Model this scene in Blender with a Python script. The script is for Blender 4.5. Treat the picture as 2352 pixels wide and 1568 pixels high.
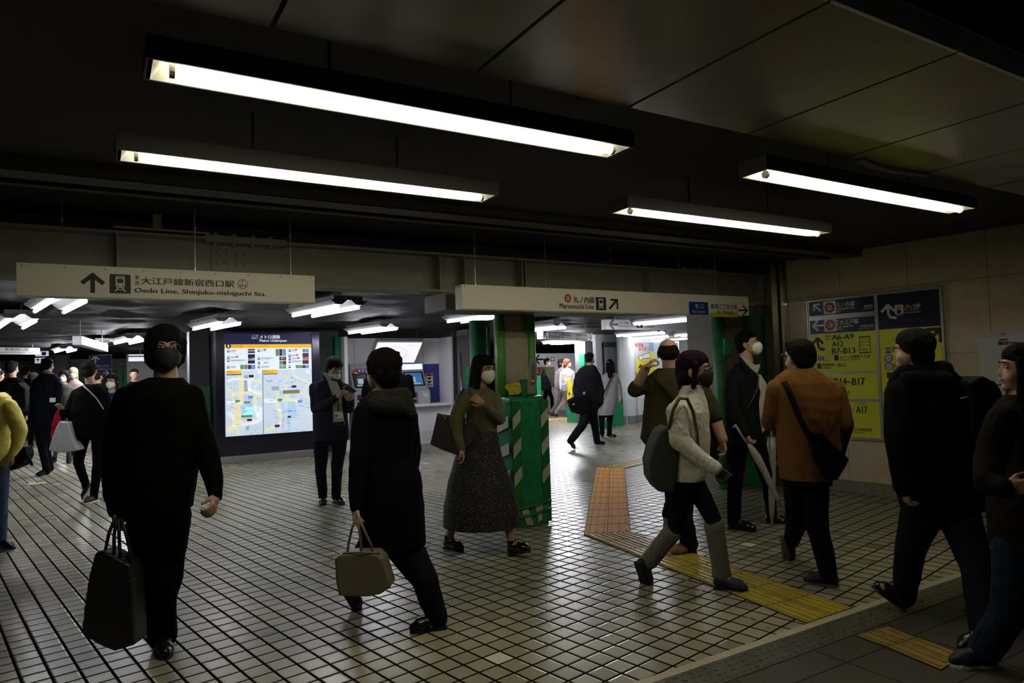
import bpy, bmesh, math, random
import numpy as np
from mathutils import Vector, Matrix
for o in list(bpy.data.objects): bpy.data.objects.remove(o)
SC = bpy.context.scene
COL = SC.collection
random.seed(4); RNG = np.random.default_rng(7)
# ---------------------------------------------------------------- camera
FPX, YAW, PITCH, ROLL, CAMH = 1581.75, .5421, .0446, -.0311, 1.5
def _axes():
    cy, sy, cp, sp = math.cos(YAW), math.sin(YAW), math.cos(PITCH), math.sin(PITCH)
    f = np.array([sy*cp, cy*cp, sp]); r = np.array([cy, -sy, 0.]); u = np.cross(r, f)
    c, s = math.cos(ROLL), math.sin(ROLL)
    return c*r+s*u, -s*r+c*u, f
CR, CU, CF = _axes()
CP = np.array([0, 0, CAMH])
cam_d = bpy.data.cameras.new('camera'); cam = bpy.data.objects.new('camera', cam_d); COL.objects.link(cam)
cam_d.sensor_width = 36; cam_d.lens = FPX/2352*36; cam_d.clip_start = .05; cam_d.clip_end = 200
cam.matrix_world = Matrix(((CR[0], CU[0], -CF[0], 0), (CR[1], CU[1], -CF[1], 0), (CR[2], CU[2], -CF[2], CAMH), (0, 0, 0, 1)))
SC.camera = cam
# ---------------------------------------------------------------- world and exposure
w = bpy.data.worlds.new('world'); SC.world = w; w.use_nodes = True
w.node_tree.nodes['Background'].inputs[0].default_value = (.5, .55, .6, 1)
w.node_tree.nodes['Background'].inputs[1].default_value = .004
vs = SC.view_settings; vs.view_transform = 'Standard'; vs.look = 'None'; vs.gamma = 1; vs.use_curve_mapping = False
vs.exposure = 0.0
NEAR_TUBE = 23.0      # strength of the four near tubes
FAR_TUBE = 50.0       # strength of the twin tubes in the far hall
NEAR_COL = (1.0, .93, .70); FAR_COL = (.93, .95, 1.0)
HALL_TH = .1789      # the far hall and the floor tiles are turned by this angle
HU = np.array([math.cos(HALL_TH), math.sin(HALL_TH), 0]); HW = np.array([-math.sin(HALL_TH), math.cos(HALL_TH), 0])
FWD = np.array([math.sin(YAW), math.cos(YAW), 0]); RGT = np.array([math.cos(YAW), -math.sin(YAW), 0]); UP = np.array([0, 0, 1.])
# ---------------------------------------------------------------- measuring helpers
def ray(x, y): return CF*FPX + (x-1176)*CR - (y-784)*CU
def at_z(x, y, z=0.): d = ray(x, y); return CP + d*((z-CAMH)/d[2])
def at_y(x, y, Y): d = ray(x, y); return CP + d*(Y/d[1])
def at_d(x, y, D): return CP + ray(x, y)*(D/FPX)
def at_plane(x, y, o, n): d = ray(x, y); return CP + d*(np.dot(np.asarray(o)-CP, n)/np.dot(d, n))
def depth(P): return float(np.dot(np.asarray(P)-CP, CF))
# ---------------------------------------------------------------- materials
MATS = {}
def mat(name, col, rough=.6, metal=0., spec=.5, noise=.0, nscale=30., bump=0., bscale=60., stretch=(1, 1, 1), emit=0., coat=0., trans=0.):
    if name in MATS: return MATS[name]
    m = bpy.data.materials.new(name); m.use_nodes = True; MATS[name] = m
    nt = m.node_tree; b = nt.nodes['Principled BSDF']; L = nt.links
    b.inputs['Roughness'].default_value = rough; b.inputs['Metallic'].default_value = metal
    b.inputs['Specular IOR Level'].default_value = spec; b.inputs['Coat Weight'].default_value = coat
    b.inputs['Transmission Weight'].default_value = trans
    tc = nt.nodes.new('ShaderNodeTexCoord'); mp = nt.nodes.new('ShaderNodeMapping'); mp.inputs['Scale'].default_value = stretch
    L.new(tc.outputs['Object'], mp.inputs['Vector'])
    n = nt.nodes.new('ShaderNodeTexNoise'); n.inputs['Scale'].default_value = nscale; n.inputs['Detail'].default_value = 4
    L.new(mp.outputs[0], n.inputs['Vector'])
    r = nt.nodes.new('ShaderNodeValToRGB'); c = np.array(col[:3])
    lo, hi = np.clip(c*(1-noise), 0, 1), np.clip(c*(1+noise), 0, 1)
    r.color_ramp.elements[0].color = (*lo, 1); r.color_ramp.elements[1].color = (*hi, 1)
    r.color_ramp.elements[0].position = .3; r.color_ramp.elements[1].position = .7
    L.new(n.outputs['Fac'], r.inputs[0]); L.new(r.outputs[0], b.inputs['Base Color'])
    if bump:
        n2 = nt.nodes.new('ShaderNodeTexNoise'); n2.inputs['Scale'].default_value = bscale; n2.inputs['Detail'].default_value = 3
        L.new(mp.outputs[0], n2.inputs['Vector'])
        bp = nt.nodes.new('ShaderNodeBump'); bp.inputs['Strength'].default_value = bump; bp.inputs['Distance'].default_value = .02
        L.new(n2.outputs['Fac'], bp.inputs['Height']); L.new(bp.outputs[0], b.inputs['Normal'])
    if emit:
        L.new(r.outputs[0], b.inputs['Emission Color']); b.inputs['Emission Strength'].default_value = emit
    return m
def cloth(name, col, rough=.95, bscale=9., bump=.9): return mat(name, col, rough, spec=.06, noise=.15, nscale=18, bump=bump, bscale=bscale, stretch=(1, 1, .5))
def glow(name, col, k): return mat(name, col, .4, emit=k, noise=0)
def emitter(name, col, k):
    if name in MATS: return MATS[name]
    m = bpy.data.materials.new(name); m.use_nodes = True; MATS[name] = m; nt = m.node_tree; nt.nodes.clear()
    e = nt.nodes.new('ShaderNodeEmission'); e.inputs[0].default_value = (*col, 1); e.inputs[1].default_value = k
    o = nt.nodes.new('ShaderNodeOutputMaterial'); nt.links.new(e.outputs[0], o.inputs[0]); return m
# ---------------------------------------------------------------- object helpers
def tag(o, label=None, cat=None, group=None, kind=None):
    if label: o['label'] = label
    if cat: o['category'] = cat
    if group: o['group'] = group
    if kind: o['kind'] = kind
    return o
def thing(name, label, cat, loc, group=None):
    o = bpy.data.objects.new(name, None); COL.objects.link(o); o.location = tuple(float(v) for v in loc); o.empty_display_size = .1
    return tag(o, label, cat, group)
def link(name, me, m, parent=None, smooth=False):
    o = bpy.data.objects.new(name, me); COL.objects.link(o)
    if m is not None and not me.materials:
        for q in (m if isinstance(m, (list, tuple)) else [m]): me.materials.append(q)
    if parent is not None:
        o.parent = parent; l = parent_world(parent); o.location = tuple(-v for v in l)
    if smooth:
        me.polygons.foreach_set('use_smooth', [True]*len(me.polygons))
    return o
def parent_world(p):
    l = np.zeros(3)
    while p is not None: l = l+np.array(p.location); p = p.parent
    return l
class MB:
    """collects polygons, world coordinates"""
    def __init__(s): s.v = []; s.f = []; s.m = []; s.t = []
    def add(s, vs, fs, mi=0):
        k = len(s.v); s.v += [tuple(map(float, v)) for v in vs]; s.f += [tuple(k+i for i in f) for f in fs]; s.m += [mi]*len(fs); return s
    def box(s, o, a, b, c, mi=0):
        """corner o and three edge vectors"""
        o, a, b, c = map(np.asarray, (o, a, b, c))
        vs = [o, o+a, o+a+b, o+b, o+c, o+a+c, o+a+b+c, o+b+c]
        fs = [(0, 3, 2, 1), (4, 5, 6, 7), (0, 1, 5, 4), (1, 2, 6, 5), (2, 3, 7, 6), (3, 0, 4, 7)]
        if np.dot(np.cross(a, b), c) < 0: fs = [f[::-1] for f in fs]
        return s.add(vs, fs, mi)
    def abox(s, x0, x1, y0, y1, z0, z1, mi=0): return s.box((x0, y0, z0), (x1-x0, 0, 0), (0, y1-y0, 0), (0, 0, z1-z0), mi)
    def tube(s, pts, rs, n=8, mi=0, cap=True):
        pts = [np.asarray(p, float) for p in pts]
        if not hasattr(rs, '__len__'): rs = [rs]*len(pts)
        vs = []; prev = None
        for i, p in enumerate(pts):
            t = pts[min(i+1, len(pts)-1)]-pts[max(i-1, 0)]; t = t/(np.linalg.norm(t)+1e-9)
            if prev is None:
                a = np.array([0, 0, 1.]) if abs(t[2]) < .9 else np.array([1., 0, 0])
            else: a = prev
            x = a-t*np.dot(a, t); x /= np.linalg.norm(x); prev = x; y = np.cross(t, x)
            for k in range(n):
                an = 2*math.pi*k/n; vs.append(p+rs[i]*(math.cos(an)*x+math.sin(an)*y))
        fs = []
        for i in range(len(pts)-1):
            for k in range(n):
                a, b = i*n+k, i*n+(k+1) % n; fs.append((a, b, b+n, a+n))
        if cap: fs.append(tuple(range(n))[::-1]); fs.append(tuple(range((len(pts)-1)*n, len(pts)*n)))
        return s.add(vs, fs, mi)
    def prism(s, poly, up, mi=0):
        """closed 3-D polygon pushed along up"""
        poly = [np.asarray(p, float) for p in poly]; up = np.asarray(up, float); n = len(poly)
        nn = sum((np.cross(poly[i]-poly[0], poly[(i+1) % n]-poly[0]) for i in range(1, n)), np.zeros(3))
        if np.dot(nn, up) < 0: poly = poly[::-1]
        vs = poly+[p+up for p in poly]
        fs = [tuple(range(n))[::-1], tuple(range(n, 2*n))]+[(i, (i+1) % n, (i+1) % n+n, i+n) for i in range(n)]
        return s.add(vs, fs, mi)
    def ico(s, c, r, mi=0, nu=10, nv=6, R=None):
        vs, fs = sphere(nu, nv); vs = vs*np.asarray(r)
        if R is not None: vs = vs@np.asarray(R)
        return s.add(vs+np.asarray(c), fs, mi)
    def mesh(s, name):
        me = bpy.data.meshes.new(name); me.from_pydata(s.v, [], s.f); me.update(); return me
    def build(s, name, m, parent=None, smooth=False, bevel=0.):
        if len(s.t) > 1 and name.endswith('lettering'):          # every line of writing is a part of its own
            used = set(); ts = s.t; s.t = []
            for a, b in ts:
                q = MB(); used.update(range(a, b)); k0 = min(min(f) for f in s.f[a:b]); k1 = max(max(f) for f in s.f[a:b])+1
                q.v = s.v[k0:k1]; q.f = [tuple(i-k0 for i in f) for f in s.f[a:b]]; q.m = s.m[a:b]; q.build('lettering', m, parent)
            rest = [i for i in range(len(s.f)) if i not in used]
            if not rest: return None
            s.f = [s.f[i] for i in rest]; s.m = [s.m[i] for i in rest]; name = 'symbols'
            ids = sorted({i for f in s.f for i in f}); mp = {o: n for n, o in enumerate(ids)}; s.v = [s.v[i] for i in ids]; s.f = [tuple(mp[i] for i in f) for f in s.f]
        me = s.mesh(name); ms = m if isinstance(m, (list, tuple)) else [m]
        for q in ms: me.materials.append(q)
        if len(ms) > 1: me.polygons.foreach_set('material_index', s.m)
        if bevel:
            bm = bmesh.new(); bm.from_mesh(me)
            bmesh.ops.bevel(bm, geom=bm.edges[:], offset=bevel, segments=2, profile=.6, affect='EDGES', clamp_overlap=True)
            bm.to_mesh(me); bm.free()
        return link(name, me, None, parent, smooth)
_SPH = {}
def sphere(nu=16, nv=10):
    if (nu, nv) in _SPH: v, f = _SPH[(nu, nv)]; return v.copy(), f
    v = [(0, 0, -1)]; f = []
    for i in range(1, nv):
        p = -math.pi/2+math.pi*i/nv
        for k in range(nu):
            a = 2*math.pi*k/nu; v.append((math.cos(p)*math.cos(a), math.cos(p)*math.sin(a), math.sin(p)))
    v.append((0, 0, 1)); T = len(v)-1
    for k in range(nu): f.append((0, 1+(k+1) % nu, 1+k)); f.append((T, T-nu+k, T-nu+(k+1) % nu))
    for i in range(nv-2):
        for k in range(nu): a, b = 1+i*nu+k, 1+i*nu+(k+1) % nu; f.append((a, b, b+nu, a+nu))
    _SPH[(nu, nv)] = (np.array(v, float), f); return np.array(v, float), f
def struct(name, mb, m, bevel=0.):
    o = mb.build(name, m, None, bevel=bevel); o['kind'] = 'structure'; return o
# ---------------------------------------------------------------- lettering on flat boards
class Board:
    """a flat face: origin, right and up unit vectors, normal towards the reader"""
    def __init__(s, o, right, up=(0, 0, 1)):
        s.o = np.asarray(o, float); s.r = np.asarray(right, float)/np.linalg.norm(right); s.u = np.asarray(up, float); s.u = s.u/np.linalg.norm(s.u)
        s.n = np.cross(s.r, s.u)
    def px(s, x, y):
        P = at_plane(x, y, s.o, s.n)-s.o; return float(P@s.r), float(P@s.u)
    def P(s, u, v, h=0.): return s.o+s.r*u+s.u*v+s.n*h
    def face(s, mb, pts, h=.002, mi=0):
        P = [s.P(u, v, h) for u, v in pts]; a = sum(pts[i][0]*pts[(i+1) % len(pts)][1]-pts[(i+1) % len(pts)][0]*pts[i][1] for i in range(len(pts)))
        if a < 0: P = P[::-1]
        mb.add(P, [tuple(range(len(P)))], mi)
    def rect(s, mb, u0, v0, u1, v1, h=.002, mi=0, rr=0.):
        if not rr: return s.face(mb, [(u0, v0), (u1, v0), (u1, v1), (u0, v1)], h, mi)
        u0, u1 = min(u0, u1), max(u0, u1); v0, v1 = min(v0, v1), max(v0, v1); pts = []
        for cx, cy, a0 in ((u1-rr, v0+rr, -90), (u1-rr, v1-rr, 0), (u0+rr, v1-rr, 90), (u0+rr, v0+rr, 180)):
            for k in range(5): a = math.radians(a0+22.5*k); pts.append((cx+rr*math.cos(a), cy+rr*math.sin(a)))
        s.face(mb, pts, h, mi)
    def disc(s, mb, cu, cv, r, h=.002, mi=0, n=24): s.face(mb, [(cu+r*math.cos(2*math.pi*k/n), cv+r*math.sin(2*math.pi*k/n)) for k in range(n)], h, mi)
    def bar(s, mb, a, b, w, h=.002, mi=0):
        a = np.array(a); b = np.array(b); d = (b-a)/np.linalg.norm(b-a); q = np.array([-d[1], d[0]])*w/2
        s.face(mb, [tuple(a+q), tuple(b+q), tuple(b-q), tuple(a-q)], h, mi)
    def arrow(s, mb, cu, cv, size, ang, h=.002, mi=0, w=.2, bend=0):
        c, q = math.cos(math.radians(ang)), math.sin(math.radians(ang))
        def T(x, y): return (cu+size*(x*c-y*q), cv+size*(x*q+y*c))
        if bend:
            pts = [(.0, 0)]
            s.face(mb, [T(-.1, w/2), T(-.1, -w/2), T(.42, -w/2), T(.42, w/2)], h, mi)
            s.bar(mb, T(-.1, 0), T(-.35, -bend*.12), size*w, h, mi); s.bar(mb, T(-.35, -bend*.10), T(-.42, -bend*.5), size*w, h, mi)
        else: s.face(mb, [T(-.5, w/2), T(-.5, -w/2), T(.40, -w/2), T(.40, w/2)], h, mi)
        s.bar(mb, T(.47, 0), T(.02, .42), size*w, h+.0003, mi); s.bar(mb, T(.47, 0), T(.02, -.42), size*w, h+.0006, mi)
    def text(s, mb, txt, u0, v0, u1, v1, h=.003, mi=0, bold=0.):
        """text stretched into the given box"""
        cu = bpy.data.curves.new('t', 'FONT'); cu.body = txt; cu.resolution_u = 3; cu.fill_mode = 'FRONT'
        o = bpy.data.objects.new('t', cu); COL.objects.link(o); dg = bpy.context.evaluated_depsgraph_get(); dg.update()
        me = bpy.data.meshes.new_from_object(o.evaluated_get(dg)); n = len(me.vertices)
        f0 = len(mb.f)
        if n:
            co = np.empty(n*3); me.vertices.foreach_get('co', co); co = co.reshape(-1, 3); lo, hi = co.min(0), co.max(0)
            U = u0+(co[:, 0]-lo[0])/(hi[0]-lo[0]+1e-9)*(u1-u0); V = v0+(co[:, 1]-lo[1])/(hi[1]-lo[1]+1e-9)*(v1-v0)
            k = (u1-u0)/(hi[0]-lo[0]+1e-9); q = k*bold*1.3; fs = [tuple(p.vertices) for p in me.polygons]
            for j, (a_, b_) in enumerate(((0, 0),) if not bold else ((-q, -abs(q)*.3), (q, abs(q)*.3), (0, 0))): mb.add([s.P(a+a_, b+b_, h+j*.00015) for a, b in zip(U, V)], fs, mi)
        if len(mb.f) > f0: mb.t.append((f0, len(mb.f)))
        bpy.data.objects.remove(o); bpy.data.curves.remove(cu); bpy.data.meshes.remove(me)
    def textpx(s, mb, txt, x0, y0, x1, y1, h=.003, mi=0, bold=0.):
        """box from its top-left and bottom-right corners as seen in the photograph"""
        a = s.px(x0, y0); b = s.px(x1, y1); c = s.px((x0+x1)/2, (y0+y1)/2)
        s.text(mb, txt, a[0], b[1], b[0], a[1], h, mi, bold)
def train(bd, mb, u0, v0, u1, v1, h=.003, dark=0, light=1):
    """dark rounded square with a light train front"""
    w, t = u1-u0, v1-v0; F = lambda x, y: (u0+x*w, v0+y*t)
    bd.rect(mb, u0, v0, u1, v1, h, dark, rr=.05*min(abs(w), abs(t)))
    a, b = F(.28, .3), F(.72, .9); bd.rect(mb, *a, *b, h+.001, light, rr=.09*w)
    a, b = F(.35, .54), F(.65, .76); bd.rect(mb, *a, *b, h+.002, dark, rr=.02*w)
    a, b = F(.4, .81), F(.6, .85); bd.rect(mb, *a, *b, h+.002, dark)
    for x in (.37, .63): c = F(x, .4); bd.disc(mb, *c, .04*w, h+.002, dark, 12)
    bd.bar(mb, F(.4, .3), F(.26, .1), .07*w, h+.001, light); bd.bar(mb, F(.6, .3), F(.74, .1), .07*w, h+.001, light); bd.bar(mb, F(.33, .2), F(.67, .2), .05*w, h+.001, light)
# ---------------------------------------------------------------- figures
def folds(out, amp):
    """cloth folds: soft ripples along the surface normal"""
    n = len(out.vertices); co = np.empty(n*3); out.vertices.foreach_get('co', co); co = co.reshape(-1, 3); no = np.empty(n*3); out.vertices.foreach_get('normal', no); no = no.reshape(-1, 3)
    g = np.random.default_rng(n % 997); h = np.zeros(n)
    for k in range(7):
        f = 18*1.28**k; d = g.normal(size=3)*np.array((1, 1, 1.5)); d /= np.linalg.norm(d); q = g.normal(size=3); q /= np.linalg.norm(q)
        h += np.sin(co@d*f+2.2*np.sin(co@q*f*.37+g.uniform(0, 6))+g.uniform(0, 6))/1.16**k
    h = np.where(h > 0, h, h*.5)/3.2; co += no*(h*amp)[:, None]; out.vertices.foreach_set('co', co.ravel()); out.update()
def remesh(parts, name, m, parent, vox=.01, smooth=3, clampz=None, fold=0.):
    v = []; f = []
    for pv, pf in parts:
        k = len(v); v += [tuple(p) for p in np.asarray(pv, float)]; f += [tuple(k+i for i in q) for q in pf]
    me = bpy.data.meshes.new('raw'); me.from_pydata(v, [], f); me.update()
    o = bpy.data.objects.new('raw', me); COL.objects.link(o)
    r = o.modifiers.new('r', 'REMESH'); r.mode = 'VOXEL'; r.voxel_size = vox; r.use_smooth_shade = True
    if smooth: s = o.modifiers.new('s', 'SMOOTH'); s.factor = .5; s.iterations = smooth
    dg = bpy.context.evaluated_depsgraph_get(); dg.update()
    out = bpy.data.meshes.new_from_object(o.evaluated_get(dg)); out.name = name
    bpy.data.objects.remove(o); bpy.data.meshes.remove(me)
    if clampz is not None:
        co = np.empty(len(out.vertices)*3); out.vertices.foreach_get('co', co); co = co.reshape(-1, 3)
        co[:, 2] = np.maximum(co[:, 2], clampz); out.vertices.foreach_set('co', co.ravel()); out.update()
    if fold: folds(out, fold)
    out.materials.clear(); out.materials.append(m)
    return link(name, out, None, parent, True)
def ell(c, r, R=None, nu=20, nv=12):
    v, f = sphere(nu, nv); v = v*np.asarray(r)
    if R is not None: v = v@np.asarray(R)
    return v+np.asarray(c), f
def cap(a, b, ra, rb, n=14):
    """tapered capsule"""
    a, b = np.asarray(a, float), np.asarray(b, float); t = b-a; L = np.linalg.norm(t)
    if L < 1e-6: return ell(a, (ra,)*3)
    t /= L; q = np.array([0, 0, 1.]) if abs(t[2]) < .9 else np.array([1., 0, 0]); x = np.cross(q, t); x /= np.linalg.norm(x); y = np.cross(t, x)
    prof = [(-ra*math.cos(k*math.pi/8), ra*math.sin(k*math.pi/8)) for k in range(1, 5)]+[(L+rb*math.sin(k*math.pi/8), rb*math.cos(k*math.pi/8)) for k in range(0, 4)]
    v = [a-t*ra]
    for h, r in prof:
        for k in range(n): an = 2*math.pi*k/n; v.append(a+t*h+r*(math.cos(an)*x+math.sin(an)*y))
    v.append(b+t*rb); T = len(v)-1; f = []
    for k in range(n): f.append((0, 1+(k+1) % n, 1+k)); f.append((T, T-n+k, T-n+(k+1) % n))
    for i in range(len(prof)-1):
        for k in range(n): p, q2 = 1+i*n+k, 1+i*n+(k+1) % n; f.append((p, q2, q2+n, p+n))
    return np.array(v), f
def chain(pts, rs): return [cap(pts[i], pts[i+1], rs[i], rs[i+1]) for i in range(len(pts)-1)]
def loft(rows, n=24, sq=2.3):
    """rows: (centre, half width, half depth), top to bottom; closed"""
    v = []; f = []
    for c, hw, hd in rows:
        for k in range(n):
            a = 2*math.pi*k/n; ca, sa = math.cos(a), math.sin(a)
            x = math.copysign(abs(ca)**(2/sq), ca)*hw; y = math.copysign(abs(sa)**(2/sq), sa)*hd
            v.append(np.asarray(c)+RGT*x+FWD*y)
    for i in range(len(rows)-1):
        for k in range(n): a, b = i*n+k, i*n+(k+1) % n; f.append((a, a+n, b+n, b))
    f.append(tuple(range(n))); f.append(tuple(range((len(rows)-1)*n, len(rows)*n))[::-1]); return np.array(v), f
def slab(poly, D, th, name, m, parent, vox=.008, smooth=4, dd=0.):
    """a soft body with the given outline at distance D and thickness th"""
    P = [at_d(x, y, D-dd) for x, y in poly]; mb = MB(); mb.prism([p-FWD*th/2 for p in P], FWD*th)
    # triangulate the caps through bmesh for concave outlines
    me = mb.mesh('s'); bm = bmesh.new(); bm.from_mesh(me); bmesh.ops.triangulate(bm, faces=bm.faces[:])
    v = np.array([x.co[:] for x in bm.verts]); f = [tuple(q.index for q in t.verts) for t in bm.faces]; bm.free(); bpy.data.meshes.remove(me)
    return remesh([(v, f)], name, m, parent, vox, smooth)
SKIN = mat('skin', (.42, .25, .17), .55, noise=.08, nscale=40, bump=.05, bscale=200)
SKIN_D = mat('skin_tan', (.33, .19, .12), .55, noise=.08, nscale=40)
HAIRS = {}
def hairmat(c):
    if c not in HAIRS: HAIRS[c] = mat('hair_%d' % len(HAIRS), c, .7, spec=.06, noise=.35, nscale=60, bump=.8, bscale=90, stretch=(3, 3, .4))
    return HAIRS[c]
WHITE_M = mat('mask_white', (.72, .70, .66), .8, bump=.1, bscale=60); BLACK_M = mat('mask_black', (.008, .008, .009), .8)
EYE = mat('eye_white', (.55, .52, .48), .3); IRIS = mat('iris', (.012, .008, .006), .2); LIP = mat('lips', (.30, .12, .09), .5)
FRAME_M = mat('spectacle_frame', (.012, .010, .01), .3)
def head_axes(phi, pitch=0., tilt=0.):
    a = math.radians(phi); y = -FWD*math.cos(a)+RGT*math.sin(a); x = np.cross(y, UP); z = UP.copy()
    p = math.radians(pitch); y, z = y*math.cos(p)+z*math.sin(p), z*math.cos(p)-y*math.sin(p)
    t = math.radians(tilt); x, z = x*math.cos(t)+z*math.sin(t), z*math.cos(t)-x*math.sin(t)
    return np.array([x, y, z])          # rows are local axes
HEAD = [((0, -.005, .035), (.074, .092, .083)), ((0, .028, -.03), (.060, .062, .075)), ((0, .062, -.084), (.026, .026, .022)),
        ((.035, .05, -.035), (.024, .03, .03)), ((-.035, .05, -.035), (.024, .03, .03)), ((0, .093, -.022), (.012, .010, .010)),
        ((.079, -.008, -.008), (.009, .021, .032)), ((-.079, -.008, -.008), (.009, .021, .032))]
def _cap(k, back=-.050, bz=-.010, br=(.077, .060, .070)):
    """cap that leaves the face free: k grows the volume"""
    g = .004+k
    return [('e', (0, -.024, .046), (.078+g, .086+g, .080+g*.9)), ('e', (0, -.004, .066), (.070+g*.8, .086+g*.5, .056+g)), ('e', (0, back, bz), br)]
def _side(x, y0, z0, y1, z1, r0, r1): return [('c', (q*x, y0, z0), (q*x, y1, z1), r0, r1) for q in (-1, 1)]
def _fringe(z, r, y=.072, n=4): return [('c', (-.052+.104*i/n, y-.012*abs(i/n-.5)*4, z+.028), (-.056+.112*i/n, y+.008-.014*abs(i/n-.5)*4, z), r, r*.55) for i in range(n+1)]
HAIR = dict(
 short=_cap(.003)+_side(.071, .022, .055, -.018, .0, .015, .012)+_fringe(.066, .014),
 shag=_cap(.014, br=(.090, .068, .090), bz=-.025)+_side(.079, .022, .05, -.02, -.035, .022, .016)+_fringe(.040, .018, .074),
 round=_cap(.018, br=(.097, .078, .090), bz=-.022)+_side(.079, .015, .045, -.025, -.05, .024, .018)+_fringe(.042, .018, .074),
 bob=_cap(.009, br=(.088, .066, .092), bz=-.03)+_side(.080, .022, .04, .004, -.095, .020, .018)+[('c', (0, -.058, 0), (0, -.058, -.09), .070, .055)]+_fringe(.045, .016, .074),
 long=_cap(.007, br=(.084, .066, .090), bz=-.03)+_side(.078, .020, .05, .012, -.13, .016, .018)+_side(.072, .012, -.13, .030, -.26, .018, .014)+[('c', (0, -.066, 0), (0, -.082, -.24), .070, .064)]+_fringe(.062, .013),
 full=_cap(.009, br=(.086, .068, .092), bz=-.03)+_side(.080, .030, .05, .022, -.15, .018, .022)+_side(.078, .004, .02, .0, -.17, .024, .026)+_side(.070, .022, -.15, .045, -.28, .022, .016)+[('c', (0, -.066, 0), (0, -.082, -.24), .072, .066)]+_fringe(.058, .014),
 tied=_cap(.003, br=(.078, .062, .066))+_side(.072, .018, .05, -.02, .0, .013, .011)+[('c', (0, -.105, -.01), (0, -.118, -.07), .030, .020)]+_fringe(.072, .011),
 bald=[('e', (0, -.036, .006), (.084, .072, .066)), ('e', (0, -.026, .030), (.081, .080, .056)), ('c', (.074, .01, .02), (.076, -.03, -.0), .013, .013), ('c', (-.074, .01, .02), (-.076, -.03, -.0), .013, .013)])
def build_head(root, body, C, A, s, hair, hcol, mask=None, glasses=False, eyes=True, vox=.006, skinmat=None):
    """C head centre, A axes, s scale; adds head volume to body, makes the rest"""
    L = lambda p: np.asarray(C)+(np.asarray(p)*s)@A
    for c, r in HEAD: body.append(ell(L(c), np.array(r)*s, A))
    body.append(cap(L((0, .082, .018)), L((0, .096, -.018)), .008*s, .009*s)); body.append(cap(L((-.032, .076, .032)), L((.032, .076, .032)), .012*s, .012*s))
    if hair:
        hp = []
        for h in HAIR[hair]:
            if h[0] == 'e': hp.append(ell(L(h[1]), np.array(h[2])*s, A))
            else: hp.append(cap(L(h[1]), L(h[2]), h[3]*s, h[4]*s))
        if vox < .009:                      # loose locks
            rr = random.Random(int(C[0]*100))
            for k in range(26):
                a = rr.uniform(-2.7, 2.7); z = rr.uniform(.0, .11); q = .094 if hair in('shag', 'round') else .082
                if hair == 'bald': continue
                if abs(a) < 1.0 and z < .075: continue
                rad = q*math.sqrt(max(.1, 1-((z-.045)/.1)**2)); p = (rad*math.sin(a), rad*1.1*math.cos(a)-.02, z)
                hp.append(cap(L(p), L((p[0]*1.06, p[1]*1.06, p[2]-.04)), .014*s, .006*s))
        remesh(hp, 'hair', hairmat(hcol), root, max(vox, .006), 2)
    if eyes:
        for sx in (-1, 1):
            e = MB(); e.ico(L((sx*.031, .077, .012)), np.array((.0125, .010, .0050))*s, 0, 12, 8, A); e.ico(L((sx*.031, .0855, .012)), np.array((.0058, .0035, .0050))*s, 1, 8, 6, A)
            e.build('eye', [EYE, IRIS], root, True)
            b = MB(); b.tube([L((sx*.014, .092, .032)), L((sx*.031, .091, .037)), L((sx*.046, .080, .033))], [.003*s, .0035*s, .002*s], 6); b.build('eyebrow', hairmat((.02, .015, .012)), root, True)
        if mask is None or mask == 'chin':
            b = MB(); b.tube([L((-.022, .086, -.052)), L((0, .093, -.050)), L((.022, .086, -.052))], [.003*s, .006*s, .003*s], 8); b.build('mouth', LIP, root, True)
    if mask:
        mm = BLACK_M if mask == 'black' else WHITE_M; dz = -.045 if mask == 'chin' else 0.; nu, nv = 16, 8; V = []; mb = MB()
        for lay in (0, 1):
            for j in range(nv+1):
                v = j/nv; z = .012-.122*v+dz
                ry = np.interp(v, [0, .25, .5, .8, 1], [.083, .099, .098, .088, .060]) + (.014*math.sin(math.pi*v) if mask == 'cup' else 0)
                rx = np.interp(v, [0, .3, .7, 1], [.066, .073, .068, .045]); hv = np.interp(v, [0, .3, .7, 1], [.9, 1.3, 1.3, 1.0])
                for i in range(nu+1):
                    a = (2*i/nu-1)*hv; dr = .0022*lay + (.0015*math.sin(v*18) if mask != 'black' and lay else 0)
                    nose = .008*math.exp(-(a/.25)**2)*max(0, 1-v*2.5)
                    V.append(L(((rx+dr)*math.sin(a), .012+(ry+dr+nose)*math.cos(a), z - .012*abs(a)*(1-v) + .02*abs(a)*v)))
        W = nu+1; N = W*(nv+1); F = []
        for j in range(nv):
            for i in range(nu): q = j*W+i; F.append((q, q+1, q+W+1, q+W)); F.append((N+q, N+q+W, N+q+W+1, N+q+1))
        for i in range(nu): F.append((i, i+N, i+1+N, i+1)); q = nv*W+i; F.append((q, q+1, q+1+N, q+N))
        for j in range(nv): q = j*W; F.append((q, q+W, q+W+N, q+N)); q = j*W+nu; F.append((q, q+N, q+W+N, q+W))
        mb.add(V, F); fm = mb.build('face_mask', mm, root, True)
        lp = MB()
        for sx in (-1, 1):
            lp.tube([L((sx*.064, .045, -.005+dz)), L((sx*.076, .02, .008+dz*.5)), L((sx*.082, -.005, .022)), L((sx*.083, -.026, .0)), L((sx*.078, .0, -.03)), L((sx*.06, .035, -.065+dz))], .0016*s, 5)
        lp.build('ear_loop', mm, fm)
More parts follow.
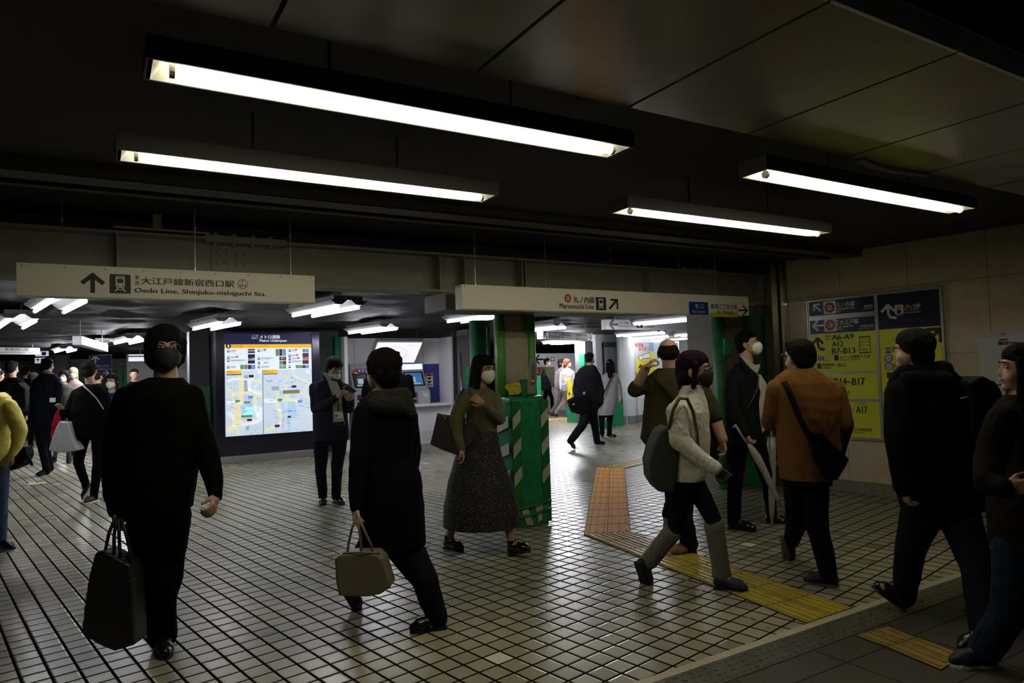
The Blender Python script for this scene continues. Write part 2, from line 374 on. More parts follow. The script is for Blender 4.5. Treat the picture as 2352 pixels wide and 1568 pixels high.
    if glasses:
        g = MB()
        for sx in (-1, 1):
            g.tube([L((sx*.033+.024*math.cos(t), .101, .010+.019*math.sin(t))) for t in np.linspace(0, 2*math.pi, 15)], .0018*s, 5)
            g.tube([L((sx*.057, .099, .016)), L((sx*.076, .05, .016)), L((sx*.083, -.01, .014))], .0017*s, 5)
        g.tube([L((-.010, .104, .014)), L((.010, .104, .014))], .0016*s, 5); g.build('glasses', FRAME_M, root)
def hand_parts(wr, tip, palm_n, s=1., curl=.5, side=1):
    """palm, four fingers and a thumb; tip = direction target; palm_n = direction the palm faces"""
    wr = np.asarray(wr, float); d = np.asarray(tip, float)-wr; d /= np.linalg.norm(d); n = np.asarray(palm_n, float); n = n-d*np.dot(n, d); n /= np.linalg.norm(n); x = np.cross(d, n)*side
    P = lambda a, b, c: wr+(x*a+d*b+n*c)*s
    out = [cap(wr, P(0, .03, 0), .021*s, .024*s)]
    for k in (-.024, -.008, .008, .024): out.append(cap(P(k*.6, .02, 0), P(k, .078, 0), .013*s, .0115*s))
    for k, (q, L, r) in enumerate(((-.027, .062, .0078), (-.009, .072, .0085), (.010, .076, .0088), (.028, .070, .0085))):
        p = P(q, .08, 0); a = 0.; prev = p
        for j, fr in enumerate((.45, .32, .23)):
            a += curl*(.7 if j == 0 else 1.)*(1+.06*k); q2 = prev+(d*math.cos(a)+n*math.sin(a)+x*(q*1.2 if j == 0 else 0))*L*fr*s
            out.append(cap(prev, q2, r*s*(1-.1*j), r*s*(.93-.1*j), 10)); prev = q2
    t0 = P(.022, .025, .008); t1 = P(.045, .055, .018); t2 = P(.048, .080, .028+.02*curl)
    out += [cap(t0, t1, .0135*s, .011*s, 10), cap(t1, t2, .0105*s, .0085*s, 10)]
    return out
def shoe(root, heel, toe, m, solem=None, s=1., vox=.007, flat=True, w=1.):
    heel, toe = np.asarray(heel, float), np.asarray(toe, float); d = toe-heel; L0 = np.linalg.norm(d); d /= L0; L = min(max(L0, .22), .29)
    u = UP-d*np.dot(UP, d); u /= np.linalg.norm(u); x = np.cross(d, u); P = lambda a, b, c: heel+d*a*L+x*b*w+u*c
    q = [cap(P(.14, 0, .045), P(.38, 0, .052), .038, .041), cap(P(.38, .0, .05), P(.72, 0, .040), .040, .044), cap(P(.72, 0, .038), P(.88, 0, .030), .042, .030),
         cap(P(.2, 0, .06), P(.24, 0, .10), .040, .043), cap(P(.7, .018, .034), P(.7, -.018, .034), .032, .032), cap(P(.3, 0, .08), P(.6, 0, .055), .033, .028)]
    o = remesh(q, 'shoe', m, root, vox, 3, clampz=.004 if flat else None)
    ou = [(.0, .02), (.02, .030), (.2, .034), (.45, .032), (.7, .045), (.85, .040), (.97, .018), (1., 0)]
    poly = [P(a, b, 0) for a, b in ou]+[P(a, -b, 0) for a, b in ou[::-1][1:]]
    if vox < .012:
        sm = MB(); sm.prism(poly, u*.016); sm.build('sole', solem or mat('sole_black', (.01, .01, .01), .6), o)
    return o
def cam_rows(rows, D, dd=0., grow=0., shr=1.):
    out = []
    for r in rows:
        y, xl, xr, hd = r[:4]; e = r[4] if len(r) > 4 else 0.; c = at_d((xl+xr)/2, y, D-dd-e); out.append((c, max(.01, (xr-xl)/2*(D-dd-e)/FPX*shr+grow), hd*shr+grow))
    return out
JOINTS = []
def figure(label, D, head, hair, torso, arms=(), legs=(), feet=(), top=('jacket', None), bottom=('trousers', None), shoes=None, mask=None, glasses=False, eyes=None, skirt=None, skin=None, soles=None, group=None, name='person', extra_body=(), hs=1., neck=None, fold=.007):
    """torso rows (y, xl, xr, half depth[, toward camera]); arms [(x, y, dd, r px)...] with 'hand'; legs the same; feet (mode, heel px, toe px[, dd])"""
    px = D/FPX; vox = .006 if D < 6.6 else (.009 if D < 10 else .014); near = D < 10
    sk = skin or SKIN; base = at_d((torso[-1][1]+torso[-1][2])/2, torso[-1][0], D); base[2] = 0
    root = thing(name, label, 'person', base, group)
    body = []; cx, cy, phi, pit = head[:4]; tilt = head[4] if len(head) > 4 else 0; hd_dd = head[5] if len(head) > 5 else 0
    A = head_axes(phi, pit, tilt); C = at_d(cx, cy, D-hd_dd)
    build_head(root, body, C, A, hs, hair[0], hair[1], mask, glasses, (abs(phi) < 120 and near) if eyes is None else eyes, vox, sk)
    nb = at_d((torso[0][1]+torso[0][2])/2, torso[0][0]+6*4/D, D)
    hc = C+np.array((0, -.02, -.05))@A*hs; body.append(cap(hc, nb if neck is None else at_d(neck[0], neck[1], D), .052*hs, .06*hs)); body.append(cap(nb, at_d((torso[0][1]+torso[0][2])/2, torso[0][0]+.1/px, D), .06*hs, .05))
    body.append(loft(cam_rows(torso[1:], D, shr=.80)))
    tp = [loft(cam_rows(torso, D))]
    # arms
    gl = []
    for a in arms:
        pts = [at_d(p[0], p[1], D-p[2]) for p in a['p']]; rs = [p[3]*px for p in a['p']]
        n = a.get('bare', 0)                # number of end joints without sleeve
        body += chain(pts, [r*(.72 if i < len(rs)-max(n, 1) else 1.) if n else r*.68 for i, r in enumerate(rs)])
        if n:
            k = len(pts)-n; f = a.get('frac', .6); mid = pts[k-1]*(1-f)+pts[k]*f; tp += chain(pts[:k]+[mid], rs[:k]+[rs[k-1]*(1-f)+rs[k]*f*1.15])
        else: tp += chain(pts, rs)
        if 'hand' in a:
            hx, hy, hdd = a['hand']; tip = at_d(hx, hy, D-hdd); pn = a.get('palm', (-1, 0, 0)); pn = RGT*pn[0]+FWD*pn[1]+UP*pn[2]
            (gl if a.get('glove') else body).extend(hand_parts(pts[-1], tip, pn, a.get('hs', 1.), a.get('curl', .5), a.get('side', 1)))
    # legs
    lp = []; fl = []; JOINTS.clear()
    for ft in feet:
        mode, hp, tpx = ft[:3]; dd = ft[3] if len(ft) > 3 else 0.
        if mode == 'flat': H, T = at_z(*hp), at_z(*tpx)
        elif mode == 'toe': T = at_z(*tpx); H = at_d(*hp, depth(T)-dd)
        elif mode == 'heel': H = at_z(*hp); T = at_d(*tpx, depth(H)-dd)
        else: H = at_d(*hp, D-dd); T = at_d(*tpx, D-dd-(ft[4] if len(ft) > 4 else 0))
        if mode == 'flat' and np.linalg.norm(T-H) > .3: T = H+(T-H)/np.linalg.norm(T-H)*.28
        fl.append((mode, H, T))
    for i, l in enumerate(legs):
        mode, H, T = fl[i]; dv = (T-H)/np.linalg.norm(T-H); u = UP-dv*np.dot(UP, dv); u /= np.linalg.norm(u); ank = H+dv*.055+u*.085
        (hx, hy, hr), (kx, ky, kr), ar = l[0], l[1], l[2]; kd = l[3] if len(l) > 3 else .04
        Dh = D; Da = depth(ank); hip = at_d(hx, hy, Dh); kn = at_d(kx, ky, (Dh+Da)/2-kd)
        R = [hr*px, kr*px, ar*px]; lp += chain([hip, kn, ank-u*.012], R); JOINTS.append((hip, kn, ank, R))
        body += chain([hip, kn, ank], [R[0]*.72, min(R[1]*.72, .05), .036]); body.append(cap(ank, H+dv*.15+u*.04, .036, .03))
        if not skirt and len(l) > 4: pass
        shoe(root, H, T, shoes if not isinstance(shoes, list) else shoes[i], soles, vox=vox, flat=mode == 'flat')
    remesh(body+list(extra_body), 'body', sk, root, vox if D < 10 else .011, 2)
    if legs and bottom[1] is not None:
        r = torso[-1]; pel = cam_rows([(torso[-1][0]-.10/px, r[1], r[2], r[3]), (torso[-1][0]+.04/px, r[1], r[2], r[3])], D, shr=.86)
        remesh(lp+([loft(pel)] if not skirt else []), bottom[0], bottom[1], root, vox*1.15, 3, clampz=.012, fold=.006)
    if skirt: remesh([loft(cam_rows(skirt[1], D), 48, 2)], skirt[0], skirt[2], root, vox*1.2, 2, fold=.004)
    remesh(tp, top[0], top[1], root, vox*1.1, 3, fold=fold)
    if gl: remesh(gl, 'glove', mat('glove_black', (.008, .008, .009), .7), root, vox, 1)
    return root
def pxtube(name, pts, D, r, m, parent=None, flatm=1.):
    mb = MB(); mb.tube([at_d(p[0], p[1], D-(p[2] if len(p) > 2 else 0)) for p in pts], r, 8); return mb.build(name, m, parent, True)
# ---------------------------------------------------------------- floor
def floor_material():
    m = bpy.data.materials.new('floor_tile'); m.use_nodes = True; nt = m.node_tree; L = nt.links; N = nt.nodes
    b = N['Principled BSDF']; tc = N.new('ShaderNodeTexCoord'); sp = N.new('ShaderNodeSeparateXYZ'); L.new(tc.outputs['Object'], sp.inputs[0])
    def M(op, a, b_=None, c=None):
        n = N.new('ShaderNodeMath'); n.operation = op
        for i, q in enumerate((a, b_, c)):
            if q is None: continue
            if isinstance(q, (int, float)): n.inputs[i].default_value = q
            else: L.new(q, n.inputs[i])
        return n.outputs[0]
    ox, oy = 1.6344, 3.1349; c, s = math.cos(HALL_TH), math.sin(HALL_TH)
    dx, dy = M('SUBTRACT', sp.outputs[0], ox), M('SUBTRACT', sp.outputs[1], oy)
    u = M('DIVIDE', M('ADD', M('MULTIPLY', dx, c), M('MULTIPLY', dy, s)), .1228); v = M('DIVIDE', M('ADD', M('MULTIPLY', dx, -s), M('MULTIPLY', dy, c)), .1279)
    fu, fv = M('FRACT', u), M('FRACT', v)
    eu, ev = M('MINIMUM', fu, M('SUBTRACT', 1., fu)), M('MINIMUM', fv, M('SUBTRACT', 1., fv))
    def SM(e, a, b_):
        n = N.new('ShaderNodeMapRange'); n.interpolation_type = 'SMOOTHSTEP'; n.inputs['From Min'].default_value = a; n.inputs['From Max'].default_value = b_; L.new(e, n.inputs[0]); return n.outputs[0]
    g = M('MULTIPLY', SM(eu, .045, .075), SM(ev, .040, .065))          # 1 on the tile, 0 in the joint
    edge = M('MULTIPLY', SM(eu, .05, .12), SM(ev, .05, .12))
    cx = N.new('ShaderNodeCombineXYZ'); L.new(M('FLOOR', u), cx.inputs[0]); L.new(M('FLOOR', v), cx.inputs[1])
    wn = N.new('ShaderNodeTexWhiteNoise'); wn.noise_dimensions = '2D'; L.new(cx.outputs[0], wn.inputs['Vector'])
    r = N.new('ShaderNodeValToRGB'); L.new(wn.outputs['Value'], r.inputs[0])
    for p, q in ((0., (.29, .27, .19, 1)), (.5, (.345, .32, .235, 1)), (1., (.39, .36, .27, 1))):
        e = r.color_ramp.elements[0] if p == 0 else (r.color_ramp.elements[1] if p == 1 else r.color_ramp.elements.new(p)); e.position = p; e.color = q
    n = N.new('ShaderNodeTexNoise'); n.inputs['Scale'].default_value = .9; n.inputs['Detail'].default_value = 2; L.new(tc.outputs['Object'], n.inputs['Vector'])
    mr = N.new('ShaderNodeMapRange'); mr.inputs['From Min'].default_value = .3; mr.inputs['From Max'].default_value = .7; mr.inputs['To Min'].default_value = .8; mr.inputs['To Max'].default_value = 1.1; L.new(n.outputs['Fac'], mr.inputs[0])
    vm = N.new('ShaderNodeVectorMath'); vm.operation = 'SCALE'; L.new(r.outputs[0], vm.inputs[0]); L.new(mr.outputs[0], vm.inputs['Scale'])
    mx = N.new('ShaderNodeMix'); mx.data_type = 'RGBA'; mx.inputs['A'].default_value = (.010, .008, .007, 1); L.new(g, mx.inputs['Factor']); L.new(vm.outputs[0], mx.inputs['B'])
    L.new(mx.outputs['Result'], b.inputs['Base Color'])
    rr = N.new('ShaderNodeMapRange'); rr.inputs['To Min'].default_value = 1.; rr.inputs['To Max'].default_value = .27; L.new(g, rr.inputs[0])
    n3 = N.new('ShaderNodeTexNoise'); n3.inputs['Scale'].default_value = 14; L.new(tc.outputs['Object'], n3.inputs['Vector'])
    L.new(M('ADD', rr.outputs[0], M('MULTIPLY', wn.outputs['Value'], .06)), b.inputs['Roughness'])
    L.new(M('MULTIPLY', g, .5), b.inputs['Specular IOR Level'])
    n2 = N.new('ShaderNodeTexNoise'); n2.inputs['Scale'].default_value = 260; L.new(tc.outputs['Object'], n2.inputs['Vector'])
    bp = N.new('ShaderNodeBump'); bp.inputs['Strength'].default_value = .5; bp.inputs['Distance'].default_value = .003
    L.new(edge, bp.inputs['Height']); L.new(bp.outputs[0], b.inputs['Normal'])
    return m
SY = 2.605                                                  # front edge of the tiled floor
fm = floor_material()
mb = MB(); mb.add([(-14, SY, 0), (40, SY, 0), (40, 45, 0), (-14, 45, 0)], [(0, 1, 2, 3)]); struct('floor', mb, fm)
granite = mat('granite', (.055, .052, .040), .5, noise=.35, nscale=90, bump=.1, bscale=200)
mb = MB(); mb.add([(-14, -6, 0), (40, -6, 0), (40, 2.36, 0), (-14, 2.36, 0)], [(0, 1, 2, 3)]); struct('floor', mb, granite)
gj = MB()
for k in range(-6, 16): gj.abox(k*.6+.2, k*.6+.206, -2, 2.35, -.001, .0012)
for k in range(-3, 6): gj.abox(-6, 9, k*.42+.07, k*.42+.076, -.001, .0012)
struct('trim_1', gj, mat('joint_dark', (.015, .014, .012), .9))
mb = MB(); mb.abox(-14, 9, 2.55, SY, -.02, .004); struct('trim_2', mb, mat('terrazzo', (.42, .40, .30), .6, noise=.3, nscale=160))
mb = MB(); mb.abox(-14, 9, 2.36, 2.55, -.02, .003)
plate = mat('steel_plate', (.16, .15, .13), .42, metal=.6, noise=.2, nscale=30)
struct('trim_3', mb, plate)
mb = MB(); 
for i in range(-10, 120):
    for j in range(4):
        x, y = i*.05+(.025 if j % 2 else 0), 2.385+j*.046; s = 1 if (i+j) % 2 else -1
        mb.prism([(x-.010, y-.004*s-.002, .003), (x+.010, y+.004*s-.002, .003), (x+.010, y+.004*s+.002, .003), (x-.010, y-.004*s+.002, .003)], (0, 0, .0025))
struct('trim_4', mb, mat('stud_metal', (.3, .28, .24), .3, metal=.8))
# tactile paving
TY = mat('tactile_yellow', (.43, .33, .045), .35, noise=.2, nscale=12, bump=.1)
TO = mat('tactile_orange', (.78, .34, .05), .62, spec=.2, noise=.12, nscale=10)
def tactile(name, quad, m, nlen, label, nb=4, gap=mat('tactile_joint', (.06, .04, .02), .8)):
    """quad: near-left, near-right, far-right, far-left ground points; bars run near to far"""
    a, b, c, d = [np.array((q[0], q[1], .0)) for q in quad]; S = lambda u, v, z: (a*(1-u)+b*u)*(1-v)+(d*(1-u)+c*u)*v+np.array((0, 0, z))
    r = thing(name, label, 'tactile paving', S(.5, .5, 0)); base = MB(); bars = MB(); jt = MB()
    base.prism([S(0, 0, .001), S(1, 0, .001), S(1, 1, .001), S(0, 1, .001)], (0, 0, .006))
    for i in range(nlen):
        v0, v1 = (i+.05)/nlen, (i+.95)/nlen
        for k in range(nb):
            u = (k+.5)/nb; w = .13/nb*1.1
            bars.prism([S(u-w, v0, .007), S(u+w, v0, .007), S(u+w, v1, .007), S(u-w, v1, .007)], (0, 0, .006))
        jt.prism([S(0, i/nlen, .007), S(1, i/nlen, .007), S(1, i/nlen+.006/nlen*3, .007), S(0, i/nlen+.006/nlen*3, .007)], (0, 0, .0008))
    for u in (0., .5, 1.): jt.prism([S(u-.008, 0, .002), S(u+.008, 0, .002), S(u+.008, 1, .002), S(u-.008, 1, .002)], (0, 0, .0056))
    base.build('paving_slab', m, r); bars.build('raised_bars', m, r, bevel=.002); jt.build('joint', gap, r); return r
q = [at_z(*p) for p in ((1845, 1430), (1945, 1393), (1448, 1222), (1342, 1228))]
q[0][1] = q[1][1] = SY+.002
tactile('tactile_strip', q, TY, 8, 'yellow tactile paving strip running from the dark granite edge to the orange strip', 8)
q = [at_z(*p) for p in ((1342, 1228), (1448, 1222), (1434, 1076), (1370, 1074))]
tactile('tactile_strip', q, TO, 12, 'orange tactile paving strip between the green wrapped box and the balding man', 6)
q = [at_z(*p) for p in ((1372, 1073), (1434, 1076), (1560, 1046), (1545, 1040))]
tactile('tactile_strip', q, TY, 9, 'thin yellow tactile strip running right from the far end of the orange strip', 4)
q = [at_z(*p) for p in ((2039, 1440), (1965, 1461), (2037, 1487), (2103, 1466))]
tactile('tactile_tile', q, mat('tactile_ochre', (.30, .19, .05), .5, noise=.2), 1, 'ochre tactile tile in the dark granite floor, nearer the hooded man of the pair', 4)
q = [at_z(*p) for p in ((2108, 1466), (2037, 1487), (2161, 1540), (2213, 1506))]
tactile('tactile_tile', q, mat('tactile_ochre', (.3, .2, .05)), 1, 'larger ochre tactile tile in the dark granite floor, nearest the picture edge', 4)
for P0, P1, lb in (((11.6, 17.55), (13.6, 17.75), 'yellow guide line on the far floor in front of the white hoarding'), ((-3.2, 22.9), (.0, 23.1), 'yellow guide line crossing the far floor at the left'), ((15.0, 15.6), (17.5, 15.9), 'yellow guide line on the far floor behind the checked shirt')):
    mb = MB(); a, b = np.array((*P0, .001)), np.array((*P1, .001)); mb.prism([a, b, b+(0, .3, 0), a+(0, .3, 0)], (0, 0, .006)); tag(mb.build('guide_line', mat('guide_line', (.75, .38, .06), .5)), lb, 'tactile paving')
mb = MB(); P = at_z(85, 1110); mb.abox(P[0]-.12, P[0]+.12, P[1]-.1, P[1]+.1, .001, .003); tag(mb.build('floor_sticker', mat('sticker_green', (.42, .55, .18), .5)), 'small pale green square sticker on the tiled floor near the suited man', 'sticker')
# orange spill stains (irregular patches on the tiles)
mb = MB(); rr = random.Random(3)
for x, y in ((1500, 1298), (1522, 1312), (1548, 1318), (1575, 1332), (1597, 1345), (1612, 1355), (1640, 1372), (1660, 1384), (1668, 1390), (1722, 1418), (1735, 1425), (1765, 1441)):
    c = at_z(x, y, .0015); n = 9; r0 = rr.uniform(.008, .026)
    mb.add([c+np.array((math.cos(2*math.pi*k/n)*r0*rr.uniform(.5, 1.6), math.sin(2*math.pi*k/n)*r0*rr.uniform(.3, .9), 0)) for k in range(n)], [tuple(range(n))])
o = mb.build('floor_stain', mat('rust_stain', (.35, .14, .04), .4)); o['kind'] = 'stuff'; tag(o, 'trail of small orange spill stains beside the yellow tactile strip', 'stain')
# ---------------------------------------------------------------- right wall
W0, W1 = np.array((7.38, 5.65, 0)), np.array((7.61, 3.56, 0)); WD = (W1-W0)/np.linalg.norm(W1-W0)     # runs towards the viewer
stone = mat('wall_stone', (.60, .50, .335), .38, noise=.10, nscale=7, spec=.5, bump=.03, bscale=120)
mb = MB(); E = W0+WD*9; wn_ = np.cross(WD, UP); wn_ = wn_ if wn_[0] < 0 else -wn_
mb.prism([W0, E, E-wn_*.4, W0-wn_*.4], (0, 0, 2.86)); struct('wall_right', mb, stone)
mb = MB()
def wallbox(mb, s0, s1, z0, z1, out, inn=.0): 
    a = W0+WD*s0+wn_*(-inn); mb.box(a+np.array((0, 0, z0)), WD*(s1-s0), wn_*(out+inn), (0, 0, z1-z0))
for s in (.75, 1.5, 2.25, 3.0, 3.75): wallbox(mb, s, s+.004, .13, 2.84, .001)
for z in (.78, 1.55, 2.3): wallbox(mb, 0, 9, z, z+.004, .001)
struct('trim_5', mb, mat('stone_joint', (.10, .085, .06), .8))
mb = MB(); wallbox(mb, 0, 9, 0, .13, .02); struct('baseboard_right', mb, mat('stone_base', (.22, .19, .14), .5, noise=.2, nscale=30))
mb = MB(); wallbox(mb, .0, .09, .0, 2.8, .02); mb.box(W0+np.array((-.16, .02, 0)), (.13, 0, 0), (0, .12, 0), (0, 0, 2.8)); struct('trim_6', mb, mat('steel_corner', (.34, .31, .26), .25, metal=.9))
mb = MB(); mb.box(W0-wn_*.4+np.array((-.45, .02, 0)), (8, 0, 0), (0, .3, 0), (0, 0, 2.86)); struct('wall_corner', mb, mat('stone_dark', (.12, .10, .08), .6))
# ---------------------------------------------------------------- ceilings
black_c = mat('ceiling_black', (.028, .026, .021), .75, noise=.3, nscale=4, bump=.6, bscale=3)
mb = MB(); mb.abox(-14, 12, 2.2, 6.1, 2.78, 2.9); struct('ceiling', mb, black_c)
def film(name, x0, x1, y0, y1, z, amp, n=90):
    from mathutils import noise
    xs = np.linspace(x0, x1, n); ys = np.linspace(y0, y1, n); V = []
    for y in ys:
        for x in xs: V.append((x, y, z+amp*(noise.noise(Vector((x*.9, y*.7, 2.)))+.6*noise.noise(Vector((x*2.6+9, y*2.2, 5.)))+.25*noise.noise(Vector((x*9, y*7, 5.))))))
    mb = MB(); mb.add(V, [(j*n+i, (j+1)*n+i, (j+1)*n+i+1, j*n+i+1) for j in range(n-1) for i in range(n-1)]); return mb
film_m = mat('ceiling_film', (.012, .0115, .014), .62, spec=.10, noise=.3, nscale=3, bump=.7, bscale=7, stretch=(1, 2.2, 1))
mbf = film('c', -16, 34, 6.05, 40, 2.50, .055, 240); o = mbf.build('ceiling', film_m, None, True); o['kind'] = 'structure'
mb = MB(); mb.abox(-14, 12, 6.08, 6.2, 2.48, 2.9); struct('trim_11', mb, black_c)
# front soffit panels with dark joints, lip and higher green ceiling
panel = mat('soffit_panel', (.27, .24, .18), .22, noise=.06, nscale=3, metal=.25)
mb = MB(); xs = [-3.3, -2.1, -1.0, -.28, .47, 1.19, 1.92, 2.66, 3.46, 4.2, 4.95, 5.7, 6.45, 7.7]
for i in range(len(xs)-1): mb.abox(xs[i]+.008, xs[i+1]-.008, 1.25, 2.18, 2.6, 2.63); pass
struct('ceiling', mb, panel)
mb = MB()
for i in range(len(xs)-1): mb.abox(xs[i]+.008, xs[i+1]-.008, 1.235, 1.25, 2.60, 2.69)
struct('trim_12', mb, mat('lip_grey', (.6, .6, .62), .35))
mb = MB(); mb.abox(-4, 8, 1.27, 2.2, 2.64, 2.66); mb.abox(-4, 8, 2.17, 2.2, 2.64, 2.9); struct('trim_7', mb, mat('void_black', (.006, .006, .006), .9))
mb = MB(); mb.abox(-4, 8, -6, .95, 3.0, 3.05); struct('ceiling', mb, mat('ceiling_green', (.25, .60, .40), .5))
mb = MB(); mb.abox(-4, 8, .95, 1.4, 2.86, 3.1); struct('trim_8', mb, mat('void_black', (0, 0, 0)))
mb = MB(); mb.abox(-14, 8.4, 4.62, 4.80, 2.70, 2.78); mb.abox(-14, 8.4, 5.0, 5.06, 2.72, 2.78); struct('trim_9', mb, mat('olive_rail', (.07, .065, .035), .5))
# torn edge of plastic sheet by the soffit
mb = MB(); rr = random.Random(8)
pts = [at_z(x, y, 2.585) for x, y in ((1985, 368), (2005, 378), (2050, 392), (2100, 398), (2138, 404))]
for i in range(len(pts)-1): mb.prism([pts[i], pts[i+1], pts[i+1]+(0, .035, 0), pts[i]+(0, .05, 0)], (0, 0, .006))
tag(mb.build('torn_film', mat('clear_film', (.5, .5, .5), .12)), 'torn strip of shiny plastic film hanging at the ceiling edge above the right tube light', 'plastic film')
# ---------------------------------------------------------------- steel beam with stiffeners, splice plates and bolts
steel = mat('beam_paint', (.24, .22, .17), .5, noise=.10, nscale=10)
bx0, bx1, by = -9., 8.2, 5.9
root = thing('steel_beam', 'long olive grey riveted steel beam crossing above the hanging signs', 'beam', (0, by, 2.27))
mb = MB(); mb.abox(bx0, bx1, by, by+.02, 2.285, 2.61); mb.build('web', steel, root)
mb = MB(); mb.abox(bx0, bx1, by-.13, by+.13, 2.61, 2.63); mb.build('top_flange', steel, root)
mb = MB(); mb.abox(bx0, bx1, by-.13, by+.13, 2.265, 2.285); mb.build('bottom_flange', steel, root)
for x in (-4, -1.9, .12, 2.72, 2.98, 3.62, 3.66, 5.3, 7.2):
    mb = MB(); mb.abox(x, x+.014, by-.125, by, 2.285, 2.61); mb.build('stiffener', steel, root)
for sx in (.92, 6.0):
    mb = MB(); mb.abox(sx-.14, sx+.17, by-.012, by, 2.30, 2.59); pl = mb.build('splice_plate', steel, root)
    mb = MB(); mb.abox(sx-.20, sx+.42, by-.13, by+.02, 2.63, 2.645); mb.abox(sx-.20, sx+.42, by-.13, by-.02, 2.595, 2.61); mb.build('flange_plate', steel, root)
    for i in range(4):
        for j in range(3):
            b = MB(); b.tube([(sx-.08+i*.065, by-.012, 2.36+j*.085), (sx-.08+i*.065, by-.032, 2.36+j*.085)], .021, 6); b.build('bolt', steel, pl, bevel=.003)
        for z in (2.645, 2.575):
            b = MB(); b.tube([(sx-.12+i*.14, by-.07, z), (sx-.12+i*.14, by-.07, z+.03)], .018, 6); b.build('bolt', steel, pl)
mb = MB(); mb.abox(2.77, 5.0, by-.13, by+.35, 2.10, 2.265); mb.build('bearing_block', mat('bearing_paint', (.13, .125, .10), .6), root)
mb = MB(); mb.abox(.1, .75, by-.15, by+.1, 2.645, 2.66); mb.abox(.36, .42, by-.1, by-.08, 2.66, 2.78); mb.build('hanger_plate', steel, root)
# second cross beam deeper
# ---------------------------------------------------------------- columns
G1 = mat('foam_green', (.11, .42, .07), .45, noise=.12, nscale=8); G2 = mat('foam_dark_green', (.03, .19, .07), .5, noise=.2, nscale=8); GT = mat('tape_green', (.018, .24, .10), .26, noise=.18, nscale=14, bump=.6, bscale=10)
GS = mat('sheet_green', (.01, .10, .04), .5, noise=.15, nscale=6); GW = mat('tape_white', (.50, .50, .42), .4, noise=.1); conc = mat('column_concrete', (.48, .43, .34), .7, noise=.12, nscale=14)
HOUS2 = mat('core_dark', (.03, .03, .028), .6)
root = thing('column', 'square concrete column with bright green foam edge guards rising from the green wrapped box', 'column', (3.75, 6.3, 0))
mb = MB(); mb.abox(3.63, 4.0, 6.22, 6.28, 1.26, 2.1); mb.build('shaft', conc, root)
mb = MB(); mb.abox(3.74, 3.92, 6.28, 6.60, 1.26, 2.1); mb.build('core', HOUS2, root)
for (x, w_, y, mm) in ((3.60, .052, 6.20, G1), (3.985, .046, 6.20, G1)):
    mb = MB(); mb.tube([(x, y+.02, 1.2), (x, y+.02, 2.1)], w_, 14); mb.build('edge_guard', mm, root, True)
mb = MB(); mb.tube([(3.72, 6.92, 0), (3.72, 6.92, 2.1)], .10, 16); mb.abox(3.66, 3.86, 6.9, 7.02, 0, 2.1); mb.build('edge_guard', G2, root, True)
for P0 in ((3.93, 6.17, 1.93), (3.66, 6.15, 1.33), (3.85, 6.19, 1.36)):
    mb = MB(); mb.abox(P0[0]-.03, P0[0]+.05, P0[1]-.012, P0[1]+.01, P0[2]-.02 if P0[2] > 1.9 else P0[2]-.12, P0[2]+.17 if P0[2] > 1.9 else P0[2]+.06); mb.build('tape_patch', G2, root)
# wrapped box at the foot of the column
bx = thing('wrapped_box', 'waist high green wrapped box with green and white hazard tape at the column foot', 'barrier', (3.7, 5.9, 0))
X0, X1, Y0, Y1, Z = 3.43, 3.83, 5.73, 6.62, 1.25
mb = MB(); n = 9; rr = random.Random(5); V = []
P = [(X0, Y0), (X1, Y0+.02), (X1+.02, Y1), (X0-.02, Y1)]
per = []
for i in range(4):
    a, b = np.array(P[i]), np.array(P[(i+1) % 4])
    for k in range(10): per.append(a+(b-a)*(k+.5)/10)
cen = np.mean(P, 0); zs = [0, .05, .12, .2, .3, .5, .8, 1.1, 1.2, 1.24, Z]
for z in zs:
    for p in per:
        g = 1+(.045 if z < .25 else 0)*rr.uniform(.2, 1)+rr.uniform(-.006, .006)-(.03 if z == Z else 0); V.append((*(cen+(p-cen)*g), z+(rr.uniform(-.012, .012) if z > 1.2 else 0)))
N_ = len(per); F = [(j*N_+i, j*N_+(i+1) % N_, (j+1)*N_+(i+1) % N_, (j+1)*N_+i) for j in range(len(zs)-1) for i in range(N_)]
F.append(tuple(range((len(zs)-1)*N_, len(zs)*N_))); mb.add(V, F); mb.build('wrapping', GT, bx, True)
bd = Board((X0, Y0-.012, 0), (X1-X0, .02, 0)); H = MB()
for x in (.0, .335):
    H.add([bd.P(x-.01 if x < .1 else x, .02, .0), bd.P(x+.09, .02, .0), bd.P(x+.09, 1.22, .0), bd.P(x-.01 if x < .1 else x, 1.22, .0)], [(0, 1, 2, 3)], 0)
    for k in range(4):
        z = 1.03-k*.275
        if z < .25: continue
        bd.face(H, [(x-.008, z-.09), (x+.085, z), (x+.085, z+.115), (x-.008, z+.03)], .002, 1)
bd.face(H, [(.06, .16), (.12, .02), (.2, .01), (.13, .20)], .008, 1); bd.face(H, [(.22, .2), (.32, .22), (.30, .05), (.26, .03)], .008, 1)
H.build('hazard_tape', [mat('tape_dark_green', (.016, .17, .045), .35), GW], bx)
H = MB(); bd2 = Board((X0-.022, Y0+.3, 0), (0, -1, 0))
for k in range(4): z = .93-k*.26; bd2.face(H, [(.0, z-.04), (.26, z+.04), (.26, z+.15), (.0, z+.06)], .004)
H.build('hazard_tape', GW, bx)
for i, (yy, h_) in enumerate(((.18, .05), (.10, .07))):
    mb = MB(); mb.tube([(X0-.03, Y0-.01, yy), (3.62, Y0-.035, yy+.02), (X1+.01, Y0-.01, yy+.05)], .012, 6); mb.build('tape_fold', GT, bx, True)
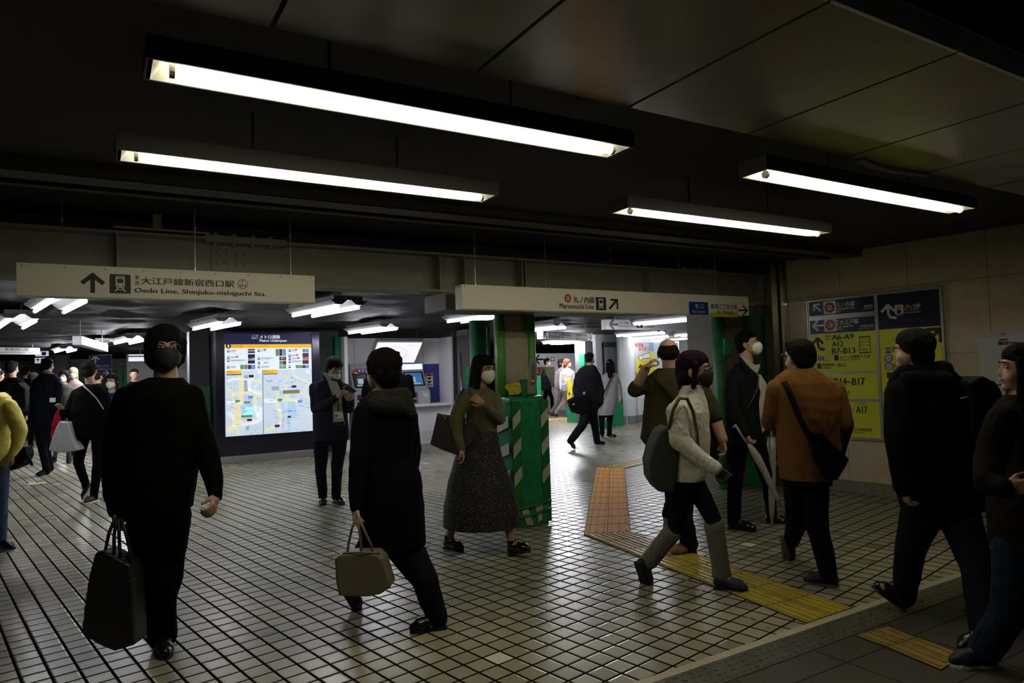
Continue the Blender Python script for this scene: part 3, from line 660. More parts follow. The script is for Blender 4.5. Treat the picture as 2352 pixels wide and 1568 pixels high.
# things on the box
D = depth((3.5, 5.85, 1.3))
o = slab([(1160, 886), (1166, 881), (1190, 878), (1196, 881), (1197, 900), (1190, 905), (1170, 907), (1167, 898), (1161, 893)], D, .10, 'yellow_parcel', mat('plastic_yellow', (.62, .50, .03), .3, bump=1., bscale=25), None, .005, 2)
tag(o, 'small parcel in crumpled yellow plastic lying on top of the green wrapped box', 'parcel')
o2 = slab([(1166, 888), (1172, 884), (1178, 886), (1170, 900)], D, .06, 'x', TY, None, .006, 1); bpy.data.objects.remove(o2)
it = thing('intercom_unit', 'tall grey plastic speaker unit with a red light standing on the green wrapped box', 'intercom', at_d(1218, 903, D))
slab([(1211, 902), (1213, 860), (1219, 824), (1226, 822), (1233, 830), (1233, 870), (1229, 900), (1222, 904)], D, .11, 'casing', mat('plastic_grey', (.26, .25, .22), .4), it, .005, 3)
mb = MB(); 
for k in range(15): a = at_d(1222, 838+k*3.2, D-.062); mb.box(a, RGT*.033, UP*.004, -FWD*.004)
mb.build('grille', mat('grille_dark', (.05, .05, .05), .6), it)
mb = MB(); mb.ico(at_d(1224.5, 874.5, D-.066), (.006, .006, .006)); mb.build('indicator_light', emitter('red_led', (1, .05, .03), 2.5), it, True)
mb = MB(); mb.ico(at_d(1223, 881, D-.062), (.008, .004, .010)); mb.build('button', mat('grille_dark', (0, 0, 0)), it, True)
# second column by the wall
root = thing('column', 'concrete column beside the stone wall with a green foam guard and dark green board', 'column', (6.9, 6.1, 0))
mb = MB(); mb.abox(6.58, 7.1, 5.95, 6.5, 0, 2.265); mb.build('shaft', mat('concrete_dark', (.17, .155, .13), .7, noise=.15), root)
mb = MB(); mb.tube([(6.53, 5.93, 0), (6.53, 5.93, 2.24)], .075, 14); mb.build('edge_guard', G2, root, True)
mb = MB(); mb.abox(6.99, 7.3, 5.82, 5.93, .62, 2.12); mb.build('green_board', GS, root)
o = slab([(1660, 775), (1672, 780), (1686, 793), (1684, 800), (1676, 812), (1661, 822)], depth((6.5, 5.85, 1.8)), .05, 'tape_bulge', GT, root, .01, 2)
mb = MB(); mb.abox(6.95, 7.3, 5.72, 6.3, 0, .62); mb.build('base_wrapping', GT, root, bevel=.02)
bd = Board((6.95, 5.715, 0), (1, 0, 0)); H = MB(); 
for z in (.2, .42): bd.face(H, [(.03, z), (.12, z+.07), (.12, z+.14), (.03, z+.07)], .003); bd.face(H, [(.2, z), (.32, z+.08), (.32, z+.14), (.2, z+.06)], .003)
H.build('hazard_tape', GW, root)
# ---------------------------------------------------------------- near tube lights
REF = mat('reflector_white', (.75, .74, .68), .35); HOUS = mat('housing_dark', (.075, .069, .058), .6)
def near_light(x0, x1, y, label):
    z = 2.5; r = thing('tube_light', label, 'ceiling light', ((x0+x1)/2, y, z+.08), 'long single tube lights hanging below the black ceiling')
    w_ = .085; L_ = x1-x0
    mb = MB(); mb.abox(x0-.02, x1+.02, y-w_-.006, y-w_+.0, z, z+.07); mb.abox(x0-.02, x1+.02, y+w_, y+w_+.006, z, z+.07); mb.abox(x0-.02, x0-.012, y-w_, y+w_, z, z+.07); mb.abox(x1+.012, x1+.02, y-w_, y+w_, z, z+.07)
    mb.abox(x0-.02, x1+.02, y-w_-.006, y+w_+.006, z+.07, z+.078); mb.build('housing', HOUS, r)
    mb = MB(); i = .004; a, b, c, d = y-w_+i, y+w_-i, y-.03, y+.03; zt = z+.055
    V = [(x0, a, z+.001), (x1, a, z+.001), (x1, b, z+.001), (x0, b, z+.001), (x0+.05, c, zt), (x1-.05, c, zt), (x1-.05, d, zt), (x0+.05, d, zt)]
    mb.add(V, [(0, 1, 5, 4), (2, 3, 7, 6), (1, 2, 6, 5), (3, 0, 4, 7), (4, 5, 6, 7)]); mb.build('reflector', REF, r)
    YT = y-.022; mb = MB(); mb.tube([(x0+.075, YT, z-.002), (x0+.085, YT, z-.002), (x1-.085, YT, z-.002), (x1-.075, YT, z-.002)], [.013, .018, .018, .013], 14); mb.build('tube', emitter('near_tube', NEAR_COL, NEAR_TUBE), r, True)
    for x in (x0+.05, x1-.065): mb = MB(); mb.tube([(x, YT, z-.002), (x+.015, YT, z-.002)], .022, 10); mb.box((x-.01, y-.012, z+.04), (.03, 0, 0), (0, .024, 0), (0, 0, .036)); mb.build('tube_holder', mat('holder_grey', (.35, .33, .28), .5), r)
    for x in (x0+.3*L_, x1-.3*L_): mb = MB(); mb.tube([(x, y, z+.07), (x, y, 2.79)], .006, 6); mb.build('hanging_rod', HOUS, r)
near_light(.15, 2.07, 2.43, 'longest looking tube light, nearest the viewer at upper left centre')
near_light(.09, 1.93, 3.42, 'tube light above the left station sign, behind the nearest light')
near_light(2.96, 5.04, 2.39, 'tube light at upper right, closest to the tiled ceiling panels')
near_light(2.84, 4.85, 3.33, 'smaller looking tube light above the right hanging sign')
# ---------------------------------------------------------------- far twin tube lights
def far_light(px, label, n=2, L_=1.22, z=2.30, head=None, k=1.):
    c = at_z(*px, z); d = HW if head is None else head; x = np.cross(d, UP); c = np.array(c)
    r = thing('twin_tube_light' if n == 2 else 'single_tube_light', label, 'ceiling light', c+UP*.1, 'short tube lights of the far hall'); offs = (-.13, .13) if n == 2 else (0,)
    for of in offs:
        h = MB(); p = c+x*of
        prof = [(-.10, .075), (-.035, .028), (.035, .028), (.10, .075), (.10, .082), (-.10, .082)]
        pr = [p-d*L_/2*1.04+x*a+UP*b for a, b in prof]; h.prism(pr, d*L_*1.04); h.build('reflector', mat('reflector_far', (.10, .10, .105), .6), r)
        t = MB(); t.tube([p-d*L_/2, p-d*(L_/2-.01), p+d*(L_/2-.01), p+d*L_/2], [.012, .018, .018, .012], 10); t.build('tube', emitter('far_tube_%d' % int(k*10), FAR_COL, FAR_TUBE*k), r, True)
    h = MB(); h.box(c-d*L_*.5-x*.18+UP*.082, d*L_, x*.36, UP*.05); h.build('housing', mat('housing_grey', (.22, .22, .23), .5), r)
    for t_ in (-.35, .35): h = MB(); q_ = c+d*L_*t_; h.tube([q_+UP*.13, (q_[0], q_[1], 2.60)], .008, 6); h.build('hanging_rod', HOUS, r)
FL = [((135, 704), 2, 'twin tube light peeking out under the left end of the left station sign'), ((38, 745), 2, 'twin tube light at the far left edge below the left station sign'),
      ((745, 716), 2, 'twin tube light just right of the left station sign'), ((496, 750), 2, 'twin tube light above the lit map kiosk'), ((298, 785), 2, 'twin tube light above the distant crowd, left of the dark haired man in glasses'),
      ((855, 760), 2, 'twin tube light above the ticket machine booth'), ((1100, 732), 2, 'twin tube light left of the green padded column'), ((1236, 757), 2, 'twin tube light just right of the green padded column'),
      ((1290, 786), 2, 'twin tube light under the distant sign with the purple box'), ((1530, 739), 2, 'brightest twin tube light in front of the distant ticket sign'), ((1470, 768), 2, 'twin tube light below the distant ticket sign'),
      ((1604, 768), 2, 'twin tube light left of the second column'), ((1492, 776), 1, 'thin tube light above the poster wall'), ((1560, 779), 1, 'small distant tube light above the balding man'), ((228, 795), 1, 'tiny distant tube light under the tilted direction sign'), ((1578, 785), 1, 'tiniest distant tube light above the purple haired woman')]
for p, n, lb in FL: far_light(p, lb, n, k={(1290, 786): 6., (298, 785): 5., (228, 795): 6., (38, 745): 1.5, (1492, 776): 2., (855, 760): 1.5}.get(p, 1.))
far_light((1304, 788), 'added distant twin tube light that brightens the white hoarding', 2, z=2.36, k=6.)  # extra lamp, added only to brighten the white hoarding
far_light((150, 806), 'added far tube light that brightens the left hall above the crowd', 2, z=2.36, k=6.)  # invented lamp, added to lift the dim far left hall
# ---------------------------------------------------------------- hanging signs
SW = mat('sign_white', (.82, .78, .65), .45, noise=.03, nscale=2); INK = mat('ink_black', (.012, .011, .010), .5); RED = mat('sign_red', (.42, .03, .03), .5); BLU = mat('sign_blue', (.015, .045, .30), .45); YEL = mat('sign_yellow', (.62, .55, .02), .5); WHT = mat('print_white', (.75, .74, .68), .5)
NAVY = mat('sign_navy', (.008, .011, .042), .4)
sm = [SW, INK, RED, BLU, YEL, WHT]
def hang_sign(label, x0, x1, z0, z1, y, rods, th=.13, ztop=2.74, m=SW):
    r = thing('hanging_sign', label, 'sign', ((x0+x1)/2, y, z0)); mb = MB(); mb.abox(x0, x1, y, y+th, z0, z1); mb.build('panel', m, r, bevel=.003)
    s = MB()
    for k in range(9): x = x0+.03+(x1-x0-.06)*k/8; s.tube([(x, y+.001, z1-.018), (x, y-.004, z1-.018)], .005, 8)
    s.build('screws', steel, r)
    for x in rods: mb = MB(); mb.tube([(x, y+th/2, z1), (x, y+th/2, ztop)], .004, 6); mb.tube([(x, y+th/2, z1), (x, y+th/2, z1+.02)], .009, 6); mb.tube([(x, y+th/2, 2.58), (x, y+th/2, 2.61)], .010, 6); mb.build('hanging_rod', mat('rod_steel', (.35, .33, .28), .3, metal=.8), r)
    return r
s1 = hang_sign('long white station sign at left with up arrow, train symbol and red ringed 01', -.44, 1.435, 2.08, 2.29, 5.3, (-.2, .6, 1.27))
bd = Board((0, 5.3, 0), (1, 0, 0)); T = MB(); A_ = MB(); PG = MB(); RG = MB()
u, v = bd.px(213, 651); bd.bar(A_, (u, v-.062), (u, v+.05), .026); bd.bar(A_, (u+.006, v+.062), (u-.062, v+.0), .027, .0024); bd.bar(A_, (u-.006, v+.062), (u+.062, v+.0), .027, .0028)
A_.build('arrow', INK, s1)
a = bd.px(252, 673); b = bd.px(300, 631); train(bd, PG, a[0], a[1], b[0], b[1]); PG.build('train_symbol', [INK, WHT], s1)
bd.textpx(T, '都', 310, 632, 320, 642); bd.textpx(T, '営', 310, 645, 320, 655)
bd.textpx(T, '大江戸線新宿西口駅', 324, 636, 538, 660, bold=.016); bd.textpx(T, 'Oedo Line, Shinjuku-nishiguchi Sta.', 309, 661, 611, 683, bold=.02)
bd.textpx(T, 'E', 555, 643, 560, 649); bd.textpx(T, '01', 550, 652, 564, 660, bold=.01); T.build('lettering', INK, s1)
c = bd.px(557.5, 652.5); bd.disc(RG, *c, .036, .002, 0, 32); bd.disc(RG, *c, .0315, .0024, 1, 32); RG.build('ring', [RED, SW], s1)
s2 = hang_sign('long white station sign at right with red M roundel and blue East Square box', 2.70, 6.35, 2.06, 2.275, 5.3, (2.87, 3.62, 4.42, 5.35, 5.9))
T = MB(); A_ = MB(); PG = MB(); RG = MB(); BB = MB(); YB = MB()
c = bd.px(1304, 685); bd.disc(RG, *c, .040, .002, 0, 32); bd.disc(RG, *c, .022, .0024, 1, 32); bd.text(RG, 'M', c[0]-.014, c[1]-.013, c[0]+.014, c[1]+.013, .003, 2, .01); RG.build('roundel', [RED, WHT, INK], s2)
bd.textpx(T, '丸ノ内線', 1316, 680, 1365, 697, bold=.014); bd.textpx(T, 'Marunouchi Line', 1285, 696, 1364, 710, bold=.012)
a = bd.px(1369, 712); b = bd.px(1391, 683); train(bd, PG, a[0], a[1], b[0], b[1]); PG.build('train_symbol', [INK, WHT], s2)
c = bd.px(1409, 699); bd.bar(A_, (c[0]-.055, c[1]-.045), (c[0]+.04, c[1]+.04), .024); bd.bar(A_, (c[0]-.035, c[1]+.045), (c[0]+.056, c[1]+.045), .020, .0024); bd.bar(A_, (c[0]+.048, c[1]+.055), (c[0]+.048, c[1]-.045), .020, .0028)
c = bd.px(1707, 712.5); bd.bar(A_, (c[0]-.09, c[1]), (c[0]+.06, c[1]), .018); bd.bar(A_, (c[0]+.07, c[1]+.005), (c[0]-.01, c[1]-.055), .020, .0024); bd.bar(A_, (c[0]+.07, c[1]-.005), (c[0]-.01, c[1]+.055), .020, .0028)
A_.build('arrow', INK, s2)
a = bd.px(1583, 722); b = bd.px(1626, 694); bd.rect(BB, a[0], a[1], b[0], b[1], .002, 0, .01); bd.textpx(BB, '東 口', 1596, 697, 1615, 709, .003, 1); bd.textpx(BB, 'East Square', 1590, 712, 1620, 720, .003, 1); BB.build('blue_label', [BLU, WHT], s2)
a = bd.px(1632, 727); b = bd.px(1693, 718); bd.rect(YB, a[0], a[1], b[0], b[1]-.004, .002); YB.build('yellow_bar', YEL, s2)
bd.textpx(T, '新宿三丁目方面', 1632, 697, 1693, 711, bold=.012); bd.textpx(T, 'for Shinjuku 3', 1647, 712, 1693, 724, bold=.012); T.build('lettering', INK, s2)
# ---------------------------------------------------------------- wall guide board
bd = Board(W0+wn_*.03, WD); B0 = bd
r = thing('guide_board', 'large blue and yellow exit guide board mounted on the stone wall', 'sign', W0+WD*1.1+wn_*.02+UP*.6)
def wrect(mb, s0, s1, z0, z1, h0, h1, mi=0): a = W0+WD*s0+wn_*(h0); mb.box(a+UP*z0, WD*(s1-s0), wn_*(h1-h0), UP*(z1-z0), mi)
pa = lambda x, y: bd.px(x, y)
L0 = pa(1858, 840)[0]; R0 = pa(2168, 760)[0]; M0 = pa(2014, 760)[0]; ZT = 2.27; ZB = .60
FRM = mat('frame_aluminium', (.42, .41, .38), .35, metal=.6)
mb = MB(); wrect(mb, L0, R0, ZB, ZT, 0, .022); mb.build('backing', FRM, r)
mb = MB(); e = .02
for s0, s1, z0, z1 in ((L0, R0, ZT-e, ZT), (L0, R0, ZB, ZB+e), (L0, L0+e, ZB, ZT), (R0-e, R0, ZB, ZT), (M0-.014, M0+.014, ZB, ZT)): wrect(mb, s0, s1, z0, z1, .0, .03)
mb.build('frame', FRM, r, bevel=.003)
YB_ = mat('board_yellow', (.78, .80, .025), .45, noise=.05, nscale=4); YB2 = mat('board_yellow_patch', (.66, .70, .03), .45); GRYL = mat('board_line', (.34, .34, .30), .5)
zy = lambda x, y: pa(x, y)[1]
P_ = MB(); h = .0
def panel_(mb, s0, s1, ztop, zbot, mi): bd.rect(mb, s0, zbot, s1, ztop, -.006, mi)
z1a, z1b, z2a, z2b = zy(1935, 686), zy(1935, 720), zy(1935, 731), zy(1935, 763)
zc, zd = zy(1935, 853), zy(1935, 856); ze, zf = zy(2000, 916), zy(2000, 921)
ix0, ix1 = L0+.035, M0-.02; jx0, jx1 = M0+.02, R0-.03
panel_(P_, ix0, ix1, ZT-.035, z1b, 0); panel_(P_, ix0, ix1, z2a, z2b, 0); panel_(P_, ix0, ix1, z2b-.004, zc, 1); panel_(P_, ix0, ix1, zd-.01, ze, 1); panel_(P_, ix0, ix1, zf-.01, ZB+.035, 1)
zk = zy(2090, 752); panel_(P_, jx0, jx1, ZT-.035, zk, 0); panel_(P_, jx0, jx1, zk-.004, zf+.10, 1); panel_(P_, jx0, jx1, zf+.08, ZB+.035, 1)
P_.build('face_panels', [NAVY, YB_], r)
T = MB(); K = MB(); Cc = MB()
H_ = -.003
def crop(x, y): return 1840+x/3.7324, 640+y/3.7324         # reading positions noted on an enlarged view
def tx(mb, s, x0, y0, x1, y1, mi=0, bold=0.010):
    a = crop(x0, y0); b = crop(x1, y1); p = pa(a[0], a[1]); q = pa(b[0], b[1]); m_ = pa(a[0], b[1]); zt = (p[1]+pa(b[0], a[1])[1])/2; bd.text(mb, s, p[0], zt-abs(p[1]-m_[1]), q[0], zt, H_, mi, bold)
def ar(mb, x, y, size, ang, mi=0, bend=0): p = pa(*crop(x, y)); bd.arrow(mb, p[0], p[1], size, ang, H_, mi, .17, bend)
ar(K, 137, 250, .125, 135); ar(K, 148, 402, .15, 180)
for (x, y, l) in ((243, 247, 'M'), (249, 397, 'E')):
    p = pa(*crop(x, y)); bd.rect(Cc, p[0]-.075, p[1]-.075, p[0]+.075, p[1]+.075, H_, 0, .012); bd.disc(Cc, p[0], p[1], .062, H_+.001, 1, 32); bd.disc(Cc, p[0], p[1], .032, H_+.002, 0, 28); bd.text(Cc, l, p[0]-.018, p[1]-.02, p[0]+.018, p[1]+.02, H_+.003, 2, .015)
Cc.build('roundels', [WHT, RED, INK], r)
tx(K, '丸ノ内線', 296, 195, 458, 238); tx(K, 'Marunouchi Line', 297, 240, 458, 262); tx(K, '40m', 297, 272, 340, 287); tx(K, '新宿駅', 540, 220, 612, 248); tx(K, 'Shinjuku Sta.', 528, 252, 612, 264)
tx(K, '都', 302, 352, 322, 372); tx(K, '営', 302, 376, 322, 396); tx(K, '大江戸線', 328, 345, 492, 388); tx(K, 'Toei Oedo Line', 303, 394, 445, 416); tx(K, '185m', 303, 424, 358, 440); tx(K, '新宿西口駅', 506, 392, 622, 414); tx(K, 'Shinjuku-nishiguchi Sta.', 484, 420, 622, 431)
p = pa(*crop(745, 285)); bd.arrow(K, p[0]-.0, p[1], .17, 90, H_, 0, .17, 1)
tx(K, '丸ノ内線', 905, 215, 1022, 245); tx(K, 'ホームゆき', 880, 246, 1010, 272); tx(K, 'to Marunouchi Line', 880, 276, 1022, 292); tx(K, '185m', 815, 302, 872, 318)
p = pa(*crop(838, 262)); bd.rect(K, p[0]-.045, p[1]-.05, p[0]+.045, p[1]+.05, H_, 0); 
K.build('white_lettering', WHT, r)
LF = MB(); p = pa(*crop(838, 275)); bd.rect(LF, p[0]-.02, p[1]-.025, p[0]+.02, p[1]+.012, H_+.001, 0); bd.bar(LF, (p[0]-.01, p[1]+.02), (p[0]-.01, p[1]+.05), .008, H_+.001); bd.bar(LF, (p[0]+.01, p[1]+.02), (p[0]+.01, p[1]+.05), .008, H_+.001)
p = pa(*crop(893, 236)); bd.disc(LF, p[0], p[1], .018, H_, 1); LF.build('lift_symbol', [NAVY, RED], r)
# black on yellow
p = pa(*crop(150, 560)); bd.arrow(T, p[0]-.01, p[1], .16, 90, H_, 0, .18, 1)
bd.rect(T, pa(*crop(136, 610))[0], pa(*crop(136, 632))[1], pa(*crop(198, 610))[0], pa(*crop(136, 612))[1]+.004, H_-.001, 1)
tx(T, '出口', 210, 482, 252, 502); tx(T, 'Exit', 210, 508, 238, 526); tx(T, 'A6-A9', 262, 475, 448, 520, 0, .02); tx(T, 'A12', 264, 534, 360, 580, 0, .02); tx(T, 'B7-B13', 263, 592, 464, 640, 0, .02)
for (x0, y0, x1, y1) in ((497, 495, 592, 499), (497, 632, 592, 636), (497, 495, 500, 636), (589, 495, 592, 636)):
    a = pa(*crop(x0, y0)); b = pa(*crop(x1, y1)); bd.rect(T, a[0], b[1], b[0], a[1], H_)
tx(T, '出口 Exit', 508, 505, 580, 522, 0, 0); tx(T, 'A10, A11', 500, 533, 588, 552, 0, .005); tx(T, 'A13, A14', 500, 562, 588, 580, 0, .005); tx(T, '閉鎖中', 518, 596, 574, 612, 0, 0); tx(T, 'Closed', 520, 615, 574, 629, 0, 0)
tx(T, '東京メトロ', 330, 664, 418, 682); tx(T, '定期券うりば', 420, 650, 592, 680); tx(T, 'Tokyo Metro Pass Office', 330, 688, 516, 701); tx(T, '185m', 210, 694, 243, 706, 0, 0)
for (x0, y0, x1, y1) in ((282, 655, 320, 700), (136, 727, 173, 770)): a = pa(*crop(x0, y0)); b = pa(*crop(x1, y1)); bd.rect(T, a[0], b[1], b[0], a[1], H_)
tx(T, '歌舞伎町', 182, 724, 290, 752); tx(T, 'Kabukicho', 182, 757, 258, 770); tx(T, '出口', 302, 726, 316, 752, 0, 0); tx(T, 'B13', 320, 724, 378, 754, 0, .01)
tx(T, '出口', 212, 845, 272, 866); tx(T, 'B14~B17', 284, 850, 546, 910, 0, .02); tx(T, 'B14', 350, 958, 412, 987, 0, .01); tx(T, 'A16 · A17', 330, 1090, 568, 1150, 0, .02); tx(T, 'お忘れ物取扱所', 425, 1278, 606, 1308); tx(T, 'Lost & Found', 440, 1312, 546, 1325)
tx(T, 'A18出口閉鎖中', 455, 1063, 566, 1076, 0, 0); tx(T, '京王線', 782, 728, 900, 760); tx(T, 'Keio Line', 784, 765, 900, 778); tx(T, 'バスのりば', 784, 802, 960, 832)
for (x0, y0, x1, y1) in ((732, 802, 775, 848), (734, 886, 790, 935)): a = pa(*crop(x0, y0)); b = pa(*crop(x1, y1)); bd.rect(T, a[0], b[1], b[0], a[1], H_)
c = pa(*crop(1132, 490)); bd.bar(T, (c[0]-.10, c[1]-.09), (c[0]+.05, c[1]+.05), .04, H_); bd.bar(T, (c[0]-.07, c[1]+.07), (c[0]+.08, c[1]+.07), .036, H_+.0004); bd.bar(T, (c[0]+.07, c[1]+.085), (c[0]+.07, c[1]-.07), .036, H_+.0008)
T.build('black_lettering', [INK, YB2], r)
J = MB()
a = pa(*crop(723, 590)); b = pa(*crop(766, 638)); bd.rect(J, a[0], b[1], b[0], a[1], H_, 0); tx(J, 'JR', 727, 602, 762, 625, 1, .01)
for (x, y, mi, l) in ((747, 682, 2, 'OH'), (751, 752, 3, 'KO')):
    p = pa(*crop(x, y)); bd.disc(J, *p, .044, H_, mi, 28); bd.disc(J, *p, .034, H_+.001, 1, 28); bd.text(J, l, p[0]-.024, p[1]-.012, p[0]+.024, p[1]+.012, H_+.002, mi, .01)
a = pa(*crop(136, 658)); b = pa(*crop(200, 705)); bd.rect(J, a[0], b[1], b[0], a[1], H_, 1)
for k, mi in ((.2, 4), (.5, 5), (.8, 5)): x = a[0]+(b[0]-a[0])*k; z = (a[1]+b[1])/2; bd.disc(J, x, z+.022, .008, H_+.001, mi, 10); bd.rect(J, x-.009, z-.03, x+.009, z+.014, H_+.001, mi)
J.build('line_symbols', [mat('jr_green', (.02, .16, .06), .5), WHT, mat('line_blue', (.03, .10, .40), .5), mat('line_magenta', (.40, .05, .25), .5), RED, BLU], r)
# white route map poster on the stone wall
r = thing('wall_poster', 'white barrier free route map poster on the stone wall at far right', 'poster', W0+WD*2.6+wn_*.01+UP*1.1)
a = pa(2245, 766); b = pa(2250, 910); s0 = (a[0]+b[0])/2; mb = MB(); wrect(mb, s0, s0+1.25, 1.115, 1.74, 0, .006); mb.build('sheet', mat('poster_white', (.60, .585, .54), .5), r)
bq = Board(W0+wn_*.008, WD); pq = lambda x, y: bq.px(*crop(x, y)); K = MB()
def tq(s, x0, y0, x1, y1, mi=0): p = pq(x0, y0); q = pq(x1, y1); m_ = pq(x0, y1); bq.text(K, s, p[0], p[1]-abs(p[1]-m_[1]), q[0], p[1], .001, mi)
tq('バリアフリールート案内', 1520, 474, 1758, 492); tq('Barrier free route', 1520, 497, 1720, 506, 1)
for (x, y) in ((1690, 552), (1580, 910), (1715, 910), (1880, 640)):
    p = pq(x, y); bq.rect(K, p[0], p[1]-.02, p[0]+.04, p[1]+.015, .001, 2); bq.rect(K, p[0]+.045, p[1]-.02, p[0]+.09, p[1]+.015, .001, 1); bq.rect(K, p[0]+.01, p[1]+.025, p[0]+.08, p[1]+.04, .001, 0); bq.rect(K, p[0]+.10, p[1]-.01, p[0]+.16, p[1]+.005, .001, 0)
p = pq(1752, 970); bq.rect(K, p[0], p[1]-.025, p[0]+.16, p[1]+.02, .001, 1); K.build('printing', [INK, RED, NAVY], r)
# ---------------------------------------------------------------- lit map kiosk
KY = 13.5; KD = 1.0; bd = Board((0, KY, 0), (1, 0, 0)); r = thing('map_kiosk', 'dark purple kiosk with a large backlit station map', 'map kiosk', (2.75, KY, 0))
purple = mat('kiosk_purple', (.007, .005, .016), .22, spec=.6); kx0, kx1 = at_y(496, 900, KY)[0], at_y(735, 900, KY)[0]; kzt = at_y(620, 762, KY)[2]
mb = MB(); mb.abox(kx0, kx1, KY+.03, KY+KD, .12, kzt+.02); mb.build('body', purple, r, bevel=.01)
mx0, mx1 = bd.px(517, 900)[0], bd.px(717, 900)[0]; mzt, mzb = bd.px(617, 766)[1], bd.px(617, 996)[1]
mb = MB()
for x0, x1, z0, z1 in ((kx0, mx0-.01, .12, kzt), (mx1+.01, kx1, .12, kzt), (mx0-.01, mx1+.01, .12, mzb-.01), (mx0-.01, mx1+.01, mzt+.01, kzt)): mb.abox(x0, x1, KY-.01, KY+.05, z0, z1)
mb.build('front_frame', purple, r)
mb = MB(); mb.abox(mx1+.02, kx1-.01, KY-.018, KY-.01, .13, kzt-.01); mb.abox(mx0-.025, mx0-.01, KY-.016, KY-.01, .5, kzt-.01); mb.build('trim_strip', mat('purple_gloss', (.06, .05, .09), .15, metal=.5), r)
mb = MB(); mb.abox(kx0+.02, kx1+.02, KY-.02, KY+KD, 0, .13); mb.build('plinth', mat('steel_plinth', (.42, .41, .40), .3, metal=.85), r, bevel=.005)
KE = .64
cols = dict(base=(.58, .68, .78), navy=(.010, .010, .055), yel=(.95, .50, .02), wh=(.80, .88, .94), cream=(.80, .76, .50), blu=(.42, .62, .82), green=(.10, .28, .12), maroon=(.10, .01, .03), blue=(.12, .25, .72), dk=(.02, .02, .03), red=(.8, .1, .1), grey=(.35, .40, .45), ltx=(.28, .30, .36), brown=(.22, .18, .10))
kn = list(cols); km = [glow('map_'+k, c, KE) for k, c in cols.items()]; I = {k: i for i, k in enumerate(kn)}
K4 = lambda x, y: (480+x/4.611, 740+y/4.611)
def kp(x, y): return bd.px(*K4(x, y))
M_ = MB()
def kr(x0, y0, x1, y1, c, h=.0, mb=None): a = kp(x0, y0); b = kp(x1, y1); c0 = kp(x0, y1); bd.rect(mb or M_, a[0], c0[1], b[0], a[1], h, I[c])
bd.rect(M_, mx0, mzb, mx1, mzt, -.002, I['base']); M_.build('map_screen', km, r); M_ = MB()
q1 = kp(640, 232)[1]; q2 = kp(640, 272)[1]; q3 = kp(640, 502)[1]
bd.rect(M_, mx0, q1, mx1, mzt, -.001, I['navy']); bd.rect(M_, mx0, q2, mx1, q1, -.001, I['yel']); bd.rect(M_, mx0, q3, mx1, q2, -.001, I['wh'])
for y in (333, 440, 360, 405, 453): kr(190 if y in (333, 440) else 516, y, 488 if y in (333, 440) else 820, y+2, 'grey')
for (x0, y0, x1, y1, c) in ((412, 282, 487, 326, 'navy'), (412, 338, 487, 396, 'navy'), (412, 402, 487, 437, 'navy'), (331, 450, 370, 497, 'green'), (373, 450, 411, 497, 'green'), (413, 450, 450, 497, 'maroon'), (452, 450, 490, 497, 'blue'),
    (705, 282, 741, 355, 'green'), (743, 282, 777, 355, 'maroon'), (779, 282, 815, 355, 'blue'), (745, 365, 817, 402, 'maroon'), (745, 408, 780, 447, 'green'), (782, 408, 817, 447, 'maroon'), (745, 453, 817, 490, 'green'),
    (990, 282, 1022, 317, 'green'), (1024, 282, 1057, 317, 'blue'), (990, 325, 1057, 395, 'maroon'), (990, 400, 1057, 441, 'maroon'), (918, 452, 952, 486, 'green'), (954, 452, 988, 486, 'green'), (990, 452, 1022, 486, 'maroon'), (1024, 452, 1058, 486, 'blue')): kr(x0, y0, x1, y1, c)
for (x, y) in ((204, 303), (204, 372), (204, 406), (204, 474), (527, 298), (527, 382), (530, 428), (527, 473), (855, 298), (855, 352), (855, 384), (855, 416), (855, 470)): kr(x-12, y-14, x+12, y+14, 'dk'); kr(x-8, y-9, x+8, y+3, 'wh', .001)
for (x0, y0, w_) in ((226, 296, 62), (226, 364, 62), (226, 398, 165), (226, 467, 62), (549, 290, 34), (549, 375, 130), (580, 421, 50), (549, 467, 95), (875, 290, 38), (875, 344, 60), (875, 377, 60), (875, 408, 105)):
    kr(x0, y0, x0+w_, y0+9, 'ltx'); kr(x0, y0+14, x0+w_*.8, y0+19, 'grey')
for (x, y, c) in ((297, 365, 'red'), (595, 291, 'green'), (922, 291, 'red'), (934, 345, 'red'), (948, 378, 'green')): p = kp(x, y); bd.disc(M_, *p, .022, .001, I[c], 14)
for (x0, y0, x1, y1, s) in ((415, 292, 485, 310, '西武新宿駅'), (418, 374, 485, 392, 'メトロ通路'), (762, 372, 800, 388, '南口'), (760, 460, 802, 476, '西口'), (993, 370, 1056, 386, '京王新線口')): a = kp(x0, y0); b = kp(x1, y1); bd.text(M_, s, a[0], b[1], b[0], a[1], .001, I['wh'])
a = kp(455, 133); b = kp(520, 152); bd.text(M_, 'ここは', a[0], b[1], b[0], a[1], .001, I['wh']); a = kp(453, 160); b = kp(520, 174); bd.text(M_, 'Here is', a[0], b[1], b[0], a[1], .001, I['wh'], .01)
a = kp(537, 135); b = kp(753, 174); bd.text(M_, 'メトロ通路', a[0], b[1], b[0], a[1], .001, I['wh'], .012); a = kp(537, 180); b = kp(823, 214); bd.text(M_, 'Metro Underpass', a[0], b[1], b[0], a[1], .001, I['wh'], .012)
a = kp(240, 242); b = kp(360, 262); bd.text(M_, 'のりば・出口案内', a[0], b[1], b[0], a[1], .001, I['dk']); a = kp(400, 244); b = kp(630, 260); bd.text(M_, 'Transfer / Exit Information Guide', a[0], b[1], b[0], a[1], .001, I['brown'])
p = kp(206, 251); bd.disc(M_, *p, .045, .001, I['dk'], 20); bd.text(M_, 'i', p[0]-.008, p[1]-.022, p[0]+.008, p[1]+.024, .002, I['wh'], .03)
M_.build('legend_panel', km, r); M_ = MB()
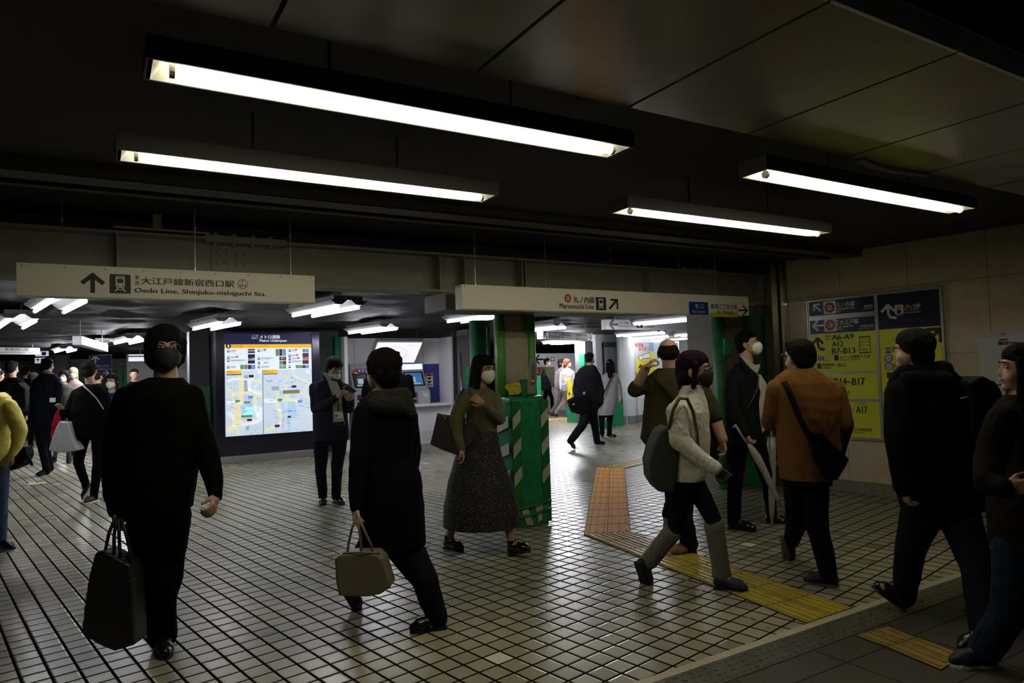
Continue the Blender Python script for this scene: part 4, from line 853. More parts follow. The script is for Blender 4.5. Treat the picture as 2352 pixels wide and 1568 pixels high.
# street map
def road(pts, w_, c, h=.0):
    for i in range(len(pts)-1): a = kp(*pts[i]); b = kp(*pts[i+1]); bd.bar(M_, a, b, w_, h, I[c])
kr(370, 560, 420, 880, 'grey', -.0005); kr(365, 760, 470, 990, 'blu', -.0004); kr(335, 900, 470, 1000, 'blu', -.0004)
road([(340, 560), (340, 860), (275, 900), (280, 1110), (190, 1150)], .085, 'cream'); road([(250, 760), (330, 750), (450, 750), (560, 790)], .06, 'cream', .0003); road([(430, 590), (560, 640)], .05, 'cream', .0004); road([(200, 700), (260, 760), (255, 950)], .05, 'cream', .0004); road([(470, 780), (480, 900), (500, 900), (500, 780)], .04, 'cream', .0005); road([(300, 1100), (310, 1200)], .05, 'cream', .0005); road([(190, 1150), (330, 1080), (560, 1020)], .05, 'cream', .0006); road([(300, 880), (330, 1090)], .10, 'cream', .0002)
road([(205, 630), (230, 605), (330, 600), (415, 605)], .03, 'wh', .0008); road([(420, 610), (425, 720), (560, 760)], .05, 'wh', .0008); road([(190, 850), (270, 845), (280, 815)], .04, 'wh', .0009); road([(345, 1095), (560, 1035)], .055, 'wh', .0009); road([(480, 700), (560, 560)], .012, 'wh', .0009); road([(440, 640), (500, 520)], .012, 'wh', .0009)
for k in range(10): road([(190+k*12, 960+k*14), (260+k*3, 955+k*14)], .010, 'wh', .0009); road([(480+k*9, 900), (505+k*6, 1000+k*3)], .010, 'wh', .001)
rr = random.Random(11)
for k in range(70):
    x, y = rr.uniform(190, 555), rr.uniform(560, 1190); kr(x, y, x+rr.uniform(10, 34), y+5, rr.choice(['ltx', 'grey', 'grey', 'blue']), .0012)
for k in range(95):
    x, y = rr.uniform(590, 1040), rr.uniform(570, 1150); kr(x, y, x+rr.uniform(10, 40), y+5, rr.choice(['ltx', 'grey', 'grey', 'blue']), .0012)
kr(571, 502, 576, 1180, 'dk', .001)
for (x0, y0, x1, y1, c) in ((183, 510, 345, 548, 'yel'), (573, 503, 727, 541, 'yel'), (185, 551, 345, 561, 'dk'), (576, 544, 725, 552, 'dk'), (422, 557, 474, 585, 'navy'), (277, 822, 328, 848, 'green'), (416, 780, 468, 806, 'blue'), (372, 838, 436, 860, 'brown'), (403, 1022, 455, 1048, 'maroon'), (662, 677, 743, 722, 'grey'), (783, 720, 960, 758, 'brown'), (876, 668, 925, 692, 'navy'), (725, 808, 776, 836, 'green'), (941, 824, 990, 850, 'blue'), (832, 990, 868, 1012, 'maroon'), (697, 1084, 748, 1112, 'maroon'), (340, 985, 460, 1010, 'green'), (390, 1095, 425, 1140, 'grey')): kr(x0, y0, x1, y1, c, .0015)
road([(808, 560), (815, 720)], .03, 'cream', .0004); road([(890, 500), (905, 570), (1055, 640)], .035, 'cream', .0004); road([(1050, 640), (1010, 730)], .02, 'cream', .0005); road([(960, 735), (1085, 800)], .035, 'cream', .0005); road([(735, 740), (735, 820), (730, 930), (760, 930), (760, 1070), (740, 1090), (590, 1150)], .05, 'cream', .0005); road([(740, 820), (950, 825)], .055, 'cream', .0006); road([(830, 760), (830, 820)], .06, 'cream', .0007); road([(985, 1000), (1085, 965)], .02, 'cream', .0007); road([(580, 830), (730, 835)], .06, 'wh', .0004); road([(925, 830), (925, 880)], .03, 'cream', .0006)
kr(835, 840, 925, 1020, 'blu', .0003); kr(735, 725, 780, 760, 'blu', .0003); kr(845, 765, 920, 805, 'blu', .0003); kr(765, 860, 800, 1080, 'blu', .0001); road([(775, 1080), (785, 1160)], .02, 'blu', .0005); road([(835, 1010), (860, 1150)], .06, 'blu', .0002); road([(600, 610), (640, 630), (670, 610)], .02, 'grey', .0005)
for t in (536, 1050): p = kp(t, 525); bd.disc(M_, *p, .035, .001, I['wh'], 18)
for (x0, y0, x1, y1, s) in ((366, 928, 460, 946, '新宿ターミナル'), (836, 928, 925, 946, '新宿ターミナル'), (195, 514, 240, 528, '地上図'), (195, 531, 290, 542, 'Street Level Map'), (586, 506, 625, 521, '地下図'), (586, 524, 680, 536, 'Underground Map')): a = kp(x0, y0); b = kp(x1, y1); bd.text(M_, s, a[0], b[1], b[0], a[1], .002, I['dk'])
M_.build('street_map', km, r)
# dark side boards beside the kiosk
DKW = mat('hall_dark', (.030, .030, .034), .5, noise=.2, nscale=4)
mb = MB(); a = at_y(433, 900, 14.4)[0]; mb.abox(a, kx0-.02, 14.2, 14.6, 0, 2.46); struct('wall_back', mb, DKW)
mb = MB(); mb.abox(kx0-.55, kx0-.02, 14.05, 14.18, 0, 1.42); tag(mb.build('construction_sheet', GS, None, bevel=.01), 'dark green protective sheet leaning left of the map kiosk', 'sheet')
bx_l = at_y(793, 900, 13.75)[0]; bx_r = at_y(1042, 900, 13.75)[0]
mb = MB(); mb.abox(kx1+.02, bx_l-.01, 14.1, 14.2, 0, 2.46); struct('wall_back', mb, mat('green_hoarding', (.012, .055, .03), .5, noise=.2))
r = thing('foam_post', 'green foam wrapped post between the map kiosk and the ticket booth', 'post', (bx_l-.09, 13.95, 0)); mb = MB(); mb.tube([(bx_l-.09, 13.95, 0), (bx_l-.09, 13.95, 2.34)], .055, 14); mb.build('foam', mat('foam_teal', (.02, .26, .12), .45), r, True)
# ---------------------------------------------------------------- ticket booth
BY, BK = 13.75, 14.38; bw = mat('booth_white', (.82, .81, .85), .4, noise=.03); r = thing('ticket_booth', 'white open ticket machine booth with a white counter', 'booth', ((bx_l+bx_r)/2, BY, 0)); zt = 2.33; zc_ = .88
mb = MB(); mb.abox(bx_l, bx_l+.07, BY, BK, 0, zt); mb.build('side_panel', bw, r, bevel=.004)
mb = MB(); mb.abox(bx_r-.05, bx_r, BY, BK, 0, zt); mb.build('side_panel', bw, r, bevel=.004)
mb = MB(); mb.abox(bx_l+.07, bx_r-.05, BK, BK+.06, 0, zt); mb.build('back_panel', bw, r)
bb = Board((0, BK-.001, 0), (1, 0, 0)); zb_ = bb.px(960, 836)[1]
mb = MB(); mb.abox(bx_l+.072, bx_r-.052, BK-.008, BK, zc_, zb_); mb.build('blue_band', mat('booth_blue', (.025, .045, .26), .4), r)
mb = MB()
for x in (813, 971): s = bb.px(x, 800)[0]; mb.abox(s, s+.006, BK-.004, BK, zb_, zt)
mb.build('panel_joint', mat('joint_grey', (.25, .25, .26), .6), r)
mb = MB(); mb.abox(bx_l+.06, bx_r-.04, BY-.02, BK, zc_-.06, zc_); mb.build('counter', bw, r, bevel=.01)
mb = MB(); mb.abox(bx_l+.25, bx_r-.05, BY+.22, BY+.28, 0, zc_-.06); mb.abox(bx_l+.25, bx_r-.05, BY+.16, BY+.28, .0, .30); mb.build('apron', bw, r)
def machine(label, x0, x1, hdr, scr):
    q = thing('ticket_machine', label, 'ticket machine', ((x0+x1)/2, BY+.3, zc_)); y = BK; V = []
    prof = [(BY+.12, zc_), (BY+.12, zc_+.30), (BY+.22, zc_+.36), (BY+.42, zc_+.72), (BY+.42, zc_+.90), (BK-.01, zc_+.90), (BK-.01, zc_)]
    mb = MB(); mb.prism([(x0, a, b) for a, b in prof], (x1-x0, 0, 0)); mb.build('casing', mat('machine_grey', (.33, .34, .37), .35), q, bevel=.006)
    mb = MB(); mb.abox(x0+.03, x1-.03, BY+.412, BY+.42, zc_+.75, zc_+.87); mb.build('header_panel', hdr, q)
    a, b = np.array((0, BY+.22, zc_+.36)), np.array((0, BY+.42, zc_+.72)); d = b-a; n = np.cross((1, 0, 0), d); n /= np.linalg.norm(n)
    mb = MB(); mb.box(a+d*.08+n*.0+(x0+.04, 0, 0), (x1-x0-.08, 0, 0), d*.86, n*.008); mb.build('screen_bezel', INK, q)
    mb = MB(); mb.box(a+d*.14+n*.008+(x0+.08, 0, 0), (x1-x0-.16, 0, 0), d*.72, n*.003); mb.build('screen', scr, q)
    mb = MB(); mb.box(a+d*.3+n*.011+(x0+.13, 0, 0), ((x1-x0)*.3, 0, 0), d*.3, n*.001); mb.box(a+d*.18+n*.011+(x0+.1, 0, 0), ((x1-x0)*.55, 0, 0), d*.07, n*.001); mb.build('screen_buttons', glow('screen_lt', (.25, .35, .45), .7), q)
    mb = MB(); mb.abox(x0+.05, x0+(x1-x0)*.42, BY+.105, BY+.12, zc_+.14, zc_+.25); mb.abox(x0+.05, x0+(x1-x0)*.42, BY+.105, BY+.12, zc_+.03, zc_+.10); mb.build('coin_slots', INK, q)
    mb = MB(); mb.abox(x0+(x1-x0)*.5, x1-.02, BY+.03, BY+.12, zc_, zc_+.28); mb.build('note_unit', mat('machine_light', (.5, .5, .52), .35), q, bevel=.01)
    mb = MB(); mb.abox(x0+(x1-x0)*.65, x1-.08, BY+.024, BY+.03, zc_+.14, zc_+.23); mb.build('label_plate', WHT, q); return q
mx = at_y(931, 900, 13.95)[0]; mxr = at_y(983, 900, 13.95)[0]
machine('right ticket machine with a lit blue screen beside the red bordered notice', mx, mxr, glow('header_lit', (.75, .82, .9), 1.), glow('screen_blue', (.03, .10, .22), 1.))
ml, mlr = at_y(812, 900, 13.95)[0], at_y(855, 900, 13.95)[0]
q = machine('left ticket machine with grey header and round red sticker', ml, mlr, mat('header_grey', (.36, .38, .45), .4), mat('screen_off', (.08, .08, .09), .2))
cb = Board((0, BY+.405, 0), (1, 0, 0)); C = MB(); p = cb.px(819.5, 858); cb.disc(C, *p, .10, .01, 0, 26); cb.bar(C, (p[0]-.05, p[1]+.03), (p[0]+.05, p[1]-.03), .03, .012, 1)
C.build('round_sticker', [mat('sticker_red', (.55, .03, .02), .4), WHT], q)
C = MB(); 
for x, mi in ((825, 0), (834, 1)): p = cb.px(x, 851); cb.disc(C, *p, .045, .012, mi, 20); cb.disc(C, *p, .026, .014, 2, 16)
C.build('card_symbols', [BLU, mat('violet', (.25, .04, .40), .4), WHT], q)
# notice beside machines
a = bb.px(976, 856); b = bb.px(996, 889.5); n_ = MB(); bb.rect(n_, a[0], b[1], b[0], a[1], .008, 0); w_, h_ = b[0]-a[0], a[1]-b[1]; bb.rect(n_, a[0]+.02, b[1]+.02, b[0]-.02, b[1]+h_*.76, .010, 1)
for k in range(3): bb.rect(n_, a[0]+.04, b[1]+.05+k*h_*.24, b[0]-.04, b[1]+.07+k*h_*.24, .011, 2); bb.disc(n_, a[0]+.1, b[1]+.12+k*h_*.24, .025, .011, 2, 10); bb.disc(n_, b[0]-.1, b[1]+.12+k*h_*.24, .025, .011, 3, 10)
o = n_.build('notice', [mat('notice_red', (.45, .08, .12), .5), WHT, NAVY, mat('jr_green', (0, 0, 0))], None); tag(o, 'small red bordered notice on the blue band right of the ticket machines', 'notice')
# hanging lit fare map
TLp, TRp, BRp, BLp = at_y(868, 786.5, 13.62), at_y(970, 786.5, 13.62), at_y(949, 838, 14.05), at_y(850, 836, 14.05)
r = thing('fare_map', 'tilted lit fare map box hanging above the ticket machines', 'lightbox', (TLp+BRp)/2); rt = (TRp-TLp)/np.linalg.norm(TRp-TLp); upv = (TLp-BLp)/np.linalg.norm(TLp-BLp); fb = Board(BLp, rt, upv); Wd = np.linalg.norm(TRp-TLp); Hh = np.linalg.norm(TLp-BLp)
mb = MB(); mb.box(BLp-rt*.03-upv*.03-fb.n*.012, rt*(Wd+.06), upv*(Hh+.07), -fb.n*.09); mb.build('casing', mat('lightbox_grey', (.25, .25, .27), .4), r, bevel=.005)
mb = MB(); fb.rect(mb, 0, 0, Wd, Hh, 0.); mb.build('lit_face', glow('fare_white', (.80, .78, .86), 1.25), r)
L_ = MB(); rr = random.Random(2)
def fl_(pts, w_, mi):
    for i in range(len(pts)-1): fb.bar(L_, (pts[i][0]*Wd, pts[i][1]*Hh), (pts[i+1][0]*Wd, pts[i+1][1]*Hh), w_, .002+.0003*mi, mi)
fl_([(.05, .8), (.2, .85), (.45, .6), (.6, .4), (.75, .35), (.95, .4)], .012, 0); fl_([(.1, .3), (.25, .55), (.35, .75), (.5, .9)], .012, 0); fl_([(.6, .45), (.55, .7), (.7, .88), (.95, .86)], .010, 1); fl_([(.3, .45), (.5, .5), (.85, .7), (.8, .45), (.65, .2)], .010, 2); fl_([(.2, .2), (.4, .35), (.6, .3), (.9, .25)], .010, 1); fl_([(.5, .8), (.75, .6), (.75, .4), (.6, .3)], .010, 0)
for k in range(90): x, y = rr.uniform(.06, .9), rr.uniform(.15, .92); fb.rect(L_, x*Wd, y*Hh, x*Wd+rr.uniform(.02, .07), y*Hh+.010, .001, rr.choice([1, 1, 0, 2]))
fb.rect(L_, .0, .0, Wd, .055*Hh, .003, 3); L_.build('route_lines', [glow('line_rose', (.65, .25, .32), .9), glow('line_slate', (.40, .40, .52), .9), glow('line_violet', (.45, .35, .62), .9), glow('line_navy', (.05, .04, .25), .9)], r)
mb = MB(); 
for t in (.1, .9): P = TLp+rt*Wd*t+upv*.0+fb.n*-.05; mb.tube([P, (P[0], P[1]+.02, 2.60)], .008, 6)
mb.build('hanging_bracket', INK, r)
# ---------------------------------------------------------------- background right of the booth
def zpt(x, y): return at_z(x, y)
def slabwall(name, pa_, dirv, x0, x1, ztop, m, z0=0., th=.12, kind='structure', yoff=0.):
    """upright slab: passes ground point pa_, runs along dirv, between two image columns"""
    n = np.cross(dirv, UP); o = np.asarray(pa_); P0 = at_plane(x0, 860, o, n); P1 = at_plane(x1, 860, o, n); mb = MB()
    a = np.array((P0[0], P0[1], z0)); b = np.array((P1[0], P1[1], z0)); mb.box(a, b-a, (0, 0, ztop-z0), -n*th); ob = mb.build(name, m)
    if kind: ob['kind'] = kind
    return ob, Board(o, dirv)
grn_b = mat('green_hoarding', (0, 0, 0))
slabwall('wall_back', (7.6, 14.6, 0), np.array((1., 0, 0)), 1043, 1100, 2.46, mat('hall_dark', (0, 0, 0)))
r = thing('column', 'dark column with green tape left of the foam padded column, behind the long haired woman', 'column', (7.3, 13.2, 0))
P = at_y(1097, 900, 13.2); mb = MB(); mb.abox(P[0]-.22, P[0]+.3, 13.2, 13.7, 0, 2.46); mb.build('shaft', mat('column_grey', (.10, .10, .10), .6), r)
b3 = Board((0, 13.2, 0), (1, 0, 0)); mb = MB(); a = b3.px(1096, 838); b = b3.px(1114, 768); b3.rect(mb, a[0], a[1], b[0], b[1], .004, 0); c = b3.px(1096, 788); b3.rect(mb, a[0]+.02, c[1], b[0]-.02, b[1]-.02, .006, 1)
b3.rect(mb, a[0]+.03, c[1]-.08, b[0], c[1]-.05, .006, 2); b3.rect(mb, a[0]+.03, c[1]-.16, b[0], c[1]-.12, .006, 2); b3.disc(mb, a[0]+.06, c[1]-.24, .03, .006, 1, 12); mb.build('poster', [WHT, mat('poster_pink', (.55, .25, .25), .5), INK], r)
mb = MB(); mb.abox(P[0]-.26, P[0]-.16, 13.16, 13.25, 1.15, 1.65); mb.build('tape_patch', GT, r)
mb = MB(); q = at_y(1050, 880, 13.5); mb.tube([(q[0]+.1, 13.5, 0), (q[0]+.1, 13.5, 1.95)], .02, 8); tag(mb.build('metal_pole', mat('rod_steel', (0, 0, 0)), None, True), 'thin grey metal pole right of the white ticket booth', 'pole')
mb = MB(); q = at_y(1050, 960, 13.3); mb.abox(q[0]-.12, q[0]+.42, 12.7, 13.0, 0, 1.02); tag(mb.build('wrapped_crate', mat('tape_teal', (.01, .16, .09), .35, bump=.6, bscale=8), None, bevel=.03), 'low green wrapped crate behind the brown shoulder bag', 'crate')
# white hoarding with red square logo
o_ = zpt(1270, 943); WHB = mat('hoarding_white', (.80, .77, .80), .4, noise=.03)
ob, hb = slabwall('wall_back', o_, HU, 1200, 1331, hb_z if 'hb_z' in globals() else 2.17, WHB)
H = MB(); hb = Board(o_, HU); c = hb.px(1241, 825); hb.arrow(H, c[0]-.05, c[1], .42, 180, .01, 0, .16); hb.textpx(H, '入口', 1254, 818, 1273, 830, .01, 0, .01)
for x in (1255, 1283, 1305): a = hb.px(x, 812); hb.bar(H, (a[0], .1), (a[0], 2.1), .012, .004, 1)
H.t = []; o2 = H.build('entrance_lettering', [INK, mat('joint_grey', (0, 0, 0))]); tag(o2, 'black left arrow and large characters printed on the white hoarding', 'lettering')
H = MB(); a = hb.px(1226, 872); b = hb.px(1249, 843); hb.rect(H, a[0], a[1], b[0], b[1], .01, 0); a2 = hb.px(1251, 872); b2 = hb.px(1273, 843); hb.rect(H, a2[0], a2[1], b2[0], b2[1], .01, 0)
for s, A1, B1, in (('ユニ', a, b), ('クロ', a, b), ('UNI', a2, b2), ('QLO', a2, b2)):
    w_, h_ = B1[0]-A1[0], B1[1]-A1[1]; t = s in ('ユニ', 'UNI'); hb.text(H, s, A1[0]+.1*w_, A1[1]+(.54 if t else .1)*h_, B1[0]-.1*w_, A1[1]+(.9 if t else .46)*h_, .012, 1, .02)
tag(H.build('shop_logo', [mat('logo_red', (.55, .015, .01), .4), WHT]), 'red square shop logo with white letters on the white hoarding', 'logo')
# dark door strip and pillar right of it
slabwall('wall_side', zpt(1335, 962), HU, 1331, 1345, 2.4, mat('pale_panel', (.42, .42, .44), .5))
r = thing('column', 'dark grey column with green foam edges behind the suited walker', 'column', zpt(1362, 972)); Pc = zpt(1360, 972); D_ = depth(Pc)
def pillar(r, x0, x1, P, m, zt=2.46, z0=0., name='shaft', off=0., th=.4):
    o = np.asarray(P)-FWD*off; n = np.cross(HU, UP); a = at_plane(x0, 860, o, n); b = at_plane(x1, 860, o, n); mb = MB(); mb.box((a[0], a[1], z0), (b[0]-a[0], b[1]-a[1], 0), (0, 0, zt-z0), -n*th); return mb.build(name, m, r)
pillar(r, 1346, 1362, Pc, mat('column_grey', (0, 0, 0))); pillar(r, 1362, 1371, Pc, mat('foam_teal', (0, 0, 0)), 1.95, off=.05, name='edge_guard', th=.2); pillar(r, 1343, 1348, Pc, mat('foam_teal', (0, 0, 0)), 1.95, off=.05, name='edge_guard', th=.2)
slabwall('wall_side', zpt(1400, 973), HU, 1371, 1440, 2.46, mat('office_wall', (.30, .31, .33), .5))
# office window with brown frame
ow = zpt(1400, 973); hb = Board(ow, HU); r = thing('office_window', 'brown framed frosted office window behind the white coat woman', 'window', ow+UP*.8)
a = hb.px(1387, 905); b = hb.px(1442, 783); u0, u1 = a[0], b[0]; v0, v1 = hb.px(1415, 908)[1], hb.px(1415, 786)[1]; fw_ = .07; fr = mat('bronze_frame', (.045, .030, .022), .35, metal=.3)
mb = MB(); 
for q0, q1, z0, z1 in ((u0, u1, v1-.13, v1), (u0, u1, v0, v0+.28), (u0, u0+.03, v0, v1), (u1-fw_, u1, v0, v1)): mb.box(hb.P(q0, z0, 0), HU*(q1-q0), UP*(z1-z0), hb.n*.06)
mb.build('frame', fr, r, bevel=.005)
mb = MB(); hb.rect(mb, u0+.03, v0+.25, u1-fw_, v1-.12, .012); mb.build('frosted_pane', mat('frosted_glass', (.24, .28, .29), .25, spec=.6), r)
mb = MB(); hb.rect(mb, u0+(u1-u0)*.55, v0+.9, u1-fw_-.03, v1-.16, .016); mb.build('curtain', mat('curtain_grey', (.36, .36, .42), .6), r)
# white tiled pillar wall with posters
pw = zpt(1444, 974); wt = mat('tile_white', (.66, .68, .72), .18, noise=.03, nscale=4)
mb = MB(); hb = Board(pw, HU); n = hb.n; c0 = hb.px(1451, 900)[0]; 
cyl = MB(); cc = hb.P(c0, 0, -.16); cyl.tube([cc, cc+UP*2.46], .24, 28, cap=False); o = cyl.build('wall_side', wt, None, True); o['kind'] = 'structure'
slabwall('wall_side', pw-n*.0, HU, 1462, 1532, 2.46, wt)
slabwall('wall_side', pw-n*.02, HU, 1436, 1452, .86, wt)
mb = MB(); a = hb.px(1462, 900)[0]; b = hb.px(1532, 900)[0]; mb.box(hb.P(a, 0, 0), HU*(b-a), UP*.22, n*.02); cb_ = MB(); cb_.tube([cc, cc+UP*.22], .255, 28, cap=False); cb_.v += []; k = len(cb_.v); mb.add(cb_.v, cb_.f); struct('baseboard_side', mb, mat('base_grey', (.20, .21, .24), .45))
mb = MB(); 
for x in (1459, 1495): a = hb.px(x, 880)[0]; mb.box(hb.P(a, 0, .004), HU*.008, UP*2.4, n*.003)
mb.box(hb.P(hb.px(1444, 0)[0]-.0, 1.52, .085), HU*.25, UP*.008, n*.003); struct('trim_10', mb, mat('joint_grey', (0, 0, 0)))
r = thing('event_poster', 'colourful comic style poster on the white tiled wall beside the balding man', 'poster', hb.P(hb.px(1478, 0)[0], 1.5, .01)); a = hb.px(1457, 862); b = hb.px(1500, 786); w_, h_ = b[0]-a[0], b[1]-a[1]; Q = MB()
F_ = lambda x, y: (a[0]+x*w_, a[1]+y*h_)
def qr(x0, y0, x1, y1, mi, h=.012): p = F_(x0, y0); q = F_(x1, y1); hb.rect(Q, p[0], p[1], q[0], q[1], h, mi)
qr(0, 0, 1, 1, 0, .008); qr(.78, .45, 1, 1, 1, .010); qr(.8, .45, 1, .72, 3); qr(.1, -.08, 1.02, .48, 3, .011); qr(.02, -.12, .1, .1, 2, .0115); hb.text(Q, '地下道', *F_(.05, .84), *F_(.5, .97), .014, 2, .03); hb.text(Q, 'あそぼう', *F_(.25, .73), *F_(.75, .86), .014, 2, .03); hb.text(Q, '4.12', *F_(.2, .16), *F_(.7, .34), .014, 4, .02); hb.text(Q, 'Spring', *F_(.35, .36), *F_(.7, .45), .014, 2)
for k in range(5): hb.bar(Q, F_(.05+.06*k, 1), F_(.12+.08*k, .88), .012, .013, 4)
hb.face(Q, [F_(.2, .55), (F_(.45, .62)), F_(.45, .50), F_(.3, .45)], .013, 5); hb.face(Q, [F_(.45, .62), F_(.8, .68), F_(.78, .52), F_(.45, .5)], .013, 5)
for p, q in (((.2, .55), (.45, .62)), ((.45, .62), (.8, .68)), ((.45, .5), (.45, .62)), ((.45, .5), (.78, .52)), ((.2, .55), (.3, .45)), ((.3, .45), (.45, .5)), ((.78, .52), (.8, .68))): hb.bar(Q, F_(*p), F_(*q), .014, .015, 4)
Q.build('sheet', [mat('poster_pale', (.50, .50, .50), .5), mat('poster_blue', (.20, .38, .62), .5), mat('poster_red', (.6, .06, .07), .5), mat('poster_yellow', (.72, .62, .04), .5), INK, WHT], r)
# distant hall at right
slabwall('wall_back', zpt(1700, 935), HU, 1560, 1700, 2.3, mat('far_white', (.45, .46, .50), .5))
P = zpt(1600, 955); r = thing('column', 'distant dark column with green striped wrapping above the purple haired woman', 'column', P); pillar(r, 1588, 1611, P, mat('column_grey', (0, 0, 0))); pillar(r, 1585, 1590, P, GT, 1.95, off=.05, name='edge_guard'); pillar(r, 1604, 1622, P, GT, 1.95, off=.05, name='edge_guard')
P = zpt(1650, 965); r = thing('office_cabinet', 'grey metal cabinets in the distant office at right', 'cabinet', P); pillar(r, 1633, 1668, P, mat('cabinet_grey', (.36, .34, .35), .5), 1.75, name='body', z0=0); pillar(r, 1633, 1668, P, mat('cabinet_joint', (.2, .2, .2), .5), 1.34, z0=1.33, off=.03, name='joint', th=.02)
P = zpt(1635, 985); r = thing('barrier', 'distant waist high barrier in green and white striped tape', 'barrier', P); pillar(r, 1628, 1662, P, GT, .98, name='wrapping'); Hb = Board(P-np.cross(HU, UP)*-.0, HU); H = MB()
for k in range(4):
    for x in (1632, 1652): a = Hb.px(x, 880+k*24); Hb.face(H, [(a[0]-.08, a[1]-.06), (a[0]+.08, a[1]+.04), (a[0]+.08, a[1]+.13), (a[0]-.08, a[1]+.03)], .01)
H.build('hazard_tape', GW, r)
P = zpt(1395, 982); r = thing('barrier', 'green and white taped box behind the legs of the white coat woman', 'barrier', P-HW*.25); pillar(r, 1376, 1429, P, GT, .75, name='wrapping', th=.2); Hb = Board(P, HU); H = MB(); a = Hb.px(1390, 955); Hb.face(H, [(a[0]-.1, a[1]-.2), (a[0]+.12, a[1]), (a[0]+.12, a[1]+.2), (a[0]-.1, a[1])], .01); H.build('hazard_tape', GW, r)
P = zpt(1334, 970); r = thing('barrier', 'green taped box left of the suited walker in the far hall', 'barrier', P); pillar(r, 1322, 1342, P, GT, .5, name='wrapping')
P = zpt(1240, 955); r = thing('barrier', 'narrow green wrapped post foot just right of the box in front of the white hoarding', 'barrier', P); pillar(r, 1231, 1242, P, GT, 1.35, name='wrapping')
# distant hanging signs (in the far hall's direction, some tilted to the viewer)
def far_sign(label, tl, tr, br, bl, D0, D1, draw, th=.12):
    a, b = at_d(*tl, D0), at_d(*tr, D1); zb0, zb1 = at_d(*bl, D0)[2], at_d(*br, D1)[2]; zt_ = (a[2]+b[2])/2; zb = (zb0+zb1)/2
    d = b-a; d[2] = 0; Wd = np.linalg.norm(d); d /= Wd; o = np.array((a[0], a[1], zb)); bd = Board(o, d); Hh = zt_-zb
    r = thing('hanging_sign', label, 'sign', o+d*Wd/2); mb = MB(); mb.box(o-bd.n*th, d*Wd, UP*Hh, bd.n*th); mb.build('panel', mat('sign_far', (.52, .52, .54), .4), r, bevel=.004)
    for t in (.1, .9): mb = MB(); p = o+d*Wd*t-bd.n*th/2+UP*Hh; mb.tube([p, (p[0], p[1], 2.60)], .006, 6); mb.build('hanging_rod', mat('rod_steel', (0, 0, 0)), r)
    T = MB(); draw(bd, T, Wd, Hh); T.build('lettering', [INK, RED, NAVY, WHT, YEL, BLU], r); return r
def dr1(bd, T, W, H):
    bd.arrow(T, .07*W, .5*H, .075*W, 180, .004, 0, .2); bd.text(T, '丸ノ内線', .115*W, .56*H, .20*W, .8*H, .004, 0, .01); bd.text(T, 'Marunouchi Line', .115*W, .28*H, .26*W, .46*H, .004, 0); bd.disc(T, .235*W, .68*H, .026*W*.6, .004, 1, 18); bd.disc(T, .235*W, .68*H, .012*W*.6, .005, 3, 14)
    bd.rect(T, .27*W, .22*H, .33*W, .82*H, .004, 0); bd.text(T, 'きっぷうりば', .34*W, .62*H, .55*W, .86*H, .004, 0, .01); bd.text(T, 'Tickets', .34*W, .25*H, .44*W, .50*H, .004, 0, .01); bd.rect(T, .285*W, .35*H, .31*W, .55*H, .005, 3)
def dr2(bd, T, W, H):
    bd.arrow(T, .06*W, .45*H, .09*W, 135, .004, 0, .2); bd.rect(T, .11*W, .12*H, .32*W, .84*H, .004, 2); bd.text(T, '西武新宿駅', .13*W, .45*H, .31*W, .74*H, .005, 3, .01); bd.text(T, 'Seibu-Shinjuku', .13*W, .2*H, .31*W, .34*H, .005, 3); train(bd, T, .34*W, .22*H, .40*W, .82*H, .004, 0, 3)
    bd.text(T, '西武線', .42*W, .5*H, .53*W, .78*H, .004, 0, .01); bd.text(T, 'Seibu Line', .42*W, .25*H, .55*W, .4*H, .004, 0); bd.text(T, '歌舞伎町方面', .64*W, .5*H, .87*W, .82*H, .004, 0, .01); bd.rect(T, .64*W, .05*H, .88*W, .36*H, .003, 4); bd.text(T, 'for Kabukicho', .66*W, .16*H, .87*W, .36*H, .005, 0); bd.arrow(T, .935*W, .45*H, .09*W, 0, .004, 0, .2)
far_sign('distant white sign pointing left to tickets, behind the right station sign', (1391, 739), (1629, 733), (1629, 751), (1391, 766), 12.6, 14.2, dr1)
far_sign('distant white sign with a purple box and arrows at both ends', (1245, 763), (1361, 761), (1361, 781), (1245, 781), 13.5, 15.3, dr2)
far_sign('distant sign at left whose lower half reads a station name', (-60, 796), (92, 799), (92, 812), (-60, 815), 15.2, 16.4, lambda bd, T, W, H: (bd.text(T, '新宿西口駅', .45*W, .55*H, .82*W, .92*H, .004, 0, .01), bd.text(T, 'Shinjuku-nishiguchi Sta.', .3*W, .12*H, .88*W, .42*H, .004, 0)))
far_sign('distant tilted sign with blue and yellow blocks above the crowd', (188, 786), (248, 779), (248, 796), (189, 806), 10.2, 12.6, lambda bd, T, W, H: (bd.rect(T, .32*W, .02*H, .58*W, .98*H, .004, 5), bd.rect(T, .03*W, .02*H, .3*W, .25*H, .004, 4), bd.text(T, '新宿駅方面', .62*W, .3*H, .9*W, .7*H, .004, 0), bd.text(T, '東口方面', .05*W, .5*H, .28*W, .8*H, .004, 0)))
far_sign('distant pale sign with a blue square at the right, by the second column', (1620, 786), (1660, 784), (1660, 797), (1620, 796), 19, 20, lambda bd, T, W, H: (bd.rect(T, .25*W, .1*H, .36*W, .9*H, .004, 5), bd.text(T, '新宿駅', .45*W, .3*H, .9*W, .7*H, .004, 0)))
